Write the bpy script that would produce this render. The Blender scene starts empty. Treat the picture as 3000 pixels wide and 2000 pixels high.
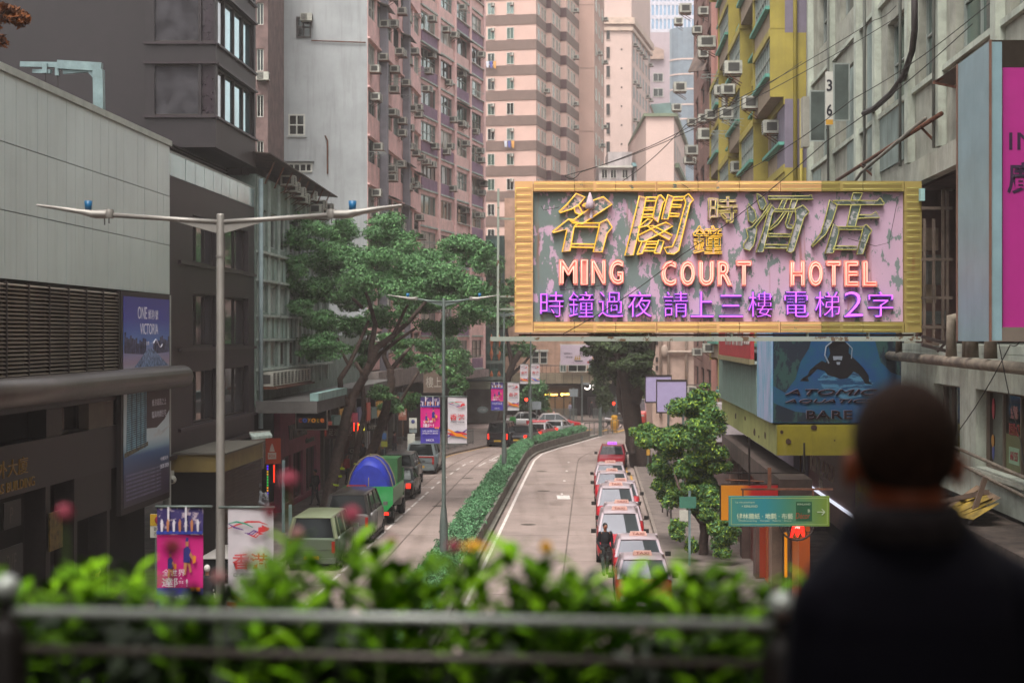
import bpy, math, random
from math import sin, cos, pi, radians, atan2, hypot, sqrt
from mathutils import Vector, Matrix, noise
import numpy as np

# ---------------------------------------------------------------- camera, light, exposure
S = bpy.context.scene
COL = S.collection
FPX, HC, HY = 5000.0, 8.2, 983.0        # focal length in photo pixels, eye height, horizon row
cam = bpy.data.cameras.new('camera'); camo = bpy.data.objects.new('camera', cam); COL.objects.link(camo)
camo.location = (0, 0, HC); camo.rotation_euler = (pi/2, 0, 0)
cam.sensor_width = 36; cam.lens = 60; cam.shift_y = -17/3000.
cam.clip_start = 0.1; cam.clip_end = 3000
cam.dof.use_dof = True; cam.dof.focus_distance = 45; cam.dof.aperture_fstop = 1.9
S.camera = camo
W = bpy.data.worlds.new('World'); S.world = W; W.use_nodes = True
wn = W.node_tree.nodes; wl = W.node_tree.links
sky = wn.new('ShaderNodeTexSky'); sky.sky_type = 'NISHITA'; sky.sun_disc = False
SUN_EL, SUN_AZ = 62, 200
sky.sun_elevation = radians(SUN_EL); sky.sun_rotation = radians(SUN_AZ)
sky.air_density = 1.0; sky.dust_density = 4.0; sky.ozone_density = 1.0
hs = wn.new('ShaderNodeHueSaturation'); hs.inputs['Saturation'].default_value = 0.22
tint = wn.new('ShaderNodeMix'); tint.data_type = 'RGBA'; tint.blend_type = 'MULTIPLY'; tint.inputs[0].default_value = 1
tint.inputs[7].default_value = (0.95, 0.975, 0.93, 1)
wl.new(sky.outputs[0], hs.inputs['Color']); wl.new(hs.outputs[0], tint.inputs[6])
wl.new(tint.outputs[2], wn['Background'].inputs[0]); wn['Background'].inputs[1].default_value = 0.15
sun = bpy.data.lights.new('sun', 'SUN'); suno = bpy.data.objects.new('sun', sun); COL.objects.link(suno)
sun.energy = 1.1; sun.angle = radians(25); sun.color = (1, .95, .90)
_d = Vector((sin(radians(SUN_AZ))*cos(radians(SUN_EL)), cos(radians(SUN_AZ))*cos(radians(SUN_EL)), sin(radians(SUN_EL))))
suno.rotation_euler = _d.to_track_quat('Z', 'Y').to_euler()
S.view_settings.view_transform = 'Standard'; S.view_settings.look = 'None'
S.view_settings.exposure = 1.45; S.view_settings.gamma = 1
S.cycles.max_bounces = 5; S.cycles.diffuse_bounces = 3; S.cycles.glossy_bounces = 3
S.cycles.transmission_bounces = 4; S.cycles.transparent_max_bounces = 6
S.cycles.caustics_reflective = False; S.cycles.caustics_refractive = False; S.cycles.sample_clamp_indirect = 4

# the air of the street: one closed box round everything
_hv = [(-110, -75, -1), (110, -75, -1), (110, 445, -1), (-110, 445, -1), (-110, -75, 85), (110, -75, 85), (110, 445, 85), (-110, 445, 85)]
_hm = bpy.data.meshes.new('haze'); _hm.from_pydata(_hv, [], [(3, 2, 1, 0), (4, 5, 6, 7), (0, 1, 5, 4), (1, 2, 6, 5), (2, 3, 7, 6), (3, 0, 4, 7)])
_ho = bpy.data.objects.new('haze', _hm); COL.objects.link(_ho); _ho['kind'] = 'stuff'; _ho['label'] = 'thin pinkish haze hanging in the air along the street'; _ho['category'] = 'haze'
_mm = bpy.data.materials.new('haze_air'); _mm.use_nodes = True; _n = _mm.node_tree.nodes; _n.clear(); _o = _n.new('ShaderNodeOutputMaterial'); _v = _n.new('ShaderNodeVolumePrincipled')
_v.inputs['Color'].default_value = (1, .88, .86, 1); _v.inputs['Density'].default_value = .0007; _v.inputs['Anisotropy'].default_value = .2
_mm.node_tree.links.new(_v.outputs[0], _o.inputs['Volume']); _hm.materials.append(_mm)

rng = random.Random(11)
def XW(px, Y): return (px-1500)/FPX*Y
def ZW(py, Y): return HC-(py-HY)/FPX*Y
def P(px, py, Y): return Vector((XW(px, Y), Y, ZW(py, Y)))

# ---------------------------------------------------------------- materials
def lin(c):
    if isinstance(c, str):
        c = tuple(int(c[i:i+2], 16)/255 for i in (1, 3, 5))
    return tuple((x/12.92 if x <= .04045 else ((x+.055)/1.055)**2.4) for x in c)
MC = {}
def M(name, col='#808080', rough=.8, metal=0., var=.12, sc=1.5, streak=0., dirt='#2a221c', bump=0., emit=0., spec=.4, col2=None, thr=None, stretch=(1, 1, 1), coat=0.):
    """procedural material: base colour with blotches (var), rain streaks (streak) and fine relief (bump)"""
    if name in MC: return MC[name]
    m = bpy.data.materials.new(name); m.use_nodes = True; MC[name] = m
    n = m.node_tree.nodes; l = m.node_tree.links; b = n['Principled BSDF']
    c = lin(col); b.inputs['Roughness'].default_value = rough; b.inputs['Metallic'].default_value = metal
    b.inputs['Specular IOR Level'].default_value = spec; b.inputs['Coat Weight'].default_value = coat
    b.inputs['Base Color'].default_value = (*c, 1)
    if emit:
        b.inputs['Emission Color'].default_value = (*c, 1); b.inputs['Emission Strength'].default_value = emit
        b.inputs['Base Color'].default_value = (*[x*.5 for x in c], 1)
        return m
    if var or col2 or streak or bump:
        g = n.new('ShaderNodeNewGeometry'); mp = n.new('ShaderNodeMapping'); mp.inputs['Scale'].default_value = stretch
        l.new(g.outputs['Position'], mp.inputs[0])
        no = n.new('ShaderNodeTexNoise'); no.inputs['Scale'].default_value = sc; no.inputs['Detail'].default_value = 7; no.inputs['Roughness'].default_value = .65
        l.new(mp.outputs[0], no.inputs['Vector'])
        mx = n.new('ShaderNodeMix'); mx.data_type = 'RGBA'
        c2 = lin(col2) if col2 else tuple(x*(1-var*2) for x in c)
        c1 = c if col2 else tuple(min(1, x*(1+var)) for x in c)
        mx.inputs[6].default_value = (*c1, 1); mx.inputs[7].default_value = (*c2, 1)
        mr = n.new('ShaderNodeMapRange')
        lo, hi = (thr-.012, thr+.012) if thr else (.35, .68)
        mr.inputs[1].default_value = lo; mr.inputs[2].default_value = hi
        l.new(no.outputs[0], mr.inputs[0]); l.new(mr.outputs[0], mx.inputs[0])
        out = mx.outputs[2]
        if streak:
            mp2 = n.new('ShaderNodeMapping'); mp2.inputs['Scale'].default_value = (2.2, 2.2, .16)
            l.new(g.outputs['Position'], mp2.inputs[0])
            n2 = n.new('ShaderNodeTexNoise'); n2.inputs['Scale'].default_value = 1.6; n2.inputs['Detail'].default_value = 6; n2.inputs['Roughness'].default_value = .7
            l.new(mp2.outputs[0], n2.inputs['Vector'])
            r2 = n.new('ShaderNodeMapRange'); r2.inputs[1].default_value = .5; r2.inputs[2].default_value = .78; r2.inputs[4].default_value = streak
            l.new(n2.outputs[0], r2.inputs[0])
            m2 = n.new('ShaderNodeMix'); m2.data_type = 'RGBA'; m2.inputs[7].default_value = (*lin(dirt), 1)
            l.new(r2.outputs[0], m2.inputs[0]); l.new(out, m2.inputs[6]); out = m2.outputs[2]
        l.new(out, b.inputs['Base Color'])
        if bump:
            bp = n.new('ShaderNodeBump'); bp.inputs['Strength'].default_value = bump; bp.inputs['Distance'].default_value = .03
            l.new(no.outputs[0], bp.inputs['Height']); l.new(bp.outputs[0], b.inputs['Normal'])
    return m
def glass(name, col='#20282a', rough=.06, metal=.55, var=.25, sc=.8):
    return M(name, col, rough, metal, var=var, sc=sc, spec=.8)
def gradmat(name, stops, axis='Z', z0=0., z1=1., rough=.5, emit=0):
    """printed surface: a colour ramp along one axis of the object"""
    if name in MC: return MC[name]
    m = bpy.data.materials.new(name); m.use_nodes = True; MC[name] = m
    n = m.node_tree.nodes; l = m.node_tree.links; b = n['Principled BSDF']; b.inputs['Roughness'].default_value = rough
    t = n.new('ShaderNodeTexCoord'); s = n.new('ShaderNodeSeparateXYZ'); l.new(t.outputs['Object'], s.inputs[0])
    mr = n.new('ShaderNodeMapRange'); mr.inputs[1].default_value = z0; mr.inputs[2].default_value = z1
    l.new(s.outputs[axis], mr.inputs[0])
    r = n.new('ShaderNodeValToRGB'); el = r.color_ramp.elements
    while len(el) < len(stops): el.new(.5)
    for e, (p, c) in zip(el, stops): e.position = p; e.color = (*lin(c), 1)
    l.new(mr.outputs[0], r.inputs[0]); l.new(r.outputs[0], b.inputs['Base Color'])
    if emit: l.new(r.outputs[0], b.inputs['Emission Color']); b.inputs['Emission Strength'].default_value = emit
    return m

# ---------------------------------------------------------------- mesh builder
class MB:
    def __init__(s): s.v = []; s.f = []; s.mi = []; s.ms = []; s.sm = []; s.c = 0
    def m(s, mat):
        if mat not in s.ms: s.ms.append(mat)
        s.c = s.ms.index(mat); return s
    def add(s, vs, fs, smooth=False):
        o = len(s.v); s.v += [tuple(v) for v in vs]
        for f in fs: s.f.append(tuple(i+o for i in f)); s.mi.append(s.c); s.sm.append(smooth)
        return s
    def box(s, x0, y0, z0, x1, y1, z1):
        x0, x1 = min(x0, x1), max(x0, x1); y0, y1 = min(y0, y1), max(y0, y1); z0, z1 = min(z0, z1), max(z0, z1)
        return s.add([(x0, y0, z0), (x1, y0, z0), (x1, y1, z0), (x0, y1, z0), (x0, y0, z1), (x1, y0, z1), (x1, y1, z1), (x0, y1, z1)],
                     [(3, 2, 1, 0), (4, 5, 6, 7), (0, 1, 5, 4), (1, 2, 6, 5), (2, 3, 7, 6), (3, 0, 4, 7)])
    def poly(s, pts): return s.add(pts, [tuple(range(len(pts)))])
    def prism(s, pts, dv):
        """extrude a polygon (list of 3d points) by the vector dv"""
        n = len(pts); dv = Vector(dv); a = [Vector(p) for p in pts]; b = [p+dv for p in a]
        fs = [tuple(range(n-1, -1, -1)), tuple(range(n, 2*n))]+[(i, (i+1) % n, n+(i+1) % n, n+i) for i in range(n)]
        return s.add(a+b, fs)
    def tube(s, path, r, n=7, r1=None, caps=True):
        path = [Vector(p) for p in path]; k = len(path); vs = []
        prev = None
        for i, p in enumerate(path):
            t = (path[min(i+1, k-1)]-path[max(i-1, 0)]); t = t.normalized() if t.length > 1e-9 else Vector((0, 0, 1))
            a = (prev - t*prev.dot(t)) if prev is not None else t.cross(Vector((0, 0, 1)) if abs(t.z) < .9 else Vector((1, 0, 0)))
            if a.length < 1e-6: a = t.orthogonal()
            a.normalize(); prev = a; bb = t.cross(a)
            rr = (r[i] if isinstance(r, (list, tuple)) else (r if r1 is None else r+(r1-r)*i/max(1, k-1)))
            vs += [p+a*cos(2*pi*j/n)*rr+bb*sin(2*pi*j/n)*rr for j in range(n)]
        fs = [(i*n+j, i*n+(j+1) % n, (i+1)*n+(j+1) % n, (i+1)*n+j) for i in range(k-1) for j in range(n)]
        if caps: fs += [tuple(range(n-1, -1, -1)), tuple(range((k-1)*n, k*n))]
        return s.add(vs, fs, n > 5)
    def bar(s, a, b, w=.05, h=None):
        h = h or w; a = Vector(a); b = Vector(b); t = (b-a).normalized()
        u = t.cross(Vector((0, 0, 1)) if abs(t.z) < .95 else Vector((0, 1, 0))).normalized()*w/2; q = u.normalized().cross(t)*h/2
        return s.add([a-u-q, a+u-q, a+u+q, a-u+q, b-u-q, b+u-q, b+u+q, b-u+q],
                     [(3, 2, 1, 0), (4, 5, 6, 7), (0, 1, 5, 4), (1, 2, 6, 5), (2, 3, 7, 6), (3, 0, 4, 7)])
    def ell(s, c, r, n=12, k=8, half=False):
        c = Vector(c); r = r if isinstance(r, (tuple, list)) else (r, r, r); vs = []; fs = []
        for i in range(k+1):
            th = (pi/2 if half else pi)*i/k
            vs += [(c.x+r[0]*sin(th)*cos(2*pi*j/n), c.y+r[1]*sin(th)*sin(2*pi*j/n), c.z+r[2]*cos(th)) for j in range(n)]
        fs = [(i*n+j, (i+1)*n+j, (i+1)*n+(j+1) % n, i*n+(j+1) % n) for i in range(k) for j in range(n)]
        return s.add(vs, fs, True)
    def lathe(s, prof, c=(0, 0, 0), n=14):
        vs = [(c[0]+r*cos(2*pi*j/n), c[1]+r*sin(2*pi*j/n), c[2]+z) for r, z in prof for j in range(n)]; k = len(prof)
        fs = [(i*n+j, i*n+(j+1) % n, (i+1)*n+(j+1) % n, (i+1)*n+j) for i in range(k-1) for j in range(n)]
        return s.add(vs, fs, True)
    def loft(s, rings, smooth=True, caps=True):
        n = len(rings[0]); k = len(rings); vs = [p for r in rings for p in r]
        fs = [(i*n+j, i*n+(j+1) % n, (i+1)*n+(j+1) % n, (i+1)*n+j) for i in range(k-1) for j in range(n)]
        s.add(vs, fs, smooth)
        if caps: s.add(rings[0], [tuple(range(n-1, -1, -1))]); s.add(rings[-1], [tuple(range(n))])
        return s
    def mesh(s, name):
        me = bpy.data.meshes.new(name); me.from_pydata(s.v, [], s.f)
        for m in s.ms: me.materials.append(m)
        me.polygons.foreach_set('material_index', s.mi); me.polygons.foreach_set('use_smooth', s.sm); me.update()
        return me
def B(mat=None):
    b = MB()
    if mat: b.m(mat)
    return b
def link(name, data, parent=None, loc=(0, 0, 0), rot=(0, 0, 0), scale=None):
    if isinstance(data, MB): data = data.mesh(name)
    o = bpy.data.objects.new(name, data); COL.objects.link(o); o.location = loc; o.rotation_euler = rot
    if scale: o.scale = scale
    if parent: o.parent = parent
    return o
def tag(o, label, cat, group=None, kind=None):
    o['label'] = label; o['category'] = cat
    if group: o['group'] = group
    if kind: o['kind'] = kind
    return o
def thing(name, label, cat, loc=(0, 0, 0), rz=0, group=None):
    o = bpy.data.objects.new(name, None); COL.objects.link(o); o.location = loc; o.rotation_euler = (0, 0, rz); o.empty_display_size = .3
    return tag(o, label, cat, group)
def stuff(o): o['kind'] = 'stuff'; return o
def struct(name, b, label=None):
    o = link(name, b); o['kind'] = 'structure'
    if label: o['label'] = label
    return o
def copy_tree(src, label, loc=None, rz=None, parent=None):
    kids = [o for o in bpy.data.objects if o.parent == src]
    c = src.copy(); COL.objects.link(c)
    if parent is not None: c.parent = parent
    if label: c['label'] = label
    if loc is not None: c.location = loc
    if rz is not None: c.rotation_euler[2] = rz
    for k in kids: copy_tree(k, None, parent=c)
    return c

# ---------------------------------------------------------------- lettering (the built-in font as mesh)
TC = {}
def text_mesh(body, mat, w=None, h=None, ext=.01, bev=0., off=0., shear=0., fill=True, res=3, cx=True):
    key = (body, mat.name, w, h, ext, bev, off, shear, fill)
    if key in TC: return TC[key]
    c = bpy.data.curves.new('t', 'FONT'); c.body = body; c.size = 1; c.extrude = 0 if not fill else ext/2
    c.bevel_depth = 0; c.offset = off; c.shear = shear; c.resolution_u = res
    if not fill: c.fill_mode = 'NONE'; c.bevel_depth = .01; c.bevel_resolution = 1
    o = bpy.data.objects.new('t', c); COL.objects.link(o); 
    def ev():
        dg = bpy.context.evaluated_depsgraph_get(); dg.update()
        return bpy.data.meshes.new_from_object(o.evaluated_get(dg), depsgraph=dg)
    c.fill_mode = 'FRONT' if not fill else 'BOTH'
    me = ev(); n = len(me.vertices); a = np.empty(n*3, 'f'); me.vertices.foreach_get('co', a); a = a.reshape(-1, 3)
    x0, y0 = a[:, 0].min(), a[:, 1].min(); dx, dy = np.ptp(a[:, 0]), np.ptp(a[:, 1])
    sx = w/dx if w else (h/dy); sy = h/dy if h else sx
    if not w: w = dx*sx
    if not h: h = dy*sy
    if fill:
        a[:, 0] = (a[:, 0]-x0)*sx-(w/2 if cx else 0); a[:, 1] = (a[:, 1]-y0)*sy
        me.vertices.foreach_set('co', a.ravel()); me.update()
    else:                                   # neon outline: tubes along each contour
        c.fill_mode = 'NONE'; c.bevel_depth = 0; c.extrude = 0
        me = ev(); co = [v.co.copy() for v in me.vertices]; nb = {}
        for e in me.edges:
            i, j = e.vertices; nb.setdefault(i, []).append(j); nb.setdefault(j, []).append(i)
        seen = set(); mb = B(mat)
        for s0 in nb:
            if s0 in seen: continue
            lp = [s0]; seen.add(s0); cur = s0
            while True:
                nx = [k for k in nb[cur] if k not in seen]
                if not nx: break
                cur = nx[0]; seen.add(cur); lp.append(cur)
            pts = [Vector(((co[i].x-x0)*sx-(w/2 if cx else 0), (co[i].y-y0)*sy, 0)) for i in lp]
            pts = [p for i, p in enumerate(pts) if i == 0 or (p-pts[i-1]).length > 1e-4]
            if len(pts) > 2: mb.tube(pts+[pts[0]], bev, n=6, caps=False)
        me = mb.mesh('t')
    me.materials.clear(); me.materials.append(mat); COL.objects.unlink(o); bpy.data.objects.remove(o)
    TC[key] = me; return me
def text(body, mat, parent, x, y, z, w=None, h=None, name='lettering', rz=0, **k):
    """lettering standing in the local xz plane, reading from the -y side; x is its middle, z its foot"""
    return link(name, text_mesh(body, mat, w, h, **k), parent, (x, y, z), (pi/2, 0, rz))

# ---------------------------------------------------------------- wall frames: local x along the wall, -y towards the street, z up
class Wall:
    def __init__(s, x, y, dx, dy):
        s.o = Vector((x, y)); n = hypot(dx, dy); s.t = Vector((dx/n, dy/n)); s.rz = atan2(dy, dx)
    def u(s, px, d=0):                      # distance along the wall where the sight line px meets it (d metres out)
        k = (px-1500)/FPX; nx, ny = s.t.y, -s.t.x      # outward normal
        ox, oy = s.o.x+nx*d, s.o.y+ny*d
        return (k*oy-ox)/(s.t.x-k*s.t.y)
    def Y(s, px, d=0):
        return s.o.y - s.t.x*d + s.t.y*s.u(px, d)
    def z(s, px, py, d=0): return ZW(py, s.Y(px, d))
    def thing(s, name, label, cat, group=None): return thing(name, label, cat, (s.o.x, s.o.y, 0), s.rz, group)
# ================================================================ THE SETTING
ZP = 0.13                                                   # pavement height
m_road = M('road_concrete', '#8d7c76', .85, var=.12, sc=.35, bump=.15, streak=0)
def road_wear(m):                                          # oil drips and polished wheel tracks running along the road, small dark patches
    n = m.node_tree.nodes; l = m.node_tree.links; bs = n['Principled BSDF']; src = bs.inputs['Base Color'].links[0].from_socket
    for sc_, st, lo, hi, am in ((1.0, (1.1, .035, 1), .5, .75, .45), (.55, (1, .3, 1), .6, .68, .35), (6, (1, .5, 1), .66, .7, .4)):
        g = n.new('ShaderNodeNewGeometry'); mp = n.new('ShaderNodeMapping'); mp.inputs['Scale'].default_value = st; mp.inputs['Rotation'].default_value = (0, 0, .0466); l.new(g.outputs['Position'], mp.inputs[0])
        no = n.new('ShaderNodeTexNoise'); no.inputs['Scale'].default_value = sc_; no.inputs['Detail'].default_value = 4; l.new(mp.outputs[0], no.inputs['Vector'])
        r = n.new('ShaderNodeMapRange'); r.inputs[1].default_value = lo; r.inputs[2].default_value = hi; r.inputs[4].default_value = am; l.new(no.outputs[0], r.inputs[0])
        mx = n.new('ShaderNodeMix'); mx.data_type = 'RGBA'; mx.inputs[7].default_value = (*lin('#55483f'), 1); l.new(r.outputs[0], mx.inputs[0]); l.new(src, mx.inputs[6]); src = mx.outputs[2]
    l.new(src, bs.inputs['Base Color'])
road_wear(m_road)
m_base = M('road_base', '#6a5d57', .9, var=.2, sc=.5)
m_pave = M('pavement', '#6b5f5a', .9, var=.2, sc=1.2)
m_kerb = M('kerb', '#7d7069', .85, var=.15)
m_white = M('road_white', '#cfc4bf', .7, var=.2, sc=4)
m_yel = M('road_yellow', '#b98a35', .7, var=.2, sc=4)
m_conc = M('concrete', '#6f6a62', .9, var=.2, sc=1.2, streak=.5)
struct('ground', B(m_base).poly([(-400, -80, -.02), (400, -80, -.02), (400, 900, -.02), (-400, 900, -.02)]))
def kr(Y): return 5.87+.048*(Y-70.7) if Y < 112 else 7.85+(Y-112)*.1+((Y-112)**2)*.012     # right kerb
def kl(Y):                                                                             # left kerb
    pts = [(-40, -13.2), (20, -10.3), (77, -7.6), (96, -6.6), (108, -5.6), (117, -4.4), (126, -1.9), (134, 1.6), (138, 3.6)]
    for (a, xa), (b, xb) in zip(pts, pts[1:]):
        if Y <= b: return xa+(xb-xa)*(Y-a)/(b-a)
    return 3.6
def md(Y):                                                                             # centre of the median
    pts = [(-40, -6.7), (20, -4.05), (57, -2.3), (96, -.45), (112, .35), (118, .95), (124, 2.3), (130, 3.9), (138, 5.9), (143, 7.4)]
    for (a, xa), (b, xb) in zip(pts, pts[1:]):
        if Y <= b: return xa+(xb-xa)*(Y-a)/(b-a)
    return 7.4
# carriageway: one sheet, then the concrete slabs the joints divide it into
rd = struct('road', B(m_base).poly([(-13.5, -60, 0), (9, -60, 0), (60, 160, 0), (60, 172, 0), (-60, 172, 0), (-60, 138, 0), (-8, 138, 0)]))
def slab(fa, fb, y0, y1):
    b = B(m_road); g = .03; n = 3; t = .02
    ys = [y0+g+(y1-y0-2*g)*i/n for i in range(n+1)]
    top = [(fa(y)+g, y, t) for y in ys]+[(fb(y)-g, y, t) for y in reversed(ys)]
    b.prism([(x, y, .004) for x, y, z in top], (0, 0, t-.004)); link('road_slab', b, rd)
ys = list(range(14, 150, 8))
for a, bb in zip(ys, ys[1:]):
    mr_ = lambda y: md(y)+.85; ml_ = lambda y: md(y)-.85
    slab(mr_, lambda y: (mr_(y)+kr(y))/2-.2, a, bb); slab(lambda y: (mr_(y)+kr(y))/2-.2, lambda y: kr(y)-.02, a, bb)
    if bb <= 136:
        slab(lambda y: kl(y)+.02, lambda y: kl(y)+(ml_(y)-kl(y))*.36, a, bb); slab(lambda y: kl(y)+(ml_(y)-kl(y))*.36, lambda y: kl(y)+(ml_(y)-kl(y))*.68, a, bb)
        slab(lambda y: kl(y)+(ml_(y)-kl(y))*.68, ml_, a, bb)
struct('crossing_road', B(M('crossing_concrete', '#97827c', .85, var=.12, sc=.4)).poly([(-40, 151, .024), (40, 151, .024), (50, 160, .024), (-40, 160, .024)]))
def strip(b, f, y0, y1, w, z=.026, n=None):
    n = n or max(1, int((y1-y0)/2)); 
    for i in range(n):
        a = y0+(y1-y0)*i/n; c = y0+(y1-y0)*(i+1)/n
        b.add([(f(a)-w/2, a, z), (f(a)+w/2, a, z), (f(c)+w/2, c, z), (f(c)-w/2, c, z)], [(0, 1, 2, 3)])
b = B(m_white)
strip(b, lambda y: md(y)+1.12, 14, 140, .13)
struct('edge_line', b)
b = B(m_white)
f = lambda y: kl(y)+2.55
for y in np.arange(40, 112, 3.2): strip(b, f, y, y+(2.6 if y < 88 else 1.4), .11, n=1)
for y in np.arange(44, 112, 6.0): b.add([(kl(y)+.1, y, .026), (kl(y)+2.5, y, .026), (kl(y)+2.5, y+.1, .026), (kl(y)+.1, y+.1, .026)], [(0, 1, 2, 3)])
for y in (107, 113, 119, 126): strip(b, lambda y: kl(y)+3.6, y, y+3.2, .1, n=1)
struct('lane_marking', b)
def arrow(x, y, s, rz):
    pts = [(-.07, -1.6), (.07, -1.6), (.07, .2), (.5, -.2), (.75, .35), (0, 1.3), (-.75, .35), (-.5, -.2), (-.07, .2)]
    c, q = cos(rz), sin(rz)
    return [(x+s*(a*c-d*q), y+s*(a*q+d*c), .027) for a, d in pts]
b = B(m_white)
for (px, py) in ((1216, 1352), (1456, 1349)):
    Y = 41000/(py-HY); b.poly(arrow(XW(px, Y), Y, .9, -.35))
struct('lane_arrow', b)
b = B(m_white)
for y in (88, 96, 103, 110): b.box(md(y)+3.35, y, .021, md(y)+3.47, y+.6, .025)
b.box(md(84)+3.3, 85.5, .021, md(84)+3.95, 87.5, .025)
struct('bay_marks', b)
b = B(m_yel)
strip(b, lambda y: kr(y)-.32-(max(0, 4-abs(y-104))*.06), 82, 106, .12)
strip(b, lambda y: kl(y)+.25, 102, 137, .12)
for i in range(9):                                          # box junction and crossing stripes
    b.add([(4+i*1.5, 144, .03), (4.35+i*1.5, 144, .03), (5.6+i*1.5, 149, .03), (5.25+i*1.5, 149, .03)], [(0, 1, 2, 3)])
for i in range(7): b.add([(9+i*1.1, 161.2, .03), (9.5+i*1.1, 161.2, .03), (10.7+i*1.1, 165, .03), (10.2+i*1.1, 165, .03)], [(0, 1, 2, 3)])
struct('yellow_marking', b)
# pavements: kerb stones one by one
def pavement(name, f, side, y0, y1, wide):
    n = int((y1-y0)/4); pts = [(f(y0+(y1-y0)*i/n), y0+(y1-y0)*i/n) for i in range(n+1)]
    b = B(m_pave)
    for (xa, ya), (xb, yb) in zip(pts, pts[1:]):
        q = [(xa+side*.15, ya, 0), (xa+side*wide, ya, 0), (xb+side*wide, yb, 0), (xb+side*.15, yb, 0)]
        if side < 0: q = q[::-1]
        b.prism(q, (0, 0, ZP))
    p = struct(name, b)
    me = None
    L = 1.0; y = y0
    while y < y1 and y < 112:
        x, x2 = f(y), f(y+L); k = B(m_kerb)
        q = [(0, 0, 0), (side*.14, 0, 0), (x2-x+side*.14, L-.02, 0), (x2-x, L-.02, 0)]
        if side < 0: q = q[::-1]
        if me is None or y > 96: me = k.prism(q, (0, 0, ZP+.012)).mesh('kerb_stone')
        link('kerb_stone', me, p, (x, y, 0)); y += L
    k = B(m_kerb)
    while y < y1:
        x, x2 = f(y), f(y+2); q = [(x, y, 0), (x+side*.14, y, 0), (x2+side*.14, y+1.98, 0), (x2, y+1.98, 0)]
        k.prism(q if side > 0 else q[::-1], (0, 0, ZP+.012)); y += 2
    if k.v: stuff(link('kerb', k, p))
pavement('right_pavement', kr, 1, 30, 150, 9)
pavement('left_pavement', kl, -1, 40, 138, 9)
# paving joints on the near right pavement, slabs one by one where they show
far_pave = struct('far_pavement', B(m_pave).prism([(-40, 163, 0), (12.5, 163, 0), (22, 170, 0), (30, 215, 0), (-40, 215, 0)], (0, 0, ZP)))

# median planter
med = thing('median_planter', 'long raised concrete planter with a clipped green hedge along the middle of the road', 'planter', (0, 0, 0))
def ribbon(b, f, w0, w1, y0, y1, z0, z1, n):
    for i in range(n):
        a = y0+(y1-y0)*i/n; c = y0+(y1-y0)*(i+1)/n
        b.prism([(f(a)+w0, a, z0), (f(a)+w1, a, z0), (f(c)+w1, c, z0), (f(c)+w0, c, z0)], (0, 0, z1-z0))
b = B(m_conc); ribbon(b, md, -.82, .82, 14, 139, 0, .14, 50); link('kerb', b, med)
b = B(m_conc); ribbon(b, md, -.62, -.5, 40, 137, .142, .62, 40); link('wall', b, med)
b = B(m_conc); ribbon(b, md, .5, .62, 40, 137, .142, .62, 40); link('wall', b, med)
b = B(M('soil', '#2a2019', .95)); ribbon(b, md, -.5, .5, 40, 137, .142, .55, 40); link('soil', b, med)

# leaf cloud: many small two-triangle leaves in a volume
def leaves(pts_r, n, size, mats, seed=1, flat=.35, up=.3, surf=.0):
    """pts_r: list of (centre, (rx, ry, rz)); returns a mesh of n leaves spread through the lobes"""
    g = np.random.default_rng(seed); k = len(pts_r); vol = np.array([max(1e-6, r[0]*r[1]*r[2])**.75 for _, r in pts_r]); vol /= vol.sum()
    idx = g.choice(k, n, p=vol); C = np.array([tuple(c) for c, _ in pts_r])[idx]; Rr = np.array([r for _, r in pts_r])[idx]
    d = g.normal(size=(n, 3)); d /= np.linalg.norm(d, axis=1)[:, None]
    rad = np.cbrt(g.random(n))*(1-surf)+surf; rad *= 1+g.normal(size=n)*.08
    p = C+d*Rr*rad[:, None]
    nrm = d*.6+g.normal(size=(n, 3))*.7; nrm[:, 2] += up; nrm /= np.linalg.norm(nrm, axis=1)[:, None]
    a = np.cross(nrm, g.normal(size=(n, 3))); a /= np.linalg.norm(a, axis=1)[:, None]; c = np.cross(nrm, a)
    s = size*(.6+.8*g.random(n))[:, None]
    v = np.stack([p-a*s, p-c*s*flat+nrm*s*.12, p+a*s, p+c*s*flat+nrm*s*.12], 1).reshape(-1, 3)
    me = bpy.data.meshes.new('leaves'); me.vertices.add(4*n); me.vertices.foreach_set('co', v.astype('f').ravel())
    me.loops.add(4*n); me.loops.foreach_set('vertex_index', np.arange(4*n, dtype='i')); me.polygons.add(n)
    me.polygons.foreach_set('loop_start', np.arange(0, 4*n, 4, dtype='i'))
    for m in mats: me.materials.append(m)
    me.polygons.foreach_set('material_index', g.integers(0, len(mats), n).astype('i')); me.update(); me.validate()
    return me
def leafmat(name, col, rough=.5):
    m = M(name, col, .65, var=.2, sc=2.5, spec=.2)
    return m
LM = [leafmat('leaf_a', '#547a4e'), leafmat('leaf_b', '#648c58'), leafmat('leaf_c', '#436440')]
LB = [leafmat('leaf_d', '#5c7c34'), leafmat('leaf_e', '#4c6a34'), leafmat('leaf_f', '#88a038')]
LDK = [leafmat('leaf_g', '#3f4c30'), leafmat('leaf_h', '#4b5a38'), leafmat('leaf_i', '#333f2a')]
hed = []
for y in np.arange(41, 137, .8):
    hed.append(((md(y)+rng.uniform(-.1, .1), y, .78+rng.uniform(-.04, .05)), (.6, .55, .3)))
h = link('hedge', leaves(hed, 60000, .06, [leafmat('hedge_a', '#57825c'), leafmat('hedge_b', '#456e4a'), leafmat('hedge_c', '#6a966c')], 3, surf=.45), med); stuff(h)
b = B(M('hedge_core', '#1c2c1c', .95)); ribbon(b, md, -.42, .42, 41, 136.5, .552, .84, 60); link('hedge_core', b, med)
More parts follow.
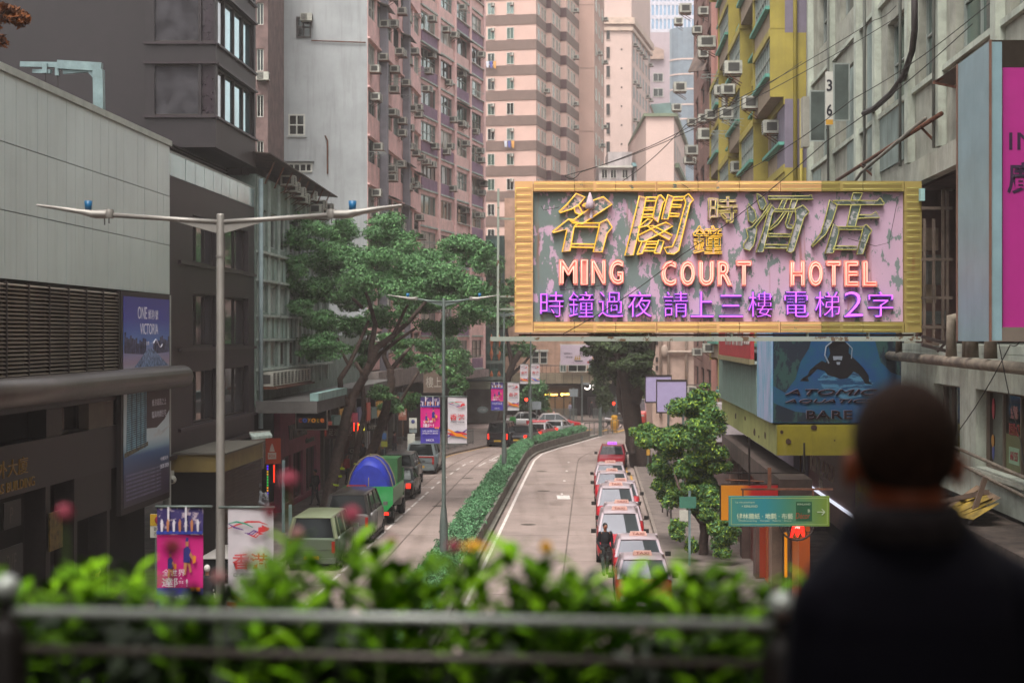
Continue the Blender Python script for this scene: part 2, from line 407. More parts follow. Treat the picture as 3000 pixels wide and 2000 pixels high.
# steel fence at the end of the median
fn = thing('median_fence', 'grey steel railing standing at the far end of the median hedge', 'railing', (0, 0, 0))
m_steel = M('grey_steel', '#5d6462', .5, .4, var=.15, sc=3)
for i in range(8):
    a = (5.9+i*.42, 138.5+i*.75); c = (5.9+(i+1)*.42, 138.5+(i+1)*.75)
    link('post', B(m_steel).box(a[0]-.03, a[1]-.03, 0, a[0]+.03, a[1]+.03, 1.15), fn)
    if i < 7:
        b = B(m_steel); b.bar((*a, 1.1), (*c, 1.1), .05); b.bar((*a, .25), (*c, .25), .04)
        for j in range(1, 5): b.bar((a[0]+(c[0]-a[0])*j/5, a[1]+(c[1]-a[1])*j/5, .25), (a[0]+(c[0]-a[0])*j/5, a[1]+(c[1]-a[1])*j/5, 1.1), .02)
        link('rail', b, fn)

# ================================================================ BUILDINGS
WM = {}
def window_mesh(w, h, cols=2, rows=1, fm=None, gm=None, fr=.05, dep=.12, name='window'):
    key = (round(w, 2), round(h, 2), cols, rows, fm.name, gm.name, fr, dep)
    if key in WM: return WM[key]
    b = B(gm); b.box(fr*.5, dep*.6, fr*.5, w-fr*.5, dep*.6+min(.02, dep*.3), h-fr*.5)
    b.m(fm); b.box(0, 0, 0, w, dep, fr); b.box(0, 0, h-fr, w, dep, h); b.box(0, 0, fr, fr, dep, h-fr); b.box(w-fr, 0, fr, w, dep, h-fr)
    for i in range(1, cols): b.box(w*i/cols-fr*.4, dep*.08, fr, w*i/cols+fr*.4, dep*.92, h-fr)
    for j in range(1, rows): b.box(fr, dep*.12, h*j/rows-fr*.4, w-fr, dep*.88, h*j/rows+fr*.4)
    WM[key] = b.mesh(name); return WM[key]
def wall_rows(b, x0, x1, wins, z0, z1, za, zb, t=.35, y=0.):
    """one storey of wall z0..z1 with openings (xa, xb) between za and zb, t metres thick"""
    b.box(x0, y, z0, x1, y+t, za); b.box(x0, y, zb, x1, y+t, z1); c = x0
    for xa, xb in sorted(wins)+[(x1, x1)]:
        if xa-c > .01: b.box(c, y, za, xa, y+t, zb)
        c = xb
m_acw = M('air_conditioner_white', '#a9a69c', .6, var=.2, sc=3, streak=.3); m_acd = M('air_conditioner_grille', '#3d3b38', .7); m_rust = M('rust', '#5a3524', .9, var=.3, sc=4)
def ac_mesh(kind=0):
    k = 'ac%d' % kind
    if k in WM: return WM[k]
    b = B(m_acw); b.box(0, -.62, 0, .72, 0, .46)
    b.m(m_acd); b.box(.05, -.632, .05, .42, -.62, .41); b.box(-.01, -.5, .08, 0, -.1, .38); b.box(.72, -.5, .08, .73, -.1, .38)
    b.m(m_acw)
    for i in range(4): b.box(.06, -.65, .1+i*.08, .41, -.633, .12+i*.08)
    b.m(m_rust)
    if kind == 0:
        for x in (.05, .67): b.bar((x, -.55, -.03), (x, 0, -.03), .035); b.bar((x, -.5, -.04), (x, 0, -.36), .03)
    else: b.box(-.05, -.68, -.06, .77, 0, -.01)
    WM[k] = b.mesh('air_conditioner'); return WM[k]
G1 = glass('glass_dark', '#262d2c'); G2 = glass('glass_green', '#3c5a50', .12, .35); G3 = glass('glass_pale', '#6b7f7a', .15, .4); G4 = glass('curtain_glass', '#8b8278', .3, .1)
m_alu = M('aluminium_frame', '#8c918c', .45, .3, var=.1); m_wfr = M('white_frame', '#b9b6ae', .6, var=.1); m_dfr = M('dark_frame', '#332a28', .5, .2, var=.1)

# ---- left plane
dL = (.0466, 1.0)
def WLp(Y): return Wall(-14.1+.0466*Y, Y, *dL)
# ---- 1. white panelled building
L1 = WLp(26); t = L1.thing('white_panelled_building', 'low building faced with large pale metal panels over slatted louvres and dark granite', 'building')
ue = L1.u(493)
zr = [9.56, 11.2, 12.83, 14.5]
m_pan = M('pale_metal_panel', '#c6cfcd', .35, .2, var=.06, sc=.25, spec=.5, streak=.22, dirt='#8c8c84')
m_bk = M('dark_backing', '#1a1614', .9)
pitch = .8; n = int(ue/pitch)
pm = [B(m_pan).box(.012, -.05, .012, pitch-.012, 0, zr[i+1]-zr[i]-.012).mesh('panel') for i in range(3)]
for i in range(3):
    for k in range(n): link('panel', pm[i], t, (ue-(k+1)*pitch, rng.uniform(-.004, .004), zr[i]))
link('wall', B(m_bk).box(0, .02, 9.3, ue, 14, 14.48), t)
link('coping', B(M('coping', '#a9aba3', .5, .2)).box(0, -.12, 14.5, ue+.05, .5, 14.68), t)
link('roof', B(M('roof_felt', '#4b4845', .9)).box(0, .5, 14.49, ue, 14, 14.6), t)
link('end_post', B(M('white_trim', '#9a9c96', .5)).box(ue-.3, -.09, 0, ue+.02, .1, 9.54), t)
ux = L1.u(338)
m_slat = M('louvre_slat', '#87796a', .5, .3, var=.2, sc=.6, stretch=(1, 1, .3))
sm = B(m_slat).prism([(0, -.02, 0), (0, -.12, .02), (0, -.02, .07)], (ux, 0, 0)).mesh('slat')
for k in range(24): link('slat', sm, t, (0, 0, 7.1+k*.1))
for x in np.arange(ux, 0, -1.62): link('mullion', B(m_dfr).box(x-.03, -.125, 7.0, x+.03, -.0, 9.5), t)
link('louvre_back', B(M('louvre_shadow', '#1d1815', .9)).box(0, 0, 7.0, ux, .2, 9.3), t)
b = B(M('cylinder_steel', '#5e5450', .38, .65, var=.1, sc=1)); b.tube([(0, -.45, 6.85), (ue+.1, -.45, 6.85)], .37, 20)
b.ell((ue+.1, -.45, 6.85), .37, 14, 10); link('tube_canopy', b, t)
m_gran = M('dark_granite', '#140d0c', .45, var=.25, sc=6); m_gr2 = M('grey_granite', '#211916', .5, var=.2, sc=8)
zlo = lambda px, py: L1.z(px, py)
b = B(m_gran); b.box(0, 0, 4.3, ux+.3, .5, 5.55); b.box(0, .0, 6.3, ux+.3, .6, 7.0); link('stone_band', b, t)
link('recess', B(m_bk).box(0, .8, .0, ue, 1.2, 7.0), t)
for (a, c, mt) in ((138, 185, m_gran), (262, 333, M('cream_pier', '#5c5148', .7))):
    link('pier', B(mt).box(L1.u(a), .02, 5.56, L1.u(c), .5, 6.29), t)
link('window', window_mesh(L1.u(262)-L1.u(186), .74, 1, 1, m_dfr, glass('smoked', '#15110f')), t, (L1.u(186), .3, 5.56))
for (a, c) in ((138, 152), (222, 330)): link('pier', B(m_gr2).box(L1.u(a), .04, 0, L1.u(c), .6, 4.29), t) if c < 160 else link('lintel', B(m_gr2).box(L1.u(a), .04, 3.1, L1.u(c), .6, 4.29), t)
for a in (222, 318): link('pier', B(m_gr2).box(L1.u(a), .05, 0, L1.u(a)+.3, .6, 3.1), t)
m_gold = M('gold_letters', '#8a6a28', .4, .5, var=.2, sc=5)
u0 = L1.u(-60); 
text('海外大廈', m_gold, t, (L1.u(-45)+L1.u(80))/2, -.01, 4.78, w=L1.u(80)-L1.u(-45), h=.42, ext=.03)
text('OVERSEAS BUILDING', m_gold, t, (L1.u(-85)+L1.u(100))/2, -.01, 4.42, w=L1.u(100)-L1.u(-85), h=.24, ext=.03)
m_gs = M('grey_print', '#4a443f', .6)
s = thing('parking_sign', 'dark square P sign on the granite wall under the gold letters', 'sign', (L1.o.x, L1.o.y, 0), L1.rz)
link('board', B(M('sign_black', '#120e0c', .5)).box(L1.u(5), -.06, 3.55, L1.u(55), -.02, 4.2), s); text('P', m_gs, s, (L1.u(12)+L1.u(40))/2, -.062, 3.68, h=.38, ext=.006)
s = thing('floor_sign', 'dark wall sign reading 2/F beside the entrance', 'sign', (L1.o.x, L1.o.y, 0), L1.rz)
link('board', B(M('sign_black', '#120e0c', .5)).box(L1.u(-10), -.06, 2.35, L1.u(60), -.02, 3.1), s); text('2/F', m_gs, s, (L1.u(0)+L1.u(52))/2, -.062, 2.5, h=.42, ext=.006)
s = thing('gold_framed_poster', 'small yellowish framed poster on the dark wall near the street corner', 'poster', (L1.o.x, L1.o.y, 0), L1.rz)
link('print', B(M('ochre_print', '#5e4a1e', .6, var=.4, sc=6)).box(L1.u(140), -.06, 2.6, L1.u(178), -.02, 3.6), s)
# poster
po = thing('tall_advert_billboard', 'tall blue property billboard with tower and motor boat on the white building', 'billboard', (L1.o.x, L1.o.y, 0), L1.rz)
xa, xb = L1.u(348), L1.u(482); zb, zt = 3.05, 9.38; y = -.16
bw = xb-xa
link('frame', B(M('billboard_frame', '#241b1c', .5)).box(xa-.25, -.14, zb-.2, xb+.12, .0, zt+.15), po)
link('print', B(gradmat('poster_blue', [(0, '#33283c'), (.12, '#38304c'), (.235, '#2c5688'), (.26, '#7ea0b4'), (.3, '#b4c4cc'), (.62, '#c0cad0'), (.68, '#a48ca4'), (.78, '#5478b8'), (.9, '#44449a'), (1, '#3e388c')], 'Z', zb, zt, .35)).box(xa, y, zb, xb, -.14, zt), po)
def flat(b, pts, yy): return b.poly([(x, yy, z) for x, z in pts])
def pp(fx, fz): return (xa+bw*fx, zb+(zt-zb)*fz)
mt = M('poster_tower', '#3f6d84', .5, var=.5, sc=3); b = B(mt); flat(b, [pp(.04, .25), pp(.47, .27), pp(.47, .55), pp(.42, .58), pp(.06, .58)], y-.004); 
b.m(M('poster_tower_line', '#9fc0c8', .5))
for k in range(30): flat(b, [pp(.05, .265+k*.0105), pp(.46, .277+k*.0103), pp(.46, .280+k*.0103), pp(.05, .268+k*.0105)], y-.008)
b.m(M('poster_tower_shade', '#263f58', .5)); [flat(b, [pp(q, .262), pp(q+.02, .262), pp(q+.02, .58), pp(q, .58)], y-.012) for q in (.14, .24, .33, .42)]
link('tower_print', b, po)
b = B(M('poster_brown', '#3a2630', .5)); flat(b, [pp(.47, .355), pp(.7, .35), pp(.88, .385), pp(1, .43), pp(1, .6), pp(.47, .6)], y-.005); link('banner_print', b, po)
b = B(M('poster_city', '#4a4a6a', .5, var=.5, sc=5)); 
for k in range(26):
    q = k/26.; hgt = .05*(1-abs(q-.5)*-1.2)*(.6+rng.random()*.6) if abs(q-.52) > .08 else .004
    flat(b, [pp(q, .72+.02*abs(q-.5)), pp(q+.036, .72+.02*abs(q-.5)), pp(q+.036, .735+hgt), pp(q, .735+hgt)], y-.006)
b.m(M('poster_water', '#7d8fb4', .5, var=.5, sc=9)); flat(b, [pp(.2, .66), pp(.98, .66), pp(.6, .75), pp(.5, .75)], y-.009); link('skyline_print', b, po)
b = B(M('poster_white', '#b8bfc4', .5)); flat(b, [pp(.62, .30), pp(.8, .315), pp(.86, .33), pp(.64, .32)], y-.007); flat(b, [pp(.7, .322), pp(.78, .326), pp(.77, .34), pp(.72, .338)], y-.01); flat(b, [pp(.75, .3), pp(1, .34), pp(1, .352), pp(.8, .325)], y-.006)
link('boat_print', b, po)
b = B(M('poster_shore', '#5d5642', .5, var=.5, sc=9)); flat(b, [pp(0, .235), pp(.5, .27), pp(.5, .29), pp(0, .258)], y-.008); link('shore_print', b, po)
mw = M('poster_text', '#dcd8e6', .5)
text('ONE', mw, po, xa+bw*.38, y-.004, zb+(zt-zb)*.895, w=bw*.2, h=.38, ext=.003); text('維港1號', mw, po, xa+bw*.62, y-.004, zb+(zt-zb)*.895, w=bw*.22, h=.3, ext=.003)
text('VICTORIA', mw, po, xa+bw*.53, y-.004, zb+(zt-zb)*.82, w=bw*.4, h=.34, ext=.003)
b = B(mw).tube([(xa+bw*(.62+.2*q), y-.01, zb+(zt-zb)*(.775+.02*sin(q*6))) for q in np.linspace(0, 1, 9)], .02, 5); link('flourish', b, po)
text('一個維港  一個家', mw, po, xa+bw*.52, y-.004, zb+(zt-zb)*.765, w=bw*.36, h=.13, ext=.003)
text('維港鐵路之上', mw, po, xa+bw*.75, y-.012, zb+(zt-zb)*.46, w=bw*.33, h=.22, ext=.003); text('臨海地標住宅', mw, po, xa+bw*.75, y-.012, zb+(zt-zb)*.40, w=bw*.33, h=.22, ext=.003)
m_fine = M('fine_print', '#8a86a0', .5)
for k in range(7): text('發展項目售樓說明書賣方建議準買方參閱以了解資料', m_fine, po, xa+bw*.42, y-.004, zb+.9-k*.12, w=bw*.76, h=.07, ext=.002, res=1)
text('中國海外', mw, po, xa+bw*.88, y-.004, zb+1.1, w=bw*.18, h=.13, ext=.003); text('2828 2828', mw, po, xa+bw*.88, y-.004, zb+.86, w=bw*.2, h=.13, ext=.003)
# security camera
s = thing('security_camera', 'white dome security camera on a short arm at the end of the white building', 'camera', (*(Vector((XW(504, 57.3), 57.3))), 0))
m_plw = M('white_plastic', '#b5b2a8', .4); zc = ZW(1404, 57.3)
link('bracket', B(m_plw).bar((-.3, 0, zc+.1), (0, 0, zc+.1), .08).box(-.06, -.06, zc+.05, .06, .06, zc+.3), s)
b = B(m_plw).ell((0, 0, zc), .15, 14, 8); b.m(m_acd).ell((.0, -.08, zc-.03), .09, 10, 6); link('dome', b, s)
# roof crane
s = thing('roof_gondola_crane', 'pale blue steel cradle arm standing on the roof edge of the white building', 'crane')
m_pb = M('pale_blue_steel', '#76888a', .5, .2, var=.2); Yc = 52
c = lambda px, py, d=0: P(px, py, Yc+d)
link('post', B(m_pb).bar(c(291, 328), c(289, 205), .3), s)
b = B(m_pb); b.bar(c(299, 198), c(170, 190), .26); b.bar(c(280, 225), c(262, 205), .16); b.bar(c(262, 206), c(185, 212), .12); link('arm', b, s)
b = B(m_pb); b.bar(c(175, 191), c(62, 189, .3), .16); b.bar(c(150, 210), c(98, 209, .3), .12); b.bar(c(132, 186), c(132, 215), .14); b.bar(c(168, 196), c(168, 222), .12); link('jib', b, s)
m_wire = M('wire', '#241d1b', .7)
b = B(m_wire); b.tube([c(133, 215), c(134, 300)], .015, 4); b.tube([c(169, 222), c(170, 300)], .015, 4); link('cable', b, s)
b = B(M('crane_foot', '#6e7c7a', .6)); b.box(XW(255, Yc), Yc-.5, 14.61, XW(300, Yc), Yc+.5, 14.95); link('foot', b, s)

# ---- 2. dark brown office building
m_dk = M('brown_stone', '#261b1f', .5, var=.15, sc=2, streak=.2, dirt='#1c1416'); m_dk2 = M('brown_stone_dark', '#1b1216', .5, var=.12, sc=2)
m_dkm = M('brown_metal', '#33292d', .45, .3, var=.1)
Yd = 59.2; L2 = WLp(Yd); t = thing('dark_office_building', 'dark brown stone office block with corner bay windows rising behind the white building', 'building', (L2.o.x, Yd, 0), L2.rz)
ex = L2.u(745)
Gd = glass('office_glass', '#77747a', .07, .75, var=.3, sc=1.5); Gb = glass('office_glass_bright', '#7fa5ae', .04, .8, var=.2)
# podium
pz = 13.54
b = B(m_dk); zs = [(4.2, 5.05, 7.0), (7.0, 7.8, 9.73), (9.73, 10.8, 12.5)]
wx = [(L2.u(565), L2.u(638)), (L2.u(645), L2.u(728))]
b.box(0, .02, 0, ex, .5, 4.2) if False else None
for z0, za, zb_ in zs: wall_rows(b, 0, ex, wx, z0+.0, {4.2: 7.0, 7.0: 9.73, 9.73: pz}[z0], za, zb_-.02)
b.box(-6, .0, 4.2, 0, 10, pz); b.box(0, .36, 4.2, ex, 12, pz-.01)
link('wall', b, t)
for z0, za, zb_ in zs:
    for a, c_ in wx:
        link('window', window_mesh(c_-a, zb_-za-.02, 3, 1, m_dfr, Gd, .07), t, (a, .2, za))
    link('ledge', B(m_dkm).box(-1, -.1, za-.14, ex+.02, -.002, za-.03), t)
link('soffit_strip', B(m_dkm).box(-5.9, -.12, 4.05, ex, .3, 4.19), t)
# balustrade of glass on podium edge
b = B(m_alu); b.box(-3, -.03, pz+.78, ex, .03, pz+.84); 
for x in np.arange(0, ex, 1.45): link('glass_panel', B(G3).box(x+.02, -.02, pz+.02, min(ex, x+1.42), .0, pz+.77), t)
link('glass_panel', B(G3).box(-2.6, -.02, pz+.02, -.05, 0, pz+.77), t); link('handrail', b, t)
# recess louvres
b = B(m_bk); b.box(-6, 1.2, pz, ex, 12, 15.2); link('core', b, t)
lm = B(m_dkm).box(-6, 1.12, 0, ex, 1.2, .05).mesh('louvre')
for k in range(12): link('louvre', lm, t, (0, 0, pz+.15+k*.13))
# upper tower; its front (facing the footbridge) at Y=64.1
uc = L2.u(634)
TX0 = L2.u(634); ftz = [(15.25, 16.45, 18.35), (18.35, 19.2, 21.2), (21.2, 22.05, 24.1)]
ex2 = ex+.3
b = B(m_dk2)
for z0, za, zb_ in ftz:
    z1 = {15.25: 18.35, 18.35: 21.2, 21.2: 24.6}[z0]
    wall_rows(b, TX0, ex2, [(TX0+.25, ex2-.3)], z0, z1, za, zb_, t=.3)
b.box(TX0+.3, .31, 15.25, ex2, 12, 24.6); link('wall', b, t)
for z0, za, zb_ in ftz:
    w = (ex2-.3-TX0-.25)/4
    for i in range(4): link('window', window_mesh(w-.06, zb_-za, 1, 1, m_dfr, Gb if i in (1, 2, 3) else Gd, .06), t, (TX0+.25+i*w+.03, .12, za))
    for q in (za-.1, zb_+.02): link('ledge', B(m_dkm).box(TX0-.02, -.1, q, ex2+.02, -.003, q+.08), t)
L2f = Wall(XW(420, 64.1), 64.1, 1, 0.0); tf = thing('x', '', '', (0, 0, 0)); bpy.data.objects.remove(tf)
inv = Matrix.Translation(t.location) @ Matrix.Rotation(L2.rz, 4, 'Z'); inv = inv.inverted()
def wb(name, b, parent=t, inv=inv):
    """a part given in world coordinates"""
    b.v = [tuple(inv @ Vector(v)) for v in b.v]; return link(name, b, parent)
Yf = 63.9; xl, xm, xr = XW(425, Yf), XW(585, Yf), XW(634, Yf)-.02
b = B(m_dk2)
for z0, za, zb_ in ftz:
    z1 = {15.25: 18.35, 18.35: 21.2, 21.2: 24.6}[z0]
    b.box(xl, Yf, z0, xr, Yf+.3, za); b.box(xl, Yf, zb_, xr, Yf+.3, z1); b.box(xl, Yf, za, xl+.35, Yf+.3, zb_); b.box(xm-.06, Yf, za, xm+.06, Yf+.3, zb_); b.box(xr-.08, Yf, za, xr, Yf+.3, zb_)
b.box(xl, Yf+.3, 15.25, xr-.3, Yf+8, 24.6); wb('front_wall', b)
for z0, za, zb_ in ftz:
    for xa_, xb_, gm in ((xl+.36, xm-.07, Gd), (xm+.07, xr-.09, glass('office_curtain', '#3a3036', .2, .3, sc=4))):
        b = B(gm).box(xa_, Yf+.12, za+.04, xb_, Yf+.14, zb_-.04); b.m(m_dfr).box(xa_, Yf+.05, za, xb_, Yf+.2, za+.05).box(xa_, Yf+.05, zb_-.05, xb_, Yf+.2, zb_); wb('window', b)
    for q in (za-.1, zb_+.02): wb('ledge', B(m_dkm).box(xl-.05, Yf-.1, q, xr+.05, Yf-.003, q+.08))
# big blank wall behind, chamfered, with slit windows
b = B(M('brown_blank_wall', '#160e11', .7, var=.12, sc=1.2)); Yk = 66.5
b.prism([(XW(-400, Yk), Yk, 4), (XW(325, Yk), Yk, 4), (XW(424, Yf+1.8), Yf+1.8, 4), (XW(424, Yf+1.8), Yf+10, 4), (XW(-400, Yk), Yf+10, 4)], (0, 0, 22)); wb('blank_wall', b)
for zz in (12.4, 16.2, 20.4): wb('slit_window', B(Gd).box(XW(398, 65.4), 65.3, zz+.2, XW(414, 65.4), 65.9, zz+2.6))
for px in (325,): wb('joint', B(m_bk).box(XW(px, Yk)-.02, Yk-.012, 4, XW(px, Yk)+.01, Yk-.002, 26))
for zz in (13.2, 18.9): wb('joint', B(m_bk).box(XW(-300, Yk), Yk-.01, zz, XW(325, Yk), Yk-.003, zz+.03))
for x in (L2.u(565), L2.u(660)): link('pier', B(m_dk).box(x, .1, 0, x+.5, .6, 4.04), t)

# ---- shop with yellow fascia at its corner
s = thing('yellow_fascia_canopy', 'dull yellow box canopy over the dark corner shop under the office block', 'canopy')
b = B(M('mustard', '#6e5c2e', .6, var=.1)); xr_ = XW(655, 57.6); b.prism([(XW(470, 57.6), 57.6, 3.6), (xr_, 57.6, 3.6), (xr_+.045*7, 64.5, 3.6), (XW(470, 57.6)+.5, 64.5, 3.6)], (0, 0, .58)); link('fascia', b, s)
b = B(M('canopy_top', '#4f4a42', .7)); b.prism([(XW(470, 57.6)-.05, 57.5, 4.19), (xr_+.1, 57.5, 4.19), (xr_+.42, 64.5, 4.19), (XW(470, 57.6), 64.5, 4.19)], (0, 0, .06)); link('lid', b, s)
s = thing('corner_shop_front', 'dark shop opening with brown roller shutter under the yellow fascia', 'shop front')
b = B(m_bk).box(XW(495, 58.6), 58.4, .13, XW(640, 58.6), 60, 3.58); link('opening', b, s)
m_sh = M('roller_shutter', '#4c3c34', .6, .2, var=.1)
w = Wall(XW(655, 58)-.3, 58.4, *dL)
for k in range(30): b = B(m_sh).box(0, 0, 0, 8, .06, .1) if k == 0 else b; 
sh = b.mesh('shutter_slat')
for k in range(30): link('shutter_slat', sh, s, (w.o.x, w.o.y, .15+k*.112), (0, 0, w.rz))

# ---- 3. grey-green low block
m_gg = M('grey_green_render', '#7a8880', .85, var=.15, sc=1.2, streak=.45, dirt='#3a3d34'); m_gg2 = M('pale_green_panel', '#93a69e', .7, var=.12, streak=.4); m_ggl = M('ledge_white', '#a3ada6', .8, var=.15, streak=.5)
L3 = WLp(71.8); t = L3.thing('grey_green_tenement', 'low grey green tenement with metal window bands and rusty sheds along its roof', 'building'); e3 = 36.0; u3 = L3.u(965)
b = B(m_gg); fl = [(11.8, 12.05, 13.6), (9.1, 9.2, 10.4), (6.75, 6.82, 7.95)]
tops = {11.8: 15.0, 9.1: 10.56, 6.75: 8.04}
for z0, za, zb_ in fl: wall_rows(b, 0, u3, [(.4+i*2.35, .4+i*2.35+2.05) for i in range(int(u3/2.35))], z0, tops[z0], za, zb_, t=.3)
b.box(0, 0, 10.57, u3, .3, 11.8); b.box(0, 0, 8.05, u3, .3, 9.1); b.box(0, .3, 4.9, u3, 13, 14.95); b.box(0, 0.002, 5.2, u3, .3, 6.74); b.box(u3+.01, .1, 4.9, e3, 12, 8.2); link('wall', b, t)
link('soffit_wall', B(m_bk).box(0, 1.5, 0, e3, 2, 4.88), t)
for z0, za, zb_ in fl:
    for i in range(int(u3/2.35)):
        g = G4 if z0 == 6.75 and i < 2 else (G1 if z0 > 11 else M('louvre_window', '#564f4a', .6, var=.3, sc=3, stretch=(1, 1, .1)))
        link('window', window_mesh(2.05, zb_-za, 2 if z0 != 9.1 else 5, 1, m_ggl, g, .07), t, (.4+i*2.35, .1, za))
for z in (11.7, 10.5, 9.0, 7.98, 6.7): link('ledge', B(m_ggl).box(-.05, -.18, z, u3, -.003, z+.1), t)
for i in range(int(u3/2.35)+1): link('rib', B(m_ggl).box(.16+i*2.35, -.1, 5.9, .3+i*2.35, -.002, 14.9), t)
for i in range(16):
    for zz in (10.62, 8.1): link('panel', B(m_gg2).box(.45+i*1.17, -.04, zz, .45+i*1.17+.5, -.002, zz+.95), t)
link('drain_pipe', B(M('pale_pipe', '#88979a', .6)).tube([(-.05, -.2, 4.3), (-.05, -.2, 14.8)], .1, 8), t)
# AC row as one bank of separate units
for i in range(11): link('air_conditioner', ac_mesh(1), t, (.5+i*.88, 0, 6.05), scale=(1.05, 1, 1.3))
link('rack', B(m_rust).box(.4, -.8, 5.92, 10.3, -.02, 5.99), t)
# canopy
b = B(M('canopy_grey', '#54504e', .8, var=.15)); b.prism([(-.2, -2.6, 4.95), (8.5, -2.6, 4.95), (10.5, -1.6, 4.95), (e3, -1.6, 4.95), (e3, 0, 4.95), (-.2, 0, 4.95)], (0, 0, .5)); link('canopy', b, t)
b = B(M('canopy_lip', '#7f9b98', .6, var=.15)); b.box(-.2, -2.66, 5.46, 8.2, -2.3, 5.78); link('canopy_lip', b, t)
# roof sheds
b = B(M('rusty_sheet', '#4a3a33', .8, var=.35, sc=2)); b.prism([(-.8, -.75, 15.75), (u3-2, -.75, 15.45), (u3-2, -.75, 15.5), (-.8, -.75, 15.8)], (0, 3.0, .25)); link('shed_roof', b, t)
link('shed_wall', B(M('shed_wall', '#39302c', .9, var=.3)).box(0, .6, 14.96, u3-2, 2.5, 15.6), t)
for i in range(8): link('shed_post', B(m_rust).bar((.3+i*2.2, -.3, 14.6), (.3+i*2.2, -.7, 15.5), .06), t)
for i, (x, z) in enumerate([(5.5, 15.0), (6.6, 14.8), (8.2, 14.7), (9.3, 14.5), (11.5, 14.8), (13.4, 14.3), (14.6, 14.6), (15.8, 14.2), (16.9, 14.6)]):
    link('air_conditioner', ac_mesh(0), t, (x, 0, z))
# ---- narrow old building in the gap
t = thing('narrow_tenement', 'narrow weathered tenement glimpsed between the dark office block and the blank grey wall', 'building')
Yn = 100; b = B(M('weathered_pink', '#6b5552', .85, var=.25, streak=.5)); x0, x1 = XW(700, Yn), XW(785, Yn); 
for k in range(8): wall_rows(b, x0, x1, [(XW(752, Yn), XW(772, Yn))], 12+k*2.7, 14.7+k*2.7, 12.9+k*2.7, 14.2+k*2.7, t=.4, y=Yn)
b.box(x0, Yn+.41, 4, x1, Yn+7, 33.5); link('wall', b, t)
for k in range(8): link('window', window_mesh(XW(772, Yn)-XW(752, Yn), 1.3, 2, 1, m_wfr, G1), t, (XW(752, Yn), Yn+.1, 12.9+k*2.7))
for k in range(0, 8, 2): link('air_conditioner', ac_mesh(), t, (XW(755, Yn), Yn, 12.3+k*2.7))

# ---- 4. tall tenement: blank grey gable, pink front A, then front Bb bending right
def px_on(p0, d, px): k = (px-1500)/FPX; return (k*p0[1]-p0[0])/(d[0]-k*d[1])
A0 = (XW(1077, 107.5), 107.5); dA = (.07, 1.0); sA = px_on(A0, dA, 1230); A1 = (A0[0]+sA*dA[0], A0[1]+sA); dB = (.214, 1.0); sB = px_on(A1, dB, 1414)
WA = Wall(*A0, *dA); WBb = Wall(*A1, *dB)
t = thing('tall_pink_tenement', 'huge pink tenement with a blank grey end wall and countless window air conditioners', 'building', (*A0, 0))
m_gab = M('grey_gable', '#9c9d9f', .9, var=.1, sc=.3, streak=.5, dirt='#6a6a66'); m_pk = M('pink_render', '#dcb2ae', .85, var=.12, sc=1, streak=.45, dirt='#7a5a50')
m_pur = M('mauve_panel', '#7d5f76', .8, var=.12, streak=.25); m_pk2 = M('pink_panel', '#cfa8a2', .8, var=.1, streak=.3)
ZT = 43.0
b = B(m_gab); xg0 = XW(781, 107.5); 
b.prism([(xg0-A0[0], 0, 0), (-.02, 0, 0), (.0, .3, 0), (-1.0, 24, 0), (xg0-A0[0], 24, 0)], (0, 0, ZT)); link('gable_wall', b, t)
lx = lambda px: XW(px, 107.5)-A0[0]
def gwin(px0, py0, px1, py1, cols=2, rows=2, fm=m_wfr, g=G1):
    w_, h_ = XW(px1, 107.5)-XW(px0, 107.5), (py1-py0)/FPX*107.5
    link('window', window_mesh(w_, h_, cols, rows, fm, g, .1, .12), t, (lx(px0), -.08, ZW(py1, 107.5)))
gwin(845, 335, 894, 398, 2, 2); gwin(868, 50, 912, 112, 2, 2, m_dfr, G1); gwin(843, 478, 915, 505, 4, 1)
link('window_surround', B(M('surround', '#9a9a98', .8)).box(lx(840), -.1, ZW(403, 107.5), lx(898), -.004, ZW(398, 107.5)-.0), t)
link('air_conditioner', ac_mesh(), t, (lx(884), -.1, ZW(66, 107.5)))
b = B(m_gab); b.box(lx(825), -.25, ZW(474, 107.5), lx(920), -.003, ZW(470, 107.5)); link('ledge', b, t)
b = B(m_rust); b.tube([(lx(700+118), -.1, ZW(402, 107.5)), (lx(823), -.1, ZW(412, 107.5)), (lx(823), -.1, ZW(470, 107.5))], .05, 5); b.tube([(lx(953), -.1, ZW(398, 107.5)), (lx(960), -.1, ZW(412, 107.5)), (lx(960), -.1, ZW(510, 107.5))], .05, 5)
b.tube([(lx(912), -.1, ZW(120, 107.5)), (lx(1072), -.1, ZW(126, 107.5))], .04, 5); link('pipe', b, t)
zz = [ZW(118+i*215, 107.5) for i in range(3)]
